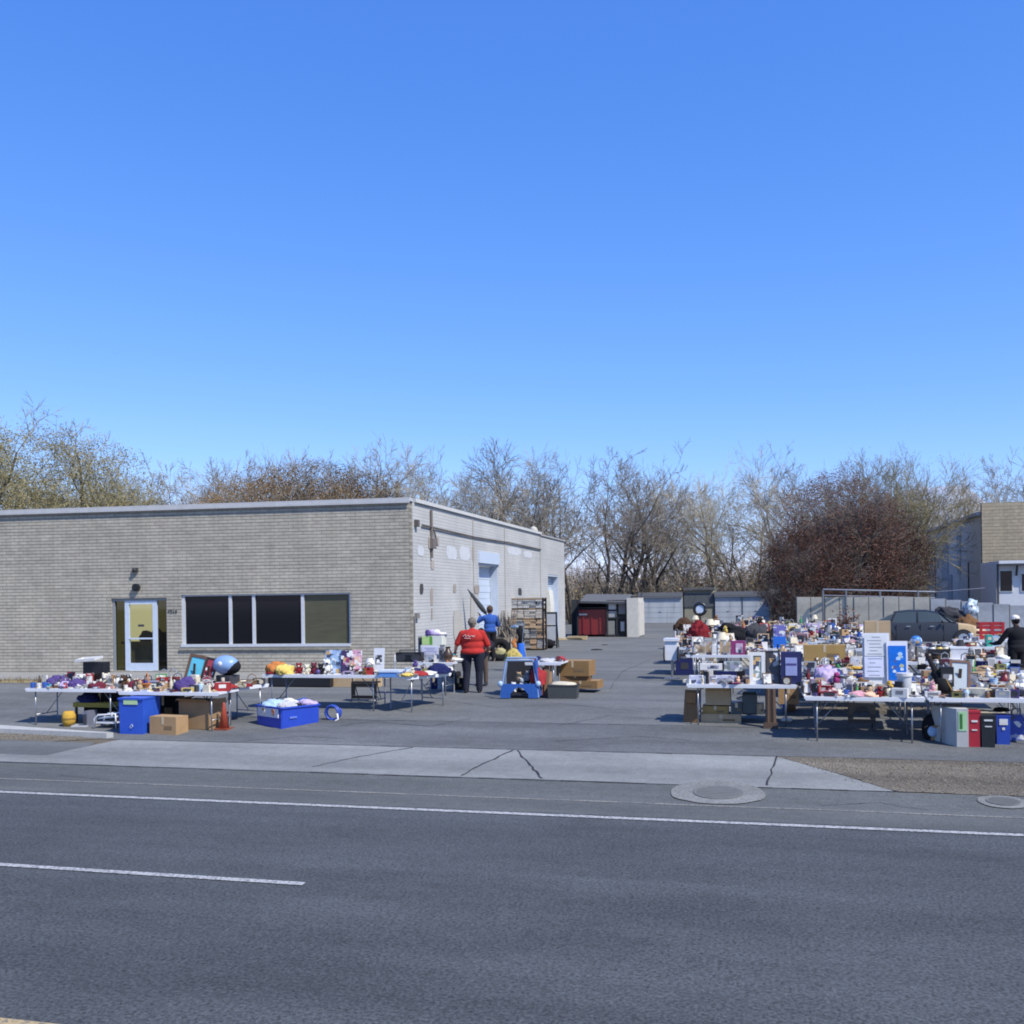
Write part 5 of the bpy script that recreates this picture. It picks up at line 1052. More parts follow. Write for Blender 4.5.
for px0, px1, pt, pb, Y, c, lab, fin in ((689, 736, 669, 676.5, 18.62, (.5, .5, .6), 'long pale lilac box lying along the front of the table by the pedestal', 'print'), (700, 722, 664, 670, 18.85, (.62, .6, .55), 'white box on the long lilac box beside the pedestal table edge', 'card'), (724, 742, 662, 671, 18.9, (.3, .34, .33), 'grey green printed box left of the white picture frame', 'print')):
    x, w_, z0, h = span(px0, px1, pt, pb, Y); z0 = B0['h'] if pb > 672 else z0; mb = MB(); mb.box((0, .08, h / 2), (w_, .16, h)); mb.box((w_ * .1, -.002, h * .5), (w_ * .5, .004, h * .5), 1); tag(mb.build('flat_box', [cm(c, fin), cm((.3, .3, .36), 'print')], None, False, (x, Y, z0)), lab, 'box'); B0['used'].append((x - B0['x'], Y - B0['y'] + .1, .12))
# white wheeled cart
x, w_, z0, h = span(664.5, 677.5, 641, 664, 25.9); z0 = zg(25.9)
th = thing('wheeled_cart', 'white wheeled cart with dark wheels at the driveway end of the tables', 'cart', (x, 25.9, z0)); W2 = w_
zb = onY(670, 664, 25.9).z - z0
mb = MB(); mb.box((0, .25, zb + .35), (W2, .5, .5), 0, 0, 0, 0, .9); mb.box((0, .25, zb + .62), (W2 * 1.1, .54, .07)); mb.build('body', M['plastic_white'], th)
for sx in (-1, 1): mb = MB(); mb.tube([(sx * W2 * .46, .1, zb + .25), (sx * W2 * .56, .1, zb + .25)], .2, 16); mb.build('wheel', cm('black'), th)
mb = MB(); mb.tube([(0, .25, zb + .1), (0, .25, 0.02)], .03, 6); mb.box((0, .25, .015), (.4, .3, .03)); mb.build('stand', M['legmetal'], th)
# round mirror on stand
x, w_, z0, h = span(694.5, 705.5, 602.5, 615.5, 36, F0['h'])
th = thing('round_mirror', 'round mirror in a thick black ring standing above the clutter near the garages', 'mirror', (x, 36, F0['h'])); zc = onY(700, 609, 36).z - F0['h']; rr = w_ / 2
mb = MB(); prof = [(rr * math.cos(a), rr * math.sin(a)) for a in [2 * PI * k / 24 for k in range(25)]]; mb.tube([(c, 0, zc + s) for c, s in prof], .06, 8); mb.build('ring', cm('black'), th, True)
mb = MB(); mb.tube([(0, -.02, zc), (0, .02, zc)], rr * .9, 24); mb.build('glass', cm((.5, .58, .7), 'gloss'), th); mb = MB(); mb.tube([(0, 0, zc - rr), (0, 0, .02)], .03, 8); mb.box((0, 0, .015), (.4, .3, .03)); mb.build('stand', cm('charcoal', 'metal'), th)
# coats
for k, (px, Y, T, c, lab) in enumerate(((742, 31.5, E1, 'black', 'black coats heaped on the table below the right garage doors'), (757, 31.6, E1, 'charcoal', 'charcoal coats heaped right of the black ones, below the garage doors'), (700, 31.7, E0, 'dark red', 'dark red clothes heaped on the table nearest the driveway'), (729, 35.8, F0, 'black', 'black bag of clothes below the dark shed'), (683, 40.5, G0, 'dark brown', 'dark brown clothes heap at the left end of the far tables'))):
    p = onY(px, 620, Y); p.z = T['h']; T['used'].append((p.x - T['x'], Y - T['y'], .35)); item(f'folded_cloth{k % 4}', c, p, k, 1, label=lab, cat='clothes', group='heaps of clothes', scale=(1.9, 1.8, 3.6 + (k % 3)))
# red crate
x, w_, z0, h = span(979, 1004.5, 622, 635, 31.55, E3['h']); E3['used'].append((x - E3['x'], .4, .45))
th = thing('red_crate', 'red slatted crate standing in front of the blue grey fence', 'crate', (x, 31.55, z0)); mb = MB()
for zz in (.06, h * .38, h * .68, h - .05):
    mb.box((0, 0, zz), (w_, .03, .085)); mb.box((0, .4, zz), (w_, .03, .085))
    for sx in (-1, 1): mb.box((sx * (w_ / 2 - .015), .2, zz), (.03, .37, .085))
for sx in (-1, 0, 1): mb.box((sx * (w_ / 2 - .05), -.018, h / 2), (.08, .02, h))
mb.build('slats', cm((.36, .02, .022), 'gloss'), th); mb = MB(); mb.box((0, .2, .03), (w_ - .04, .36, .03)); mb.build('floor', cm((.2, .02, .02), 'gloss'), th)
for px, a, c, lab in ((990, 5, 'green', 'green'), (996, 6, 'light blue', 'light blue'), (1002, 4.5, 'white', 'white')):
    x, w_, z0, h = span(px - a / 2 - .5, px + a / 2, 635 + (px - 990) * .2, 651, 27.55, D3['h']); D3['used'].append((x - D3['x'], .15, .12)); mb = MB(); mb.box((0, .14, h / 2), (w_, .28, h)); mb.box((0, -.003, h * .7), (w_ * .6, .006, h * .25), 1); mb.tube([(0, -.004, h * .2), (0, .0, h * .2)], .02, 8, 1)
    tag(mb.build('binder', [cm((.03, .33, .24) if c == 'green' else c, 'gloss'), cm('cream')], None, False, (x, 27.55, z0)), f'{lab} upright binder beside the person in black', 'binder', 'upright binders by the person in black')
x, w_, z0, h = span(951, 967.5, 647, 660, 23.1, C3['h']); C3['used'].append((x - C3['x'], .25, .25)); th = thing('storage_chest', 'white plastic chest on the table left of the person in black', 'chest', (x, 23.1, z0)); mb = MB(); mb.box((0, .2, h * .42), (w_, .4, h * .84), 0, 0, 0, 0, 1.06); mb.build('body', cm((.6, .6, .62), 'gloss'), th); mb = MB(); mb.box((0, .2, h * .92), (w_ * 1.1, .44, h * .16)); mb.build('lid', cm((.7, .7, .71), 'gloss'), th)
x, w_, z0, h = span(929, 950, 648, 660, 23.05, C3['h']); C3['used'].append((x - C3['x'], .2, .26)); th = thing('black_basket', 'black open basket of white and lime goods left of the white chest', 'basket', (x, 23.05, z0)); mb = MB(); mb.box((0, .02, h * .45), (w_, .02, h * .9)); mb.box((0, .36, h * .45), (w_, .02, h * .9)); mb.box((-w_ / 2, .19, h * .45), (.02, .32, h * .9)); mb.box((w_ / 2, .19, h * .45), (.02, .32, h * .9)); mb.box((0, .19, .01), (w_, .32, .02)); mb.build('sides', cm('black'), th)
for k, (dx, c, lab) in enumerate(((-.13, 'white', 'white jar inside the black basket'), (.02, 'yellow', 'lime yellow jar inside the black basket'), (.14, 'cream', 'cream jar inside the black basket'))): item('jar', c, Vector((x + dx, 23.2, z0 + .03)), 0, 1.5, label=lab)
# tilted mirror and black case on the right front table
x, w_, z0, h = span(949, 969.5, 660, 692, 17.95, A2['h']); A2['used'].append((x - A2['x'], .6, .2))
t_ = framed(949, 969.5, 660, 693, 17.95, A2['h'], (.19, .1, .06), (.5, .55, .56), 'tilted mirror in a dark wooden frame on the right front table', .12, -13, fin='gloss', name='mirror'); t_['category'] = 'mirror'; t_.rotation_euler.y = R(4)
a_, b_ = Vector((onY(927, 650, 18.0).x, 18.0, onY(927, 655, 18.0).z)), Vector((onY(947, 690, 17.75).x, 17.75, A2['h'] + .02)); th = thing('instrument_case', 'black instrument case with a brass edge leaning left of the tilted mirror', 'case', b_); d_ = a_ - b_
mb = MB(); mb.tube([d_ * .02, d_ * .1, d_ * .3, d_ * .42, d_ * .55, d_ * .62, d_ * 1.05], [.07, .13, .13, .085, .1, .05, .03], 10); mb.build('case', cm('black', 'cloth'), th, True); mb = MB(); mb.tube([d_ * .06 + Vector((.09, -.1, .02)), d_ * .36 + Vector((.09, -.1, .0)), d_ * .6 + Vector((.03, -.07, .03))], .012, 6); mb.build('edge', cm('mustard', 'metal'), th); A2['used'].append((.35, .55, .25))
x, w_, z0, h = span(941, 954, 667, 691, 17.75, A2['h']); mb = MB(); mb.box((0, .06, h / 2), (w_, .12, h)); mb.box((0, -.003, h * .6), (w_ * .7, .006, h * .3), 1); tag(mb.build('black_box', [cm('black'), cm((.2, .2, .21), 'print')], None, False, (x, 17.75, z0), .1), 'black upright box with grey print between the case and the tilted mirror', 'box'); A2['used'].append((x - A2['x'], .4, .15))
x, w_, z0, h = span(896.5, 912.5, 673, 692, 17.65, A1['h']); A1['used'].append((x - A1['x'], .33, .16)); th = thing('plastic_tub', 'pale grey plastic tub with a white rim right of the blue poster', 'tub', (x, 17.65, z0)); mb = MB(); mb.lathe([(w_ * .36, 0), (w_ * .38, .01), (w_ * .47, h * .9), (w_ * .43, h * .9), (w_ * .34, .03)], 20); mb.build('body', cm((.5, .52, .53), 'gloss'), th, R(40)); mb = MB(); mb.lathe([(w_ * .46, h * .86), (w_ * .53, h * .87), (w_ * .53, h), (w_ * .46, h)], 20); mb.build('rim', cm('white'), th, R(40))
p = onY(916, 647, 22.3); p.z = C2['h'] + .35; th = thing('globe', 'blue and magenta globe on a stand between the poster and the white chest', 'globe', Vector((p.x, 22.3, C2['h']))); C2['used'].append((p.x - C2['x'], .12, .15)); mb = MB(); mb.blob((0, 0, .42), (.12, .12, .12), sub=3); mb.build('ball', cm((.05, .2, .5), 'print'), th, True); mb = MB(); mb.lathe([(.09, 0), (.09, .02), (.02, .04), (.02, .3)], 12); mb.build('stand', cm('dark brown', 'wood'), th)
x, w_, z0, h = span(815, 840, 660, 674, 18.75, B1['h']); item('folded_cloth1', 'lilac', Vector((x, 18.7, z0)), .3, 1, label='lilac cloth heaped left of the white notice board', cat='cloth', scale=(1.0, 1.0, 3.2)); B1['used'].append((x - B1['x'], .5, .25))
for px, py, Y, T, kd, c, s, lab in ((806, 690, 17.55, A1, 'upright_box', 'dark brown', .8, 'dark brown upright box at the left end of the front table'), (816, 690, 17.5, A1, 'upright_box', 'red', .85, 'red upright box near the left end of the front table'), (830, 690, 17.42, A1, 'gift_box', 'red', .9, 'red printed carton lying at the front of the front table'), (823, 690, 17.75, A1, 'carton', 'dark red', .9, 'dark red carton behind the red ones on the front table'),
                       (846, 690, 17.5, A1, 'mug', 'blue', 1.1, 'blue mug standing right of the red cartons'), (858, 690, 17.48, A1, 'folded_cloth2', 'pink', .8, 'pink cloth heap below the white notice board'), (872, 690, 17.46, A1, 'folded_cloth0', 'peach', .7, 'peach cloth heap below the lower paper notice'), (886, 690, 17.5, A1, 'shoe', 'brown', 1, 'brown shoe on the front table below the blue poster')):
    p = onY(px, py, Y); p.z = T['h']; T['used'].append((p.x - T['x'], Y - T['y'], PR[kd][3] * s)); item(kd, c, p, rnd.uniform(-.4, .4), s, label=lab, cat=kd.rstrip('0123456789').replace('_', ' '))
# under the tables
def folding_stool(px0, px1, pt, pb, Y, label):
    x, w_, z, h = span(px0, px1, pt, pb, Y); g = zg(Y); th = thing('folding_stool', label, 'stool', (x, Y, g), 0, 'black folding stools under the tables'); za, zb_ = z - g, z - g + h
    mb = MB()
    for cx, cz, a, c in ((0, zb_ - .04, w_, .08), (0, za + .035, w_, .07), (-w_ / 2 + .045, (za + zb_) / 2, .09, h - .15), (w_ / 2 - .045, (za + zb_) / 2, .09, h - .15)): mb.box((cx, 0, cz), (a, .03, c))
    mb.build('step_panel', cm('black'), th); mb = MB(); mb.box((0, .12, zb_ + .02), (w_, .24, .03)); mb.build('seat', cm('black'), th)
    for sx in (-1, 1):
        mb = MB(); mb.tube([(sx * (w_ / 2 - .01), -.02, .005), (sx * (w_ / 2 - .01), .05, zb_ + .18)], .011, 6); mb.build('leg', cm('charcoal', 'metal'), th); mb = MB(); mb.tube([(sx * (w_ / 2 - .03), .34, .005), (sx * (w_ / 2 - .03), .1, zb_)], .011, 6); mb.build('leg', cm('charcoal', 'metal'), th)
folding_stool(848, 875.5, 706.5, 723, 18.25, 'black folding stool under the right front table below the notice board')
x, w_, z0, h = span(762.5, 778.5, 676, 728, 18.44); g = zg(18.44); th = thing('wooden_pedestal', 'dark carved wooden pedestal on the ground at the table corner', 'pedestal', (x, 18.44, g))
mb = MB(); mb.box((0, 0, .05), (.27, .24, .1), 0, 0, 0, 0, .85); mb.build('base', cm('dark brown', 'wood'), th); mb = MB(); mb.tube([(-.05, 0, .1), (-.045, 0, .7)], .045, 8); mb.tube([(.05, 0, .1), (.045, 0, .7)], .045, 8); mb.tube([(0, .02, .1), (0, .02, .7)], .05, 8); mb.build('shaft', cm((.09, .055, .035), 'wood'), th)
gg = zg(18.9)
x, w_, z0, h = span(681.5, 697, 683, 709, 18.75); mb = MB(); mb.box((0, .1, h * .62), (w_, .04, h * 1.25), 0, 0, R(-10)); mb.box((0, .075, h * .95), (w_ * .7, .02, h * .4), 1, 0, R(-10)); tag(mb.build('cabinet_door', [cm((.2, .1, .035), 'wood'), cm((.26, .13, .04), 'wood')], None, False, (x, 18.75, zg(18.75)), -.35), 'brown wooden cabinet door leaning under the left end of the table', 'wood panel')
UT = ((705.5, 730.5, 690, 706, 18.85, .35, CB3, 'open tan carton resting on the brown one under the table', True), (702.5, 728, 706, 715, 18.85, .4, CB4, 'brown carton in the middle of the stack under the table', False), (701, 741, 714.5, 723.5, 18.82, .45, CB3, 'wide low tan carton at the bottom of the stack on the ground', False),
      (731, 742, 703, 714, 18.84, .4, cm((.04, .055, .06), 'gloss'), 'dark slate box beside the brown carton under the table', False), (742.5, 757, 694, 714.5, 18.9, .4, cm((.05, .07, .075), 'gloss'), 'dark teal crate of pale goods under the table beside the pedestal', True), (757, 764, 704, 714.5, 18.86, .3, CB3, 'small tan carton pressed against the pedestal', False),
      (778.5, 799, 686, 704, 19.6, .4, CB, 'tan carton on the ground behind the pedestal', False))
for a, b, t1, t2, Y, d, m_, lab, op in UT: carton(lab, a, b, t1, t2, Y, d, m_, open_=op, group='boxes stacked under the table')
for px, c, lab in ((746, 'white', 'white plates heaped in the teal crate under the table'), (718, 'cream', 'cream cloth poking out of the open tan carton')): p = onY(px, 692, 19.05); item('folded_cloth0', c, Vector((p.x, 19.05, onY(px, 700, 19.05).z)), 0, .7, label=lab, cat='goods')
for px, c, kd, s, lab in ((785, 'blue', 'bottle', 1.3, 'blue bottle standing on the ground behind the pedestal'), (791, 'brown', 'jar', 1.7, 'brown jar standing on the ground right of the blue bottle')): p = at(px, 711); item(kd, c, p, 0, s, label=lab)
p = at(786.5, 722); mb = MB(); mb.blob((0, 0, .04), (.1, .07, .045), .4, 2, 3, 0, 3, 0); tag(mb.build('paper_bag', cm('white', 'cloth'), None, True, p), 'crumpled white paper bag on the asphalt beside the pedestal', 'paper bag')
p = at(931, 741); mb = MB(); mb.blob((0, .08, .2), (.13, .1, .22), .1, 2, 4, 0, 3, 0); th = thing('backpack', 'black backpack with a light blue pocket beside the table leg', 'backpack', p); mb.build('body', cm('black', 'cloth'), th, True); mb = MB(); mb.blob((.02, -.02, .16), (.075, .04, .09), sub=3); mb.build('pocket', cm('light blue', 'cloth'), th, True); mb = MB(); mb.tube([(-.04, .06, .38), (0, .04, .46), (.04, .06, .38)], .012, 6); mb.build('strap', cm('black', 'cloth'), th)
carton('open tan carton on the asphalt beside the black backpack', 931, 943, 727, 741.5, 17.62, .25, CB, zg(17.62), .1, open_=True)
p = at(962, 747.5); Y = p.y; g = zg(Y); x, w_, z0, h = span(957, 968.3, 709, 747.5, Y, g)
th = thing('tall_carton', 'tall pale flat carton with a green label left of the red bin', 'box', (x, Y, g)); mb = MB(); mb.prism([(-w_ / 2, 0), (w_ / 2, 0), (w_ / 2, .75), (-w_ / 2 - .16, .75), (-w_ / 2 - .3, .5)], 'Z', 0, h); mb.build('body', cm((.42, .42, .4), 'card'), th); mb = MB(); mb.box((0, -.004, h * .68), (w_ * .72, .008, h * .5)); lb_ = mb.build('label_panel', cm((.34, .55, .3), 'card'), th); mb = MB()
mb.box((-.02, -.011, h * .68), (.035, .006, h * .38)); mb.build('lettering', cm((.05, .16, .04), 'card'), lb_)
def bin_(px0, px1, pt, pb, c, label, band, taper=1.08, name='storage_bin', d=.3, dy=0):
    p = at((px0 + px1) / 2, pb); Y = p.y + dy; x, w_, z0, h = span(px0, px1, pt, pb, Y, zg(Y)); th = thing(name, label, 'bin', (x, Y, zg(Y)), 0, 'tall bins under the front table'); mb = MB(); mb.box((0, d / 2, h * .48), (w_ / taper, d, h * .96), 0, 0, 0, 0, taper); mb.build('body', cm(c, 'gloss'), th)
    mb = MB(); mb.box((0, d / 2, h * .975), (w_ * 1.04, d * 1.12, h * .05)); mb.build('rim', cm(c, 'gloss'), th); f_ = -d * (taper - 1) / 2
    for zz, hh, ww in band: mb = MB(); mb.box((.0, f_ * (zz * 2 - 1) * .5 - .012, h * zz), (w_ * ww, .01, h * hh)); mb.build('marking', cm((.6, .6, .58), 'card'), th)
    return th
bin_(968.6, 980.3, 711, 747.5, (.38, .02, .035), 'dark red upright bin with pale writing between the green labelled carton and black bin', ((.72, .05, .5), (.48, .03, .45)))
bin_(981.5, 995.2, 715.5, 748, (.014, .018, .022), 'black upright bin with two lines of pale writing next to the red one', ((.85, .05, .6), (.66, .03, .5)))
bin_(996.6, 1010.3, 715.5, 745, (.02, .06, .36), 'blue upright bin with a pale label right of the black one', ((.78, .2, .6), (.55, .08, .2)))
p = at(1017, 741); th = thing('shopping_bag', 'blue printed shopping bag at the picture edge right of the blue bin', 'bag', p); mb = MB(); mb.box((0, .1, .21), (.26, .16, .42), 0, 0, 0, 0, 1.1); mb.build('body', cm((.03, .07, .36), 'print'), th); mb = MB(); mb.tube([(-.07, .02, .42), (-.06, .02, .52), (.06, .02, .52), (.07, .02, .42)], .01, 6); mb.build('handle', cm('black'), th)
p = at(1003, 741); mb = MB(); mb.blob((0, .15, .47), (.13, .1, .04), .2, 2, 4, 0, 3); tag(mb.build('black_bag', cm('black', 'cloth'), None, True, (p.x + .03, p.y + .05, zg(p.y) + .02)), 'flat black bag lying on top of the blue bin', 'bag')

r_ = random.Random(77); k_ = 0
for T, w_ in ((C0, 'row of upright boxes'), (C1, 'long tan carton'), (C3, 'white plastic chest'), (D0, 'table behind the wheeled cart'), (D1, 'tall purple box'), (D3, 'upright binders'), (B2, 'tilted wooden mirror'), (E0, 'dark red clothes heap'), (E1, 'black coats')):
    u = .25; seen = set()
    while u < T['L'] - .3:
        nm_ = r_.choice([c for c in ('tan', 'brown', 'pale grey', 'charcoal', 'white', 'navy', 'cream', 'dark brown') if c not in seen]); seen.add(nm_); ww = r_.uniform(.28, .46); p = Vector((T['x'] + u + ww / 2, T['y'] + r_.uniform(.15, .35), zg(T['y'])))
        item('carton', nm_, p, r_.uniform(-.15, .15), 1, label=f'{nm_} carton on the ground under the {w_}', cat='box', group='cartons under the middle tables', scale=(ww / .3, 1.5, r_.uniform(1.3, 2.6))); u += ww + r_.uniform(.03, .2)
# parked sedan behind the stalls
cy = 43.4; xa, xb = onY(862, 640, cy).x, onY(962, 640, cy).x; Lc = 4.7; cx = xa + Lc / 2 - .05
car = thing('parked_sedan', 'dark grey four door sedan with a tan front wing parked by the fence', 'car', (cx, cy, G)); car.rotation_euler.z = R(-4)
def ring(x, zb, zt, hw, inset=.12): return [(x, -hw, zb), (x, -hw - .02, (zb + zt) / 2), (x, -hw + inset * .5, zt - .04), (x, -hw + inset, zt), (x, hw - inset, zt), (x, hw - inset * .5, zt - .04), (x, hw + .02, (zb + zt) / 2), (x, hw, zb)]
def loft(rings, mb, mi=0):
    o = len(mb.v); n = len(rings[0])
    for q in rings: mb.v += q
    for i in range(len(rings) - 1):
        for j in range(n): a = o + i * n + j; b = o + i * n + (j + 1) % n; mb.f.append((a, b, b + n, a + n)); mb.m.append(mi)
    mb.f.append(tuple(o + j for j in range(n))); mb.m.append(mi); mb.f.append(tuple(o + (len(rings) - 1) * n + j for j in reversed(range(n)))); mb.m.append(mi)
mb = MB(); loft([ring(x, zb, zt, hw) for x, zb, zt, hw in ((-2.33, .38, .78, .7), (-2.2, .28, .9, .82), (-1.7, .22, .95, .87), (-1.2, .22, .97, .89), (0, .2, .96, .9), (1.0, .22, .93, .89), (1.28, .22, .91, .885))], mb); mb.build('body', cm((.035, .037, .043), 'gloss'), car, R(35))
mb = MB(); loft([ring(x, zb, zt, hw) for x, zb, zt, hw in ((1.285, .24, .905, .88), (1.8, .26, .84, .86), (2.15, .28, .74, .8), (2.33, .36, .6, .68))], mb); mb.build('front_wing', cm((.46, .33, .17), 'gloss'), car, R(35))
mb = MB(); loft([[(x, -hb, .95), (x2, -ht, zt), (x2, ht, zt), (x, hb, .95)] for x, x2, hb, ht, zt in ((-1.85, -1.75, .74, .66, .97), (-1.75, -.95, .78, .6, 1.36), (-.5, -.45, .8, .6, 1.42), (.3, .15, .8, .6, 1.41), (.75, .55, .79, .6, 1.33), (1.25, 1.2, .74, .66, .96))], mb); mb.build('windows', M['carglass'], car)
mb = MB(); loft([[(x, -.62, zt), (x, -.5, zt + .04), (x, .5, zt + .04), (x, .62, zt)] for x, zt in ((-1.05, 1.33), (-.5, 1.4), (.2, 1.395), (.6, 1.31))], mb); mb.build('roof', cm((.014, .014, .016), 'gloss'), car)
for x in (-1.0, -.1, .75): mb = MB(); mb.box((x, -.885, .55), (.012, .06, .62)); mb.build('door_seam', cm('black'), car)
for x, xt in ((-.2, -.2), (1.2, .62), (-1.2, -1.02)): mb = MB(); mb.tube([(x, -.8, .96), (xt, -.61, 1.36)], .035, 6); mb.build('door_pillar', cm('black'), car)
for x in (-.25, .62): mb = MB(); mb.box((x - .3, -.925, .8), (.16, .03, .03)); mb.build('handle', M['alu'], car)
for x in (-1.42, 1.45):
    for sy in (-1, 1):
        mb = MB(); mb.tube([(x, sy * .7, .32), (x, sy * .93, .32)], .36, 20); mb.build('wheel_arch', cm('black'), car); mb = MB(); mb.tube([(x, sy * .74, .32), (x, sy * .95, .32)], .32, 20); wl = mb.build('wheel', cm('charcoal', 'cloth'), car); mb = MB(); mb.tube([(x, sy * .9, .32), (x, sy * .965, .32)], .19, 14); mb.build('rim', M['alu'], wl)
for sy in (-1, 1): mb = MB(); mb.blob((2.18, sy * .58, .64), (.1, .14, .07)); mb.build('headlight', cm('pale grey'), car, True); mb = MB(); mb.box((-2.27, sy * .6, .72), (.06, .26, .12)); mb.build('tail_light', cm('dark red'), car)
mb = MB(); mb.box((2.3, 0, .42), (.12, 1.5, .16)); mb.build('bumper', cm((.36, .25, .13), 'gloss'), car); mb = MB(); mb.blob((.72, -.95, .98), (.07, .08, .06)); mb.build('mirror', cm('charcoal'), car, True)
# goods by the fence behind the car
p = at(957, 628.5); th = thing('market_cart', 'dark cart loaded with black bundles in front of the blue grey fence', 'cart', (onY(949, 620, 46.5).x, 46.5, G)); mb = MB(); mb.box((0, 0, .6), (1.3, .7, .1)); mb.build('deck', cm('charcoal'), th)
for sx in (-1, 1): mb = MB(); mb.tube([(sx * .5, -.38, .28), (sx * .5, -.3, .28)], .28, 14); mb.build('wheel', cm('black'), th)
mb = MB(); mb.blob((0, 0, 1.0), (.7, .35, .5), .5, 2, 3, 0, 3); mb.build('bundle', cm('charcoal', 'cloth'), th)
mb = MB(); mb.blob((0, 0, 0), (.3, .1, .36), .6, 2, 9, 0, 3); tag(mb.build('balloon_bag', cm((.36, .46, .54), 'print'), None, True, (onY(971, 610, 46.3).x, 46.3, onY(971, 609, 46.3).z)), 'pale blue printed bag hung against the blue grey fence', 'bag')
mb = MB(); mb.blob((0, 0, .55), (.45, .3, .6), .5, 2, 13, 0, 3, 0); tag(mb.build('brown_bundle', cm('brown', 'cloth'), None, True, (onY(967, 620, 46.2).x, 46.2, G)), 'brown bundle below the pale blue bag at the fence', 'bundle')
mb = MB(); mb.blob((0, 0, .5), (.5, .3, .62), .6, 2.4, 17, 0, 3, 0); tag(mb.build('dry_bush', M['leaf_olive'], None, False, (onY(846, 620, 48.6).x, 48.6, G)), 'small dark dry bush against the tan grey fence left of the sedan', 'bush')
_b = MB()
for k in range(420):
    u = Vector((rnd.gauss(0, .28), rnd.gauss(0, .18), abs(rnd.gauss(.55, .35)))); q = Vector((rnd.gauss(0, 1), rnd.gauss(0, 1), rnd.gauss(0, 1))).normalized() * .07; e = q.orthogonal() * .6; _b.add([u - q, u + e, u + q, u - e], [(0, 1, 2, 3)])
bpy.data.objects['dry_bush'].data = _b.mesh('dry_bush', [M['leaf_brown']])

# ------------------------------------------------------------------ left side tables
T1 = table('long folding table at the left, purple cloth piled on it', onY(25, 686, 17.25).x, 17.25, onY(117, 688, 17.25).x - onY(25, 686, 17.25).x)
T2 = table('long folding table over the blue bin, a helmet on its right end', onY(118, 690, 17.02).x, 17.02, onY(219, 692, 17.02).x - onY(118, 690, 17.02).x)
T3 = table('short folding table set crossways behind the blue helmet', -10.30, 17.45, 1.22, R(75))
x4 = onY(262, 672, 19.3).x; T4 = table('long folding table below the olive window pane', x4, 19.3, onY(381, 672, 19.3).x - x4)
T5 = table('short folding table set crossways left of the person in red', -7.17, 19.1, 1.3, R(63))
T6 = table('folding table against the building corner under white storage boxes', onY(412, 668, 21.6).x, 21.6, .98)
def hero(kd, c, px, py, Y, T, s, label, rz=0, scale=None, c2=None, cat=None, dz=0, rx=0):
    p = onY(px, py, Y); p.z = T['h'] + dz
    cs, sn = math.cos(T['rz']), math.sin(T['rz']); dx, dy = p.x - T['x'], p.y - T['y']; T['used'].append((dx * cs + dy * sn, -dx * sn + dy * cs, PR[kd][3] * s * .6))
    return item(kd, c, p, rz, s, c2, label, cat, scale=scale, rx=rx)
hero('mug', 'blue', 33, 686, 17.31, T1, 1.2, 'blue mug nearest the left end of the left table'); hero('mug', 'blue', 45, 686, 17.33, T1, 1.3, 'second blue mug from the left end of the left table', .5); hero('mug', 'white', 39, 686, 17.31, T1, 1.1, 'white mug between the two blue mugs')
hero('folded_cloth0', 'purple', 60, 680, 17.6, T1, 1, 'purple cloth heap left of the white tray on the left table', .4, (1.1, 1.2, 2.2)); hero('folded_cloth2', 'purple', 77, 680, 17.5, T1, 1, 'purple cloth heap in front of the black box on the left table', 1.4, (.95, 1, 1.7)); hero('folded_cloth3', 'lilac', 66, 684, 17.42, T1, 1, 'lilac cloth at the front edge of the left table', 2, (.8, .6, 1.2)); hero('folded_cloth1', 'maroon', 117, 682, 17.55, T1, 1, 'maroon cloth heap where the two left tables meet', 0, (1.3, 1, 1.9)) if False else None
x, w_, z0, h = span(85, 105, 662, 676, 17.85, T1['h']); mb = MB(); mb.box((0, .1, h / 2), (w_, .22, h)); mb.box((0, -.004, h * .5), (w_ * .7, .008, h * .4), 1); tag(mb.build('black_box', [cm('black'), cm('charcoal', 'print')], None, False, (x, 17.8, z0)), 'black box under the white tray on the left table', 'box'); T1['used'].append((x - T1['x'], .65, .25))
item('tray', 'white', Vector((x - .1, 17.8, z0 + h + .03)), .1, 1.25, 'white', 'white tray lying tilted on the black box', rx=R(6), ry=R(-4))
hero('soft_toy', 'cream', 106, 676, 17.55, T1, 1.05, 'cream soft toy right of the black box on the left table', .2); hero('folded_cloth1', 'maroon', 98, 682, 17.42, T1, 1, 'maroon cloth at the front edge of the left table', 0, (.9, .6, 1.2))
hero('figurine', 'white', 118, 676, 17.5, T2, 1.5, 'white figurine at the left end of the second table'); hero('soft_toy', 'dark brown', 124, 676, 17.45, T2, 1.0, 'dark brown soft toy beside the white figurine'); hero('folded_cloth2', 'maroon', 137, 682, 17.4, T2, 1, 'maroon cloth heap left of the dark green radio', .6, (1.1, .9, 1.8))
hero('radio', 'dark green', 154, 681, 17.35, T2, .8, 'dark green radio left of the red toys on the second table', .15); hero('handbag', 'red', 164, 678, 17.6, T2, 1.15, 'red handbag left of the red lunch box on the second table', .2, c2='white'); hero('handbag', 'dark red', 173, 679, 17.62, T2, 1.2, 'dark red bag with a pale clasp beside the brown picture frame', -.2, c2='white')
t_ = framed(181, 199, 654, 684, 17.58, T2['h'], (.11, .06, .035), (.1, .42, .55), 'brown frame with a turquoise picture leaning left of the helmet', .14, -14, T2, fin='card'); t_.rotation_euler.y = R(10)
t_ = framed(198, 209, 657, 686, 17.55, T2['h'], (.02, .02, .02), (.3, .04, .05), 'black frame with a red picture right beside the helmet', .12, -14, T2); t_.rotation_euler.y = R(12)
x, w_, z0, h = span(212, 239, 655, 677, 17.7); th = thing('helmet', 'pale blue motorcycle helmet with a white disc on the second table', 'helmet', (x, 17.72, T2['h'] + .02), -.2)
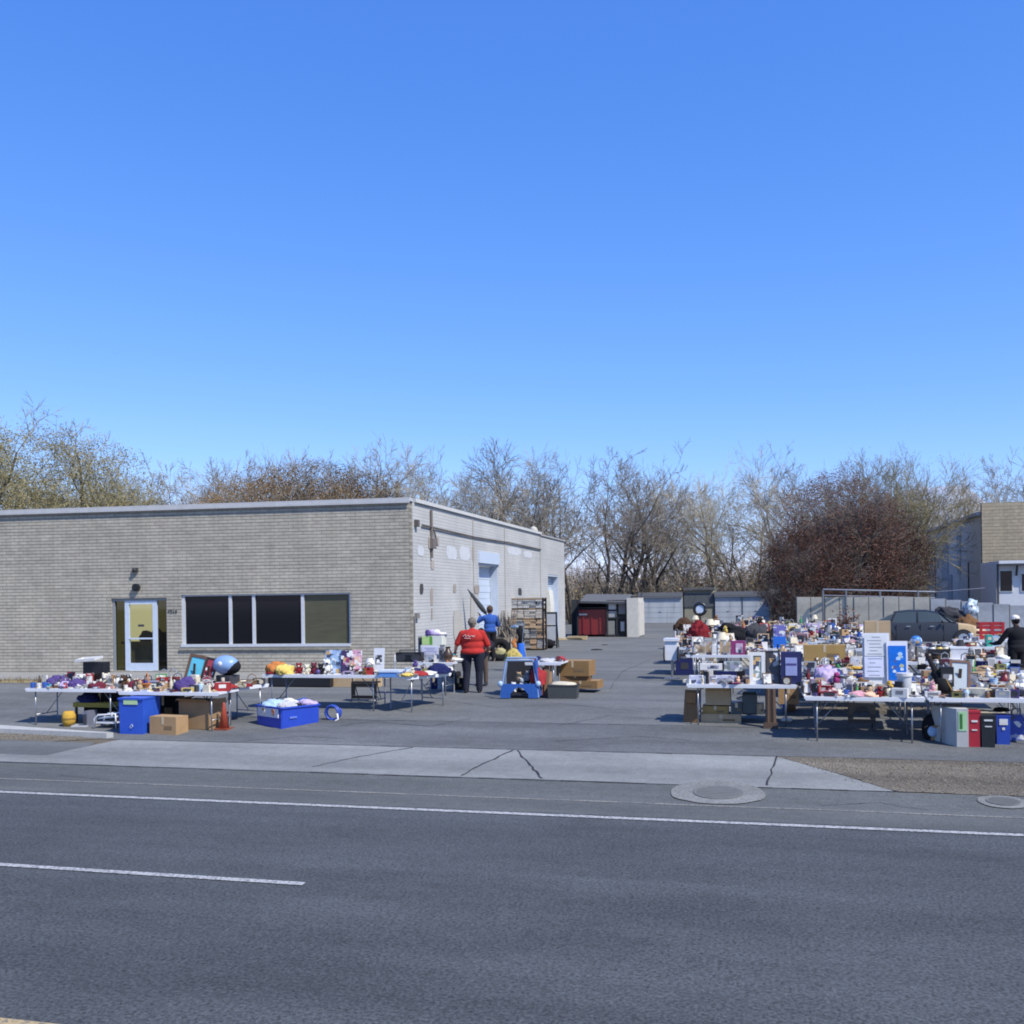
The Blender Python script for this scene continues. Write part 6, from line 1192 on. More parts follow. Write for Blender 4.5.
T2['used'].append((x - T2['x'], .6, .28)); zc = onY(225, 666, 17.7).z - T2['h']
mb = MB(); mb.box((0, .05, (zc - .2) / 2), (.34, .3, max(.05, zc - .2))); mb.build('stand', cm('charcoal'), th); mb = MB(); mb.blob((0, 0, zc), (.27, .22, .19), .05, 1.2, 3, 0, 3); mb.build('shell', cm((.2, .32, .52), 'gloss'), th, True); mb = MB(); mb.blob((.03, .03, zc - .03), (.275, .2, .175), sub=3); mb.build('lining', cm('black', 'cloth'), th, True); mb = MB(); mb.blob((.02, -.2, zc + .03), (.06, .03, .055), sub=2); mb.build('disc', cm('white'), th, True)
hero('folded_cloth3', 'purple', 186, 686, 17.22, T2, 1, 'bright purple bag in front of the brown picture frame', .3, (.95, .8, 2.4)); hero('gift_box', 'yellow', 189, 690, 17.12, T2, .8, 'yellow printed carton at the front edge below the purple bag', .1); hero('jar', 'light blue', 201, 688, 17.2, T2, 1.1, 'light blue jar right of the purple bag'); hero('book', 'navy', 171, 689, 17.16, T2, 1.1, 'navy book lying at the front edge of the second table', .1)
# below T1/T2
bn = bin_(119.5, 143, 698, 734.5, (.025, .085, .46), 'bright blue recycling bin with a pale label under the second table', (), 1.03, 'recycling_bin', .55)
mb = MB(); mb.box((0, -.02, .62), (.3, .012, .09)); mb.build('label_panel', cm((.4, .55, .3), 'card'), bn); mb = MB(); mb.box((-.1, -.02, .74), (.2, .012, .03)); mb.build('handle_slot', cm('black'), bn)
mb = MB(); mb.tube([(0, -.022, .12), (.05, -.022, .16), (.03, -.022, .2), (-.02, -.022, .14)], .008, 5); mb.build('emblem', cm((.5, .55, .65), 'card'), bn); bn['category'] = 'bin'
p = at(165, 735); carton('tan carton in front of the larger one under the second table', 148.5, 177, 717, 735.5, p.y, .35, CB, zg(p.y), -.12, open_=False)
p = at(195, 731); carton('larger open brown carton behind the tan one under the second table', 178, 210, 701, 731, p.y + .1, .5, CB2, zg(p.y + .1), -.1, open_=True)
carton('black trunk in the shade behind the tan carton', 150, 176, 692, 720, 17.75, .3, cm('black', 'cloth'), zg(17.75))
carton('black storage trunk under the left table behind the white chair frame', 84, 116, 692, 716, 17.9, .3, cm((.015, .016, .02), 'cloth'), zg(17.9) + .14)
x, w_, z0, h = span(73, 111, 703, 710, 17.6); g = zg(17.6); th = thing('low_bench', 'low bench with an olive yellow top under the left table', 'bench', (x, 17.6, g)); zt_ = z0 + h - g; mb = MB(); mb.box((0, .18, zt_ - .05), (w_, .36, .09)); mb.build('seat', cm((.3, .25, .06), 'cloth'), th)
for sx in (-1, 1):
    for y_ in (.04, .32): mb = MB(); mb.box((sx * (w_ / 2 - .05), y_, (zt_ - .1) / 2), (.04, .04, zt_ - .1)); mb.build('leg', cm('dark brown', 'wood'), th)
p = at(69, 726); th = thing('mustard_lampshade', 'mustard yellow lamp shade on the ground under the left table', 'lamp shade', p); mb = MB(); mb.lathe([(.1, .0), (.13, .1), (.13, .22), (.09, .3)], 18); mb.build('shade', cm('mustard', 'cloth'), th, True); mb = MB(); mb.lathe([(.13, .14), (.137, .14), (.137, .17), (.13, .17)], 18); mb.build('trim', cm((.25, .16, .04), 'cloth'), th)
for px, py, kd, c, s, lab in ((88, 702, 'folded_cloth0', 'navy', 1, 'navy cloth on the olive bench under the left table'), (82, 702, 'folded_cloth1', 'white', .6, 'white cloth on the left end of the olive bench')):
    p = onY(px, py, 17.75); item(kd, c, Vector((p.x, 17.78, g + zt_ - .005)), 0, s, label=lab, scale=(s, s, s * 1.6))
p = at(78, 728); item('tray', 'pale grey', Vector((p.x, p.y + .1, zg(p.y + .1))), .3, .9, 'grey', 'pale grey tray on the ground beside the mustard lamp shade')
p = at(87, 727); mb = MB(); mb.box((0, .1, .16), (.1, .3, .32)); mb.box((.0, -.06, .16), (.06, .02, .2), 1); tag(mb.build('slate_box', [cm((.16, .17, .22), 'gloss'), cm('charcoal')], None, False, p), 'narrow slate coloured box under the left table', 'box')
p = at(105, 729); th = thing('chair_frame', 'white plastic chair frame lying on its side under the left table', 'chair', p); mb = MB(); mb.tube([(-.24, 0, .02), (-.24, 0, .2), (-.15, 0, .27), (.24, 0, .3), (.24, .02, .02)], .018, 7); mb.tube([(-.24, .3, .02), (-.24, .3, .2), (-.15, .3, .27), (.24, .3, .3), (.24, .3, .02)], .018, 7); mb.build('frame', M['plastic_white'], th, True)
mb = MB(); mb.box((0, .15, .12), (.44, .26, .03)); mb.build('seat', M['plastic_white'], th); mb = MB(); mb.box((.02, .15, .22), (.4, .26, .025), 0, 0, 0, R(-6)); mb.build('backrest', M['plastic_white'], th)
p = at(220, 731); th = thing('traffic_cone', 'dark orange cone between the second table and the crossways table', 'cone', (p.x, p.y + .15, zg(p.y + .15))); mb = MB(); mb.lathe([(.1, .03), (.025, .5), (.02, .52)], 14); mb.build('body', cm((.35, .06, .03), 'gloss'), th, True); mb = MB(); mb.box((0, 0, .015), (.28, .28, .03)); mb.build('base', cm((.25, .06, .03), 'gloss'), th)
# crossways table T3 goods
hero('basket', 'tan', 236, 680, 17.9, T3, .7, 'tan basket right of the helmet on the crossways table'); hero('folded_cloth2', 'red', 228, 688, 17.6, T3, .7, 'red cloth at the near corner of the crossways table'); hero('bowl', 'cream', 246, 678, 18.2, T3, 1.1, 'cream bowl on the crossways table'); hero('basket', 'brown', 252, 677, 18.35, T3, .7, 'brown basket at the far end of the crossways table'); hero('gift_box', 'olive', 240, 684, 17.8, T3, .7, 'olive printed carton on the crossways table'); hero('folded_cloth0', 'dark red', 246, 684, 17.95, T3, .6, 'dark red cloth on the crossways table'); hero('radio', 'charcoal', 259, 674, 18.45, T3, .7, 'charcoal radio at the far end of the crossways table')
# blue crate on the ground
p = at(281, 729.5); th = thing('blue_crate', 'big blue plastic crate of packets on the asphalt between the tables', 'crate', p, R(-30)); a, b, h = .84, .86, .42
mb = MB()
for s_, rz_ in ((0, 0),):
    mb.prism([(-a, 0), (0, 0), (.02, h), (-a - .02, h)], 'Y', 0, .02); mb.prism([(-a, 0), (0, 0), (.02, h), (-a - .02, h)], 'Y', b - .02, b); mb.box((.008, b / 2, h / 2), (.02, b - .04, h), 0, 0, 0, R(3.4)); mb.box((-a - .008, b / 2, h / 2), (.02, b - .04, h), 0, 0, 0, R(-3.4)); mb.box((-a / 2, b / 2, .012), (a - .03, b - .04, .02))
mb.box((-a / 2, -.014, h - .015), (a + .06, .03, .03)); mb.box((-a / 2, b + .014, h - .015), (a + .06, .03, .03)); mb.box((.036, b / 2, h - .015), (.03, b, .03)); mb.box((-a - .036, b / 2, h - .015), (.03, b, .03)); mb.build('body', cm((.02, .06, .42), 'gloss'), th)
mb = MB(); mb.box((-a / 2, -.02, h - .12), (a * .86, .02, .17)); lb_ = mb.build('label_panel', cm((.6, .6, .62), 'card'), th)
for sx, c in ((-.68, (.62, .32, .06)), (-.28, (.6, .18, .05))): mb = MB(); mb.tube([(a * sx, -.028, h - .11), (a * sx, -.036, h - .11)], .065, 14); mb.build('printed_disc', cm(c, 'print'), lb_)
mb = MB(); mb.box((.03, b * .3, h * .5), (.012, .16, .035)); mb.build('marking', cm((.12, .18, .5), 'card'), th)
def in_crate(u, v, dz): return p + Matrix.Rotation(R(-30), 3, 'Z') @ Vector((u, v, dz))
for k, (u, v, c, kd, s, lab) in enumerate(((-.5, .2, 'light blue', 'folded_cloth0', 1.15, 'light blue packet at the near end of the blue crate'), (-.25, .35, 'pale grey', 'folded_cloth1', 1.0, 'pale grey packet in the middle of the blue crate'), (-.5, .55, 'white', 'folded_cloth2', 1.1, 'white packet at the back of the blue crate'), (-.2, .7, 'lilac', 'folded_cloth3', 1.0, 'lilac packet at the far right end of the blue crate'), (-.52, .8, 'blue', 'folded_cloth1', 1.0, 'blue packet at the far left end of the blue crate'), (-.15, .5, 'black', 'folded_cloth0', .7, 'black packet against the right side of the blue crate'))):
    item(kd, c, in_crate(u, v, h - .1), k * 1.3, s, label=lab, cat='packet', group='packets in the blue crate', scale=(s, s, s * 1.7))
q = in_crate(.12, 1.05, 0); th = thing('hose_reel', 'blue coil of hose beside the far corner of the blue crate', 'hose', (q.x, q.y, zg(q.y))); mb = MB()
mb.tube([(.14 * math.cos(t / 6), .05 + .002 * t, .16 + .14 * math.sin(t / 6)) for t in range(80)], .022, 6); mb.build('coil', cm((.03, .07, .35), 'gloss'), th, True); mb = MB(); mb.tube([(.15, .0, .16), (.17, 0, .05), (.12, -.05, .01)], .02, 6); mb.build('hose_end', cm('white'), th, True)
# T4 goods
hero('folded_cloth0', 'orange', 279, 668, 19.5, T4, 1, 'orange cloth bag at the left end of the table below the window', .2, (1.2, 1, 2.4)); hero('folded_cloth1', 'yellow', 285, 670, 19.42, T4, 1, 'yellow cloth bag in front of the orange one', 1, (.9, .7, 1.9)); hero('folded_cloth3', 'dark red', 273, 671, 19.4, T4, .7, 'dark red cloth below the orange bag')
for px, c, Y, s, lab in ((299, 'dark red', 19.6, .8, 'dark red soft toy right of the yellow bag'), (307, 'cream', 19.42, .75, 'cream soft toy in the row of toys below the window'), (314, 'maroon', 19.5, .85, 'maroon soft toy in the middle of the toys below the window'), (321, 'black', 19.45, .8, 'black soft toy left of the white one below the window'), (327, 'white', 19.7, 1.05, 'white soft toy left of the light blue book')): hero('soft_toy', c, px, 670, Y, T4, s, lab, rnd.uniform(-.6, .6))
hero('ball', 'purple', 318, 671, 19.38, T4, .5, 'purple ball among the soft toys')
def slab(px0, px1, pt, pb, Y, T, c, label, d=.05, c2='white', fin='print', tilt=-6, name='large_book'):
    x, w_, z0, h = span(px0, px1, pt, pb, Y, T['h']); mb = MB(); mb.box((0, 0, h / 2), (w_, d, h), 0, 0, R(tilt)); mb.box((0, -d / 2 - .003, h * .55), (w_ * .6, .006, h * .35), 1, 0, R(tilt)); T['used'].append((x - T['x'], Y - T['y'], w_ * .5)); return tag(mb.build(name, [cm(c, fin), cm(c2, 'print')], None, False, (x, Y, z0)), label, name.replace('_', ' '), name.replace('_', ' ') + 's on show')
slab(326, 342, 650, 672, 19.75, T4, (.3, .42, .6), 'large light blue book standing on the table below the window', .06, 'light blue'); slab(341.5, 352, 650.5, 671, 19.7, T4, (.05, .03, .09), 'large dark purple book between the light blue one and the pink poster', .05, 'magenta'); slab(352.5, 361.5, 650, 668, 19.72, T4, (.62, .33, .42), 'pink poster card standing right of the dark purple book', .02, 'peach', name='poster_card'); hero('gift_box', 'lilac', 349, 671, 19.4, T4, .7, 'lilac printed carton in front of the dark purple book')
slab(374, 384, 648, 668, 19.8, T4, (.6, .61, .63), 'white card with a dark spot standing at the right end of the table', .02, 'charcoal', 'card', name='poster_card'); hero('table_lamp', 'white', 370, 669, 19.65, T4, .75, 'white table lamp left of the white card', c2='white'); hero('table_lamp', 'cream', 388, 669, 19.75, T4, .65, 'cream table lamp right of the white card', c2='cream') if False else None
hero('handbag', 'red', 369, 671, 19.4, T4, .75, 'red handbag below the white lamp', .2, c2='black'); hero('bowl', 'cream', 379, 671, 19.45, T4, .9, 'cream bowl below the white card')
x, w_, z0, h = span(378, 398, 669.5, 678, 19.2, T5['h']); th = thing('storage_box', 'flat blue storage box with a white lid on the crossways table corner', 'box', (x, 19.25, T5['h'] - .02)); mb = MB(); mb.box((0, .15, h * .35), (w_, .3, h * .7)); mb.build('body', cm((.1, .26, .58), 'gloss'), th); mb = MB(); mb.box((0, .15, h * .85), (w_ * 1.05, .33, h * .3)); mb.build('lid', cm((.6, .66, .75), 'gloss'), th); T5['used'].append((.15, .55, .3))
x, w_, z0, h = span(397, 422, 656.5, 668, 21.75, T6['h']); item('radio', 'black', Vector((x, 21.8, T6['h'])), 0, 1, 'charcoal', 'large black radio on the table at the building corner', scale=(w_ / .34, 2, 1.25)); T6['used'].append((x - T6['x'], .2, .3))
hero('folded_cloth0', 'red', 420, 673, 19.55, T5, .8, 'red cloth on the crossways table left of the person in red'); hero('folded_cloth2', 'navy', 438, 671, 20.05, T5, 1, 'navy cloth heap at the far end of the crossways table', 0, (1.1, .9, 1.9)); hero('book', 'brown', 408, 675, 19.5, T5, 1.1, 'brown book on the crossways table beside the blue storage box'); hero('candlestick', 'white', 395, 668, 19.75, T4, 1.3, 'tall white candlestick at the right end of the table', c2='white'); hero('folded_cloth1', 'white', 428, 672, 19.75, T5, .7, 'white cloth between the red and navy cloths'); hero('plate', 'pale grey', 413, 676, 19.35, T5, .8, 'pale grey plate at the near corner of the crossways table')
# white boxes at the corner
x, w_, z0, h = span(421, 439.5, 645, 668, 21.9, T6['h']); th = thing('paper_box', 'white box with a handwritten sheet below the green and white carton', 'box', (x, 21.9, z0)); mb = MB(); mb.box((0, .18, h / 2), (w_, .36, h)); mb.build('body', cm((.62, .61, .58), 'card'), th); mb = MB(); mb.box((0, -.004, h * .55), (w_ * .86, .006, h * .7)); sh_ = mb.build('sheet', cm((.58, .58, .68), 'card'), th)
for k in range(6): mb = MB(); mb.box((rnd.uniform(-.02, .02), -.009, h * (.82 - .1 * k)), (w_ * rnd.uniform(.4, .7), .004, .012)); mb.build('writing', cm((.3, .3, .42), 'card'), sh_)
zz = z0 + h; T6['used'].append((x - T6['x'], .45, .3))
x, w_, z1, h = span(422, 441.5, 636, 645, 21.9, zz + .002); th = thing('green_carton', 'green and white carton on top of the white box at the corner', 'box', (x, 21.92, zz + .002)); mb = MB(); mb.box((0, .16, h / 2), (w_, .34, h)); mb.build('body', cm((.6, .62, .54), 'card'), th)
for a, b, c in ((-.5, -.12, (.42, .58, .22)), (-.12, .03, (.12, .32, .06))): mb = MB(); mb.box((w_ * (a + b) / 2, -.014, h / 2), (w_ * (b - a), .008, h * .96)); mb.build('label_panel', cm(c, 'card'), th)
for k, (dx, c, rz_, lab) in enumerate(((-.14, 'purple', .5, 'purple slipper at the left on top of the green and white carton'), (.0, 'lilac', 1.3, 'lilac slipper in the middle on top of the green and white carton'), (.12, 'white', 2.0, 'white slipper at the right on top of the green and white carton'))): item('shoe', c, Vector((x + dx, 22.05 + .05 * k, zz + h + .004)), rz_, 1.25, 'purple', label=lab, cat='slipper', group='slippers on the green carton')
x, w_, z0, h = span(415.5, 421, 637, 662, 21.95, T6['h']); mb = MB(); mb.box((0, .1, h / 2), (w_, .2, h)); mb.box((0, -.003, h * .8), (w_ * .9, .006, h * .3), 1); tag(mb.build('grey_board', [cm((.3, .27, .26), 'card'), cm('charcoal')], None, False, (x - .02, 22.2, z0)), 'narrow dark topped grey board left of the white box at the corner', 'board')
x, w_, z0, h = span(438.5, 443, 650, 662, 21.8, T6['h']); mb = MB(); mb.box((0, .05, h * .6), (w_, .06, h * 1.2)); mb.box((0, .015, h * .6), (w_ * .6, .01, h * .8), 1); tag(mb.build('slate_board', [cm((.2, .2, .22), 'card'), cm('charcoal')], None, False, (x + .02, 21.75, z0)), 'small slate board right of the white box at the corner', 'board')
p = Vector((onY(450, 660, 21.7).x - .08, 21.8, T6['h'])); item('vase', 'dark brown', p + Vector((0, 0, 0)), 0, 1.3, label='dark brown vase at the right end of the corner table'); T6['used'].append((p.x - T6['x'], .3, .12))
p = at(445, 689.5); x, w_, z0, h = span(437.5, 453, 677, 689.5, p.y, zg(p.y)); th = thing('drawer_unit', 'clear plastic drawer unit on the ground left of the person in red', 'drawer unit', (x, p.y, zg(p.y))); mb = MB(); mb.box((0, .16, h / 2), (w_, .3, h)); mb.build('body', cm((.42, .46, .52), 'gloss'), th)
for k in range(2): mb = MB(); mb.box((0, -.0, h * (.28 + .46 * k)), (w_ * .88, .03, h * .38)); d_ = mb.build('drawer', cm((.32, .37, .45), 'gloss'), th); mb = MB(); mb.box((0, -.022, h * (.28 + .46 * k)), (w_ * .4, .016, .025)); mb.build('handle', cm('charcoal'), d_)
carton('navy box on the ground left of the clear drawer unit', 430.5, 437, 677, 689, p.y + .05, .35, cm('navy', 'cloth'), zg(p.y + .05)); carton('black box on the ground right of the clear drawer unit', 453.5, 463, 678, 690, p.y - .1, .3, cm('black', 'cloth'), zg(p.y - .1))
zt_ = z0 + h
for k, (px, c, s, lab) in enumerate(((449, 'white', 1, 'white linen heaped above the clear drawer unit'), (456, 'black', .9, 'black linen heaped beside the person in red'), (441, 'lilac', .7, 'lilac linen heaped left of the white linen'))): q = onY(px, 676, p.y + .2); item(f'folded_cloth{k}', c, Vector((q.x, p.y + (.18 if k != 1 else .05), zt_ + .003)), k, s, label=lab, cat='linen', scale=(s * .9, s * .8, s * (2.2 if k == 0 else 1.5)))
folding_stool(351.5, 376.5, 683.5, 698.5, 20.4, 'black folding stool under the table below the window')
x, w_, z0, h = span(268, 330, 676, 687, 23.0); th = thing('black_bench', 'long black bench behind the table below the window', 'bench', (x, 23.0, zg(23))); zz = z0 + h - zg(23); mb = MB(); mb.box((0, .2, zz - .13), (w_, .4, .26)); mb.build('seat', cm('black'), th)
for sx in (-1, 1): mb = MB(); mb.box((sx * (w_ / 2 - .1), .2, (zz - .26) / 2), (.08, .36, zz - .26)); mb.build('leg', cm('black'), th)
carton('long tan carton on the ground behind the table below the window', 331, 378, 676, 690, 23.2, .3, CB3, zg(23.2) )

# ------------------------------------------------------------------ middle group
xm_ = onY(507, 658, 21.75).x; TM = table('small folding table in the middle of the lot behind the blue playpen', xm_, 21.75, 1.25)
p = at(520, 699); Y = p.y; g = zg(Y); x0_, x1_ = onY(501, 699, Y).x, onY(538, 699, Y).x; W = x1_ - x0_; hh = onY(520, 657, Y + .1).z - g
th = thing('baby_playpen', 'blue and black folding playpen in front of the small middle table', 'playpen', ((x0_ + x1_) / 2, Y, g), .12)
mb = MB()
for sx in (-1, 1): mb.tube([(sx * W / 2, 0, .03), (sx * W * .36, .1, hh * .92)], .022, 7); mb.tube([(sx * W / 2, .55, .03), (sx * W * .4, .5, hh * .95)], .022, 7)
mb.tube([(-W * .36, .1, hh * .92), (W * .36, .1, hh * .92)], .024, 7); mb.tube([(-W * .4, .5, hh * .95), (W * .4, .5, hh * .95)], .024, 7); mb.build('frame', cm((.2, .28, .42), 'gloss'), th)
mb = MB(); n = 16
op = [(-W * .24 + W * .48 * k / 8, .1 + .16 * math.sin(PI * k / 8)) for k in range(9)]
mb.prism([(-W / 2, .02), (-W * .24, .02)] + [(a, b) for a, b in op] + [(W * .24, .02), (W / 2, .02), (W * .47, hh * .36), (-W * .47, hh * .36)], 'Y', -.02, .02); mb.build('front_panel', cm((.03, .1, .34), 'cloth'), th)
mb = MB(); mb.box((W * .47, .28, hh * .48), (.03, .5, hh * .86), 0, 0, 0, R(-7)); mb.build('side_panel', cm((.03, .085, .3), 'cloth'), th); mb = MB(); mb.box((0, .52, hh * .5), (W * .84, .02, hh * .8)); mb.box((0, .28, .1), (W * .9, .5, .03)); mb.build('net', cm((.03, .03, .035), 'cloth'), th)
for sx in (-1, 1): mb = MB(); mb.blob((sx * W / 2, 0, hh * .36), (.06, .05, .07), sub=2); mb.build('corner_cap', cm('light blue'), th, True)
for k, (dx, dz, c, s) in enumerate(((-.2, .3, 'white', .8), (0, .34, 'pale grey', 1), (.2, .32, 'cream', .8), (-.08, .55, 'tan', .7), (.12, .55, 'grey', .8))):
    item('soft_toy', c, Vector(((x0_ + x1_) / 2 + dx, Y + .3, g + dz - .18)), k, s, label=f'{c} soft toy inside the blue playpen', group='soft toys in the playpen')
q = onY(512, 661, 21.9); item('folded_cloth2', (.42, .33, .1), Vector((q.x, 21.95, TM['h'])), 0, 1, label='straw yellow bag at the left end of the middle table', cat='bag', scale=(.85, .8, 2.7)); TM['used'].append((.12, .2, .2))
for px, c, kd, s, lab in ((522, 'white', 'folded_cloth0', .8, 'white cloth right of the straw yellow bag'), (540, 'navy', 'shoe', 1, 'navy shoe in the middle of the small middle table'), (548, 'pale grey', 'folded_cloth1', .7, 'pale grey cloth on the right of the middle table'), (555, 'light blue', 'gift_box', .7, 'light blue printed carton on the right of the middle table'), (530, 'peach', 'plate', .8, 'peach plates on the middle table'), (560, 'red', 'toy_car', 1.2, 'red toy car at the right end of the middle table')):
    q = onY(px, 660, 22.1); item(kd, c, Vector((q.x, 22.1 + rnd.uniform(-.15, .15), TM['h'])), rnd.uniform(0, 3), s, label=lab); TM['used'].append((q.x - TM['x'], .35, .15))
mb = MB(); mb.box((0, 0, .012), (1.0, .09, .022)); mb.box((.02, .1, .012), (.9, .05, .02), 1); tag(mb.build('red_board', [cm((.42, .1, .1), 'wood'), cm((.5, .2, .2), 'wood')], None, False, (xm_ + .75, 22.42, TM['h']), .02), 'faded red boards along the back of the middle table', 'boards')
q = at(545, 697); mb = MB(); mb.box((0, 0, .37), (.1, .025, .74), 0, 0, R(-14)); mb.box((.09, .02, .36), (.06, .025, .72), 1, 0, R(-14)); mb.box((-.08, .03, .33), (.05, .02, .66), 2, 0, R(-14)); tag(mb.build('wooden_plank', [cm('brown', 'wood'), cm((.28, .17, .08), 'wood'), cm((.3, .09, .06), 'wood')], None, False, (q.x + .02, q.y + .1, q.z), .1), 'brown planks leaning on the middle table right of the playpen', 'planks')
item('folded_cloth1', 'red', Vector((at(552, 690).x, 21.55, zg(21.55) + .28)), .5, 1, label='bright red cloth hanging beside the leaning planks', cat='cloth', scale=(.75, .6, 3.4)); 
p = at(562, 699); x, w_, z0, h = span(547.5, 577, 683.5, 699, p.y, zg(p.y)); th = thing('grey_crate', 'dark grey crate with a cream cushion lid in front of the cartons', 'crate', (x, p.y, zg(p.y)), .06); mb = MB(); mb.box((0, .2, h * .42), (w_ * .94, .4, h * .84), 0, 0, 0, 0, 1.05); mb.build('body', cm((.06, .065, .065), 'card'), th); mb = MB(); mb.box((0, .2, h * .84), (w_, .43, h * .1)); mb.build('rim', cm((.03, .03, .032), 'gloss'), th); mb = MB(); mb.blob((0, .2, h * .9), (w_ * .46, .2, .06), .2, 2, 4, 0, 3); mb.build('cushion', cm((.5, .45, .34), 'cloth'), th, True)
for px0, px1, t1, t2, Y, d, m_, lab, rz_ in ((556, 589, 661, 676, 22.5, .6, CB5, 'brown carton on top of the stack right of the middle table', -.08), (560, 590, 674.5, 682, 22.55, .5, CB6, 'dark brown flat carton in the middle of the stack right of the middle table', .1), (563, 597.5, 681, 688.5, 22.5, .55, CB5, 'wide flat carton at the bottom of the stack right of the middle table', -.1)):
    carton(lab, px0, px1, t1, t2, Y, d, m_, rz=rz_, group='cartons stacked by the middle table')
# things along the white wall
p = at(520, 661); th = thing('golf_bag', 'blue golf bag with a black hood standing behind the middle table', 'golf bag', (onY(521, 660, 28.5).x, 28.5, G)); k_ = 28.5 / 1000 * 1.03
mb = MB(); mb.lathe([(.16, 0), (.18, .05), (.13, .5), (.11, .78), (.1, .82)], 16); mb.build('body', cm((.03, .13, .5), 'cloth'), th, True); mb = MB(); mb.lathe([(.178, .02), (.182, .2), (.165, .2)], 16); mb.build('base_panel', cm('white', 'cloth'), th); mb = MB(); mb.tube([(-.02, 0, .8), (.03, 0, 1.0), (-.03, 0, 1.2), (.0, 0, 1.34)], [.1, .085, .11, .04], 9); mb.build('hood', cm('black', 'cloth'), th, True)
mb = MB()
for k in range(5): mb.tube([(rnd.uniform(-.08, .08), rnd.uniform(-.08, .08), .8), (rnd.uniform(-.16, .12), rnd.uniform(-.1, .1), 1.42)], .012, 5); 
mb.blob((-.17, -.05, 1.3), (.13, .05, .07)); mb.build('club', cm((.35, .42, .45), 'metal'), th); mb = MB(); mb.tube([(-.12, -.1, .95), (-.2, -.12, .85), (-.13, -.12, .7)], [.05, .07, .05], 7); mb.build('strap', cm('orange', 'cloth'), th)
q = Vector((onY(507, 650, 33.2).x, 33.2, G)); mb = MB(); r_ = random.Random(12)
for k in range(70):
    a = r_.gauss(0, .3); mb.tube([(a, r_.gauss(0, .2), 0), (a * .7 + r_.gauss(0, .05), 0, .8), (a * .5 + r_.gauss(0, .12), r_.gauss(0, .1), r_.uniform(1.0, 1.75))], [.02, .025, .01], 5, k % 3)
tag(mb.build('stick_bundle', [cm((.24, .19, .14), 'wood'), cm((.13, .1, .08), 'wood'), cm((.33, .29, .23), 'wood')], None, False, q), 'bundle of grey brown sticks propped by the white wall', 'bundle')
q = Vector((onY(500, 655, 32.9).x, 32.9, G)); th = thing('old_tyre', 'black tyre with a straw bag inside leaning at the foot of the stick bundle', 'tyre', q, .3); mb = MB(); mb.tube([(.28 * math.cos(2 * PI * k / 24), .1 + .1 * math.sin(2 * PI * k / 24), .38 + .28 * math.sin(2 * PI * k / 24)) for k in range(25)], .12, 9, 0, False); mb.build('tread', cm('black', 'cloth'), th, True); mb = MB(); mb.blob((0.02, .03, .3), (.2, .1, .15), .3, 2, 3, 0, 3); mb.build('filling', cm((.35, .31, .16), 'cloth'), th, True)
# rack of bundles
ry = 39.6; x0_, x1_ = onY(510, 620, ry).x, onY(544, 620, ry).x; W = x1_ - x0_; Hh = onY(527, 598, ry).z - G
th = thing('storage_rack', 'tall dark framed rack of folded rugs against the white wall', 'rack', ((x0_ + x1_) / 2, ry, G))
for sx in (-1, 1):
    for y_ in (0, .5): mb = MB(); mb.box((sx * (W / 2 - .03), y_, Hh / 2), (.06, .06, Hh)); mb.build('post', cm('charcoal', 'metal'), th)
for k in range(6): mb = MB(); mb.box((0, .25, .08 + k * (Hh - .1) / 5), (W - .13, .52, .03)); mb.build('shelf', cm('tan', 'wood'), th)
mb = MB(); mb.box((0, .54, Hh / 2), (W, .02, Hh)); mb.build('back', cm((.34, .3, .24), 'card'), th)
r_ = random.Random(3); nm_r = ('bottom', 'second', 'third', 'fourth', 'top'); nm_c = ('leftmost', 'second from left', 'middle', 'second from right', 'rightmost')
for k in range(5):
    for j in range(5):
        c = ((.42, .28, .17), (.38, .27, .18), (.44, .32, .21), (.46, .42, .37), (.48, .48, .47))[k] if r_.random() < .8 else (.3, .29, .28); w_ = W / 5.3; hz = (Hh - .1) / 5 - .06; mb = MB()
        [mb.box((r_.uniform(-.03, .03), r_.uniform(-.03, .03), hz * (q_ + .5) / 4), (w_ * r_.uniform(.86, .99), r_.uniform(.4, .5), hz / 4 * r_.uniform(.8, .98)), q_ % 2, r_.uniform(-.06, .06)) for q_ in range(4)]; tag(mb.build('rug_bundle', [cm(c, 'cloth'), cm(mul(c, r_.uniform(.6, 1.15)), 'cloth')], None, False, ((x0_ + x1_) / 2 + (j - 2) * w_ * .98, ry + .2, G + .1 + k * (Hh - .1) / 5)), f'bundle of folded rugs on the {nm_r[k]} shelf of the rack, {nm_c[j]}', 'rug bundle', 'rug bundles on the rack')
th = thing('display_board', 'black framed stand holding two pale panels in front of the rack', 'display board', (onY(549, 648, 41.4).x, 41.4, G), .05); W, Hh = .68, 1.52; mb = MB()
for cx, cz, a, b in ((-W / 2, Hh / 2, .06, Hh), (W / 2, Hh / 2, .06, Hh), (0, Hh - .03, W - .06, .06), (0, Hh * .62, W - .06, .06), (0, .12, W - .06, .05)): mb.box((cx, 0, cz), (a, .05, b))
for sx in (-1, 1): mb.tube([(sx * W / 2, .03, Hh * .8), (sx * W / 2, .5, 0)], .02, 5)
mb.build('frame', cm('black'), th)
for cz, b in ((Hh * .805, Hh * .31), (Hh * .4, Hh * .38)): mb = MB(); mb.box((0, .0, cz), (W - .08, .03, b)); mb.build('panel', cm((.42, .44, .47), 'card'), th)
mb = MB(); mb.blob((-.05, -.15, .2), (.3, .14, .2), .4, 2, 3, 0, 3, 0); tag(mb.build('black_bag', cm('black', 'cloth'), None, True, (onY(549, 648, 41).x, 41.15, G)), 'black bag slumped at the foot of the black framed stand', 'bag')
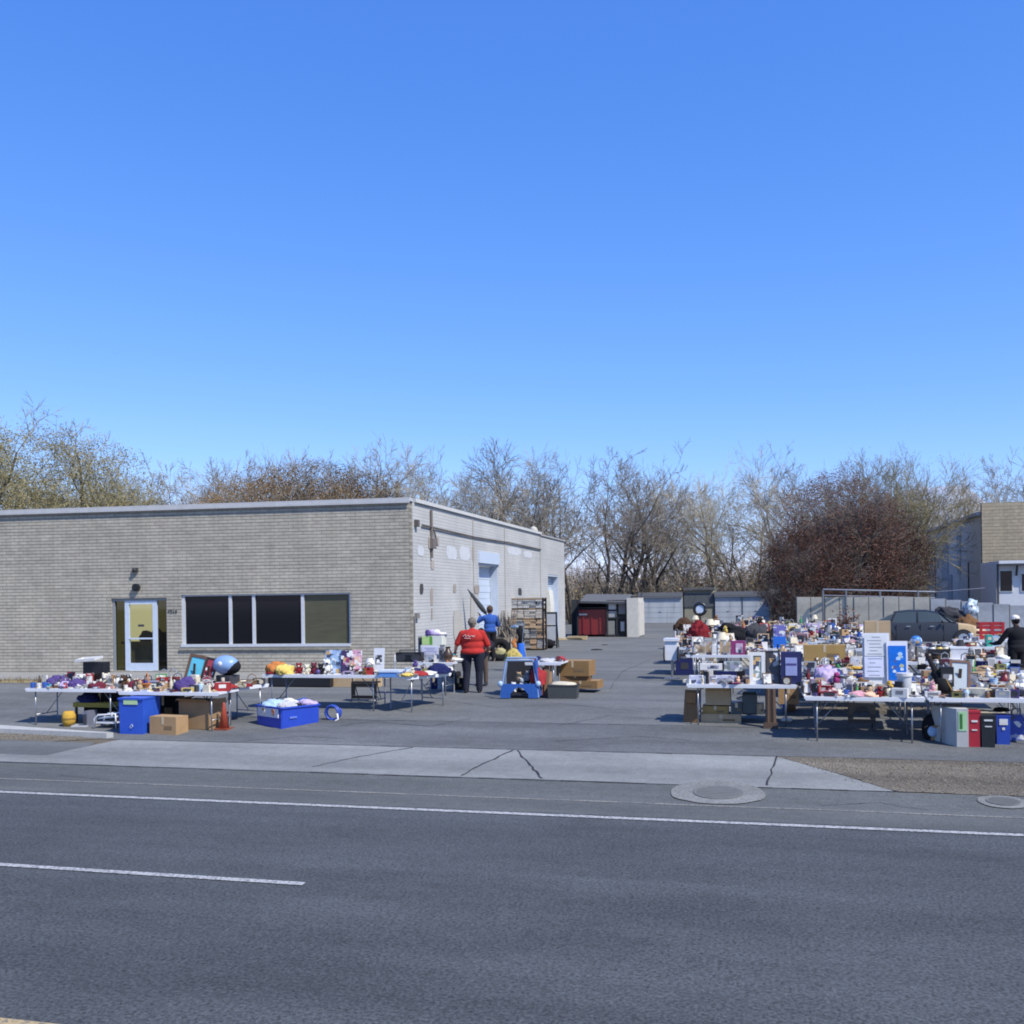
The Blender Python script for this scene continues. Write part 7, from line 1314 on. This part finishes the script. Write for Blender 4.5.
th_ = onY(546, 590, 43.2); q = onY(545, 640, 43.2); mb = MB(); pts = [Vector((q.x + .1 + .22 * math.sin(k / 12 * 2.4) - .12, 43.2, G + (th_.z - G) * k / 12)) for k in range(13)]
mb.prism([(q_.x - .09, q_.z) for q_ in pts] + [(q_.x + .09, q_.z) for q_ in reversed(pts)], 'Y', 43.1, 43.9)
tag(mb.build('foam_mattress', cm((.6, .58, .5), 'cloth'), None, False, None), 'cream foam mattress bent upright beside the second loading door', 'mattress')
for px, py, s, lab in ((597, 650, 1, 'flat black rag on the asphalt in front of the red dumpster'), (605, 645, .6, 'small dark rag on the asphalt by the dumpster')): p = at(px, py); item('folded_cloth0', 'black', p, .3, s, label=lab, cat='rag', scale=(s, s * 1.3, s * .4))

# ------------------------------------------------------------------ fill the tables
TALL = [('carton', 5), ('gift_box', 6), ('upright_box', 5), ('soft_toy', 5), ('picture_frame', 6), ('folded_cloth', 7), ('standing_book', 5), ('basket', 3), ('handbag', 3), ('radio', 2), ('game_box', 4), ('shoe', 3), ('tin', 2)]
T1['done'] = set(); T2['done'] = set()
for T, ph in ((T1, 'on the left end table with the purple cloth'), (T2, 'on the second table around the helmet')): fill(T, 22, ph, 515 + int(T['L'] * 100), 1.05, TALL, CW, .42, .3); fill(T, 24, ph, 919 + int(T['L'] * 100), .62, [q_ for q_ in KW if q_[0] in ('book', 'gift_box', 'folded_cloth', 'bowl', 'jar', 'game_box', 'figurine', 'mug', 'shoe', 'toy_car')], CW, .36)
for T, ph in ((T4, 'on the table below the window'), (T5, 'on the crossways table near the person in red')): fill(T, 9, ph, 321 + int(T['L'] * 100), .9, TALL, CW, .42, .3); fill(T, 16, ph, 77 + int(T['L'] * 100), .6, [q_ for q_ in KW if q_[0] in ('book', 'gift_box', 'folded_cloth', 'bowl', 'jar', 'game_box', 'figurine', 'mug', 'shoe', 'toy_car')], CW, .38)
for T, n, ph, s in ((T1, 17, 'on the left end table with the purple cloth', 1), (T2, 16, 'on the second table around the helmet', 1), (T4, 8, 'on the table below the window', .9), (T5, 7, 'on the crossways table near the person in red', .85), (T6, 7, 'on the corner table by the white box', .95)): fill(T, int(n * 1.6), ph, int(abs(T['x']) * 100), s); fill(T, int(n * 1.9), ph, int(abs(T['x']) * 57), s * .66, [q_ for q_ in KW if q_[0] in ('book', 'gift_box', 'folded_cloth', 'bowl', 'jar', 'tin', 'game_box', 'figurine', 'mug', 'shoe', 'toy_car', 'plate')], pack=.4)
far = [(k, w_) for k, w_ in KW if k not in ('candlestick', 'mug', 'tin')]
for T, n, ph, s in ((A1, 24, 'on the front table below the notice board', 1), (A2, 22, 'on the front table over the red bin', 1), (B0, 20, 'on the table beside the wooden pedestal', 1), (B1, 18, 'on the table around the notice board foot', 1.15), (B2, 18, 'on the table behind the tilted mirror', 1.1),
                    (C0, 14, 'behind the row of upright boxes', 1.1), (C1, 15, 'around the long tan carton', 1.15), (C2, 12, 'near the tall tan carton and globe', .85), (C3, 11, 'on the table left of the person in black', 1),
                    (D0, 15, 'on the table behind the white wheeled cart', 1.25), (D1, 14, 'around the tall purple box', 1.25), (D2, 14, 'on the table behind the long tan carton', 1.25), (D3, 12, 'on the table with the upright binders', .8),
                    (E0, 12, 'in the fifth row, driveway end', 1.3), (E1, 12, 'in the fifth row, second table from the driveway', 1.3), (E2, 13, 'in the fifth row, third table from the driveway', 1.3), (E3, 3, 'around the red crate', .6),
                    (F0, 11, 'around the round black ringed mirror', 1.4), (F1, 12, 'in the sixth row, below the dark container', 1.4), (F2, 12, 'in the sixth row, left of the sedan', 1.4), (G0, 11, 'in the seventh row, driveway end', 1.5), (G1, 11, 'in the seventh row, below the right garages', 1.5), (G2, 11, 'in the seventh row, below the tan grey fence', 1.5),
                    (H0, 9, 'in the last row, driveway end', 1.6), (H1, 9, 'in the last row, below the dark container', 1.6), (H2, 9, 'in the last row, beside the sedan nose', 1.6)) + tuple(EXTRA):
    fill(T, int(n * 1.9), ph, int((T['x'] + 20) * 977 + T['y'] * 31), s, far if T['y'] > 25 else KW)
    fill(T, int(n * 1.3), ph, int((T['x'] + 20) * 611 + T['y'] * 17), s * .66, [q_ for q_ in KW if q_[0] in ('book', 'gift_box', 'folded_cloth', 'bowl', 'jar', 'tin', 'game_box', 'mug', 'shoe', 'standing_book', 'tray', 'carton')], pack=.42)
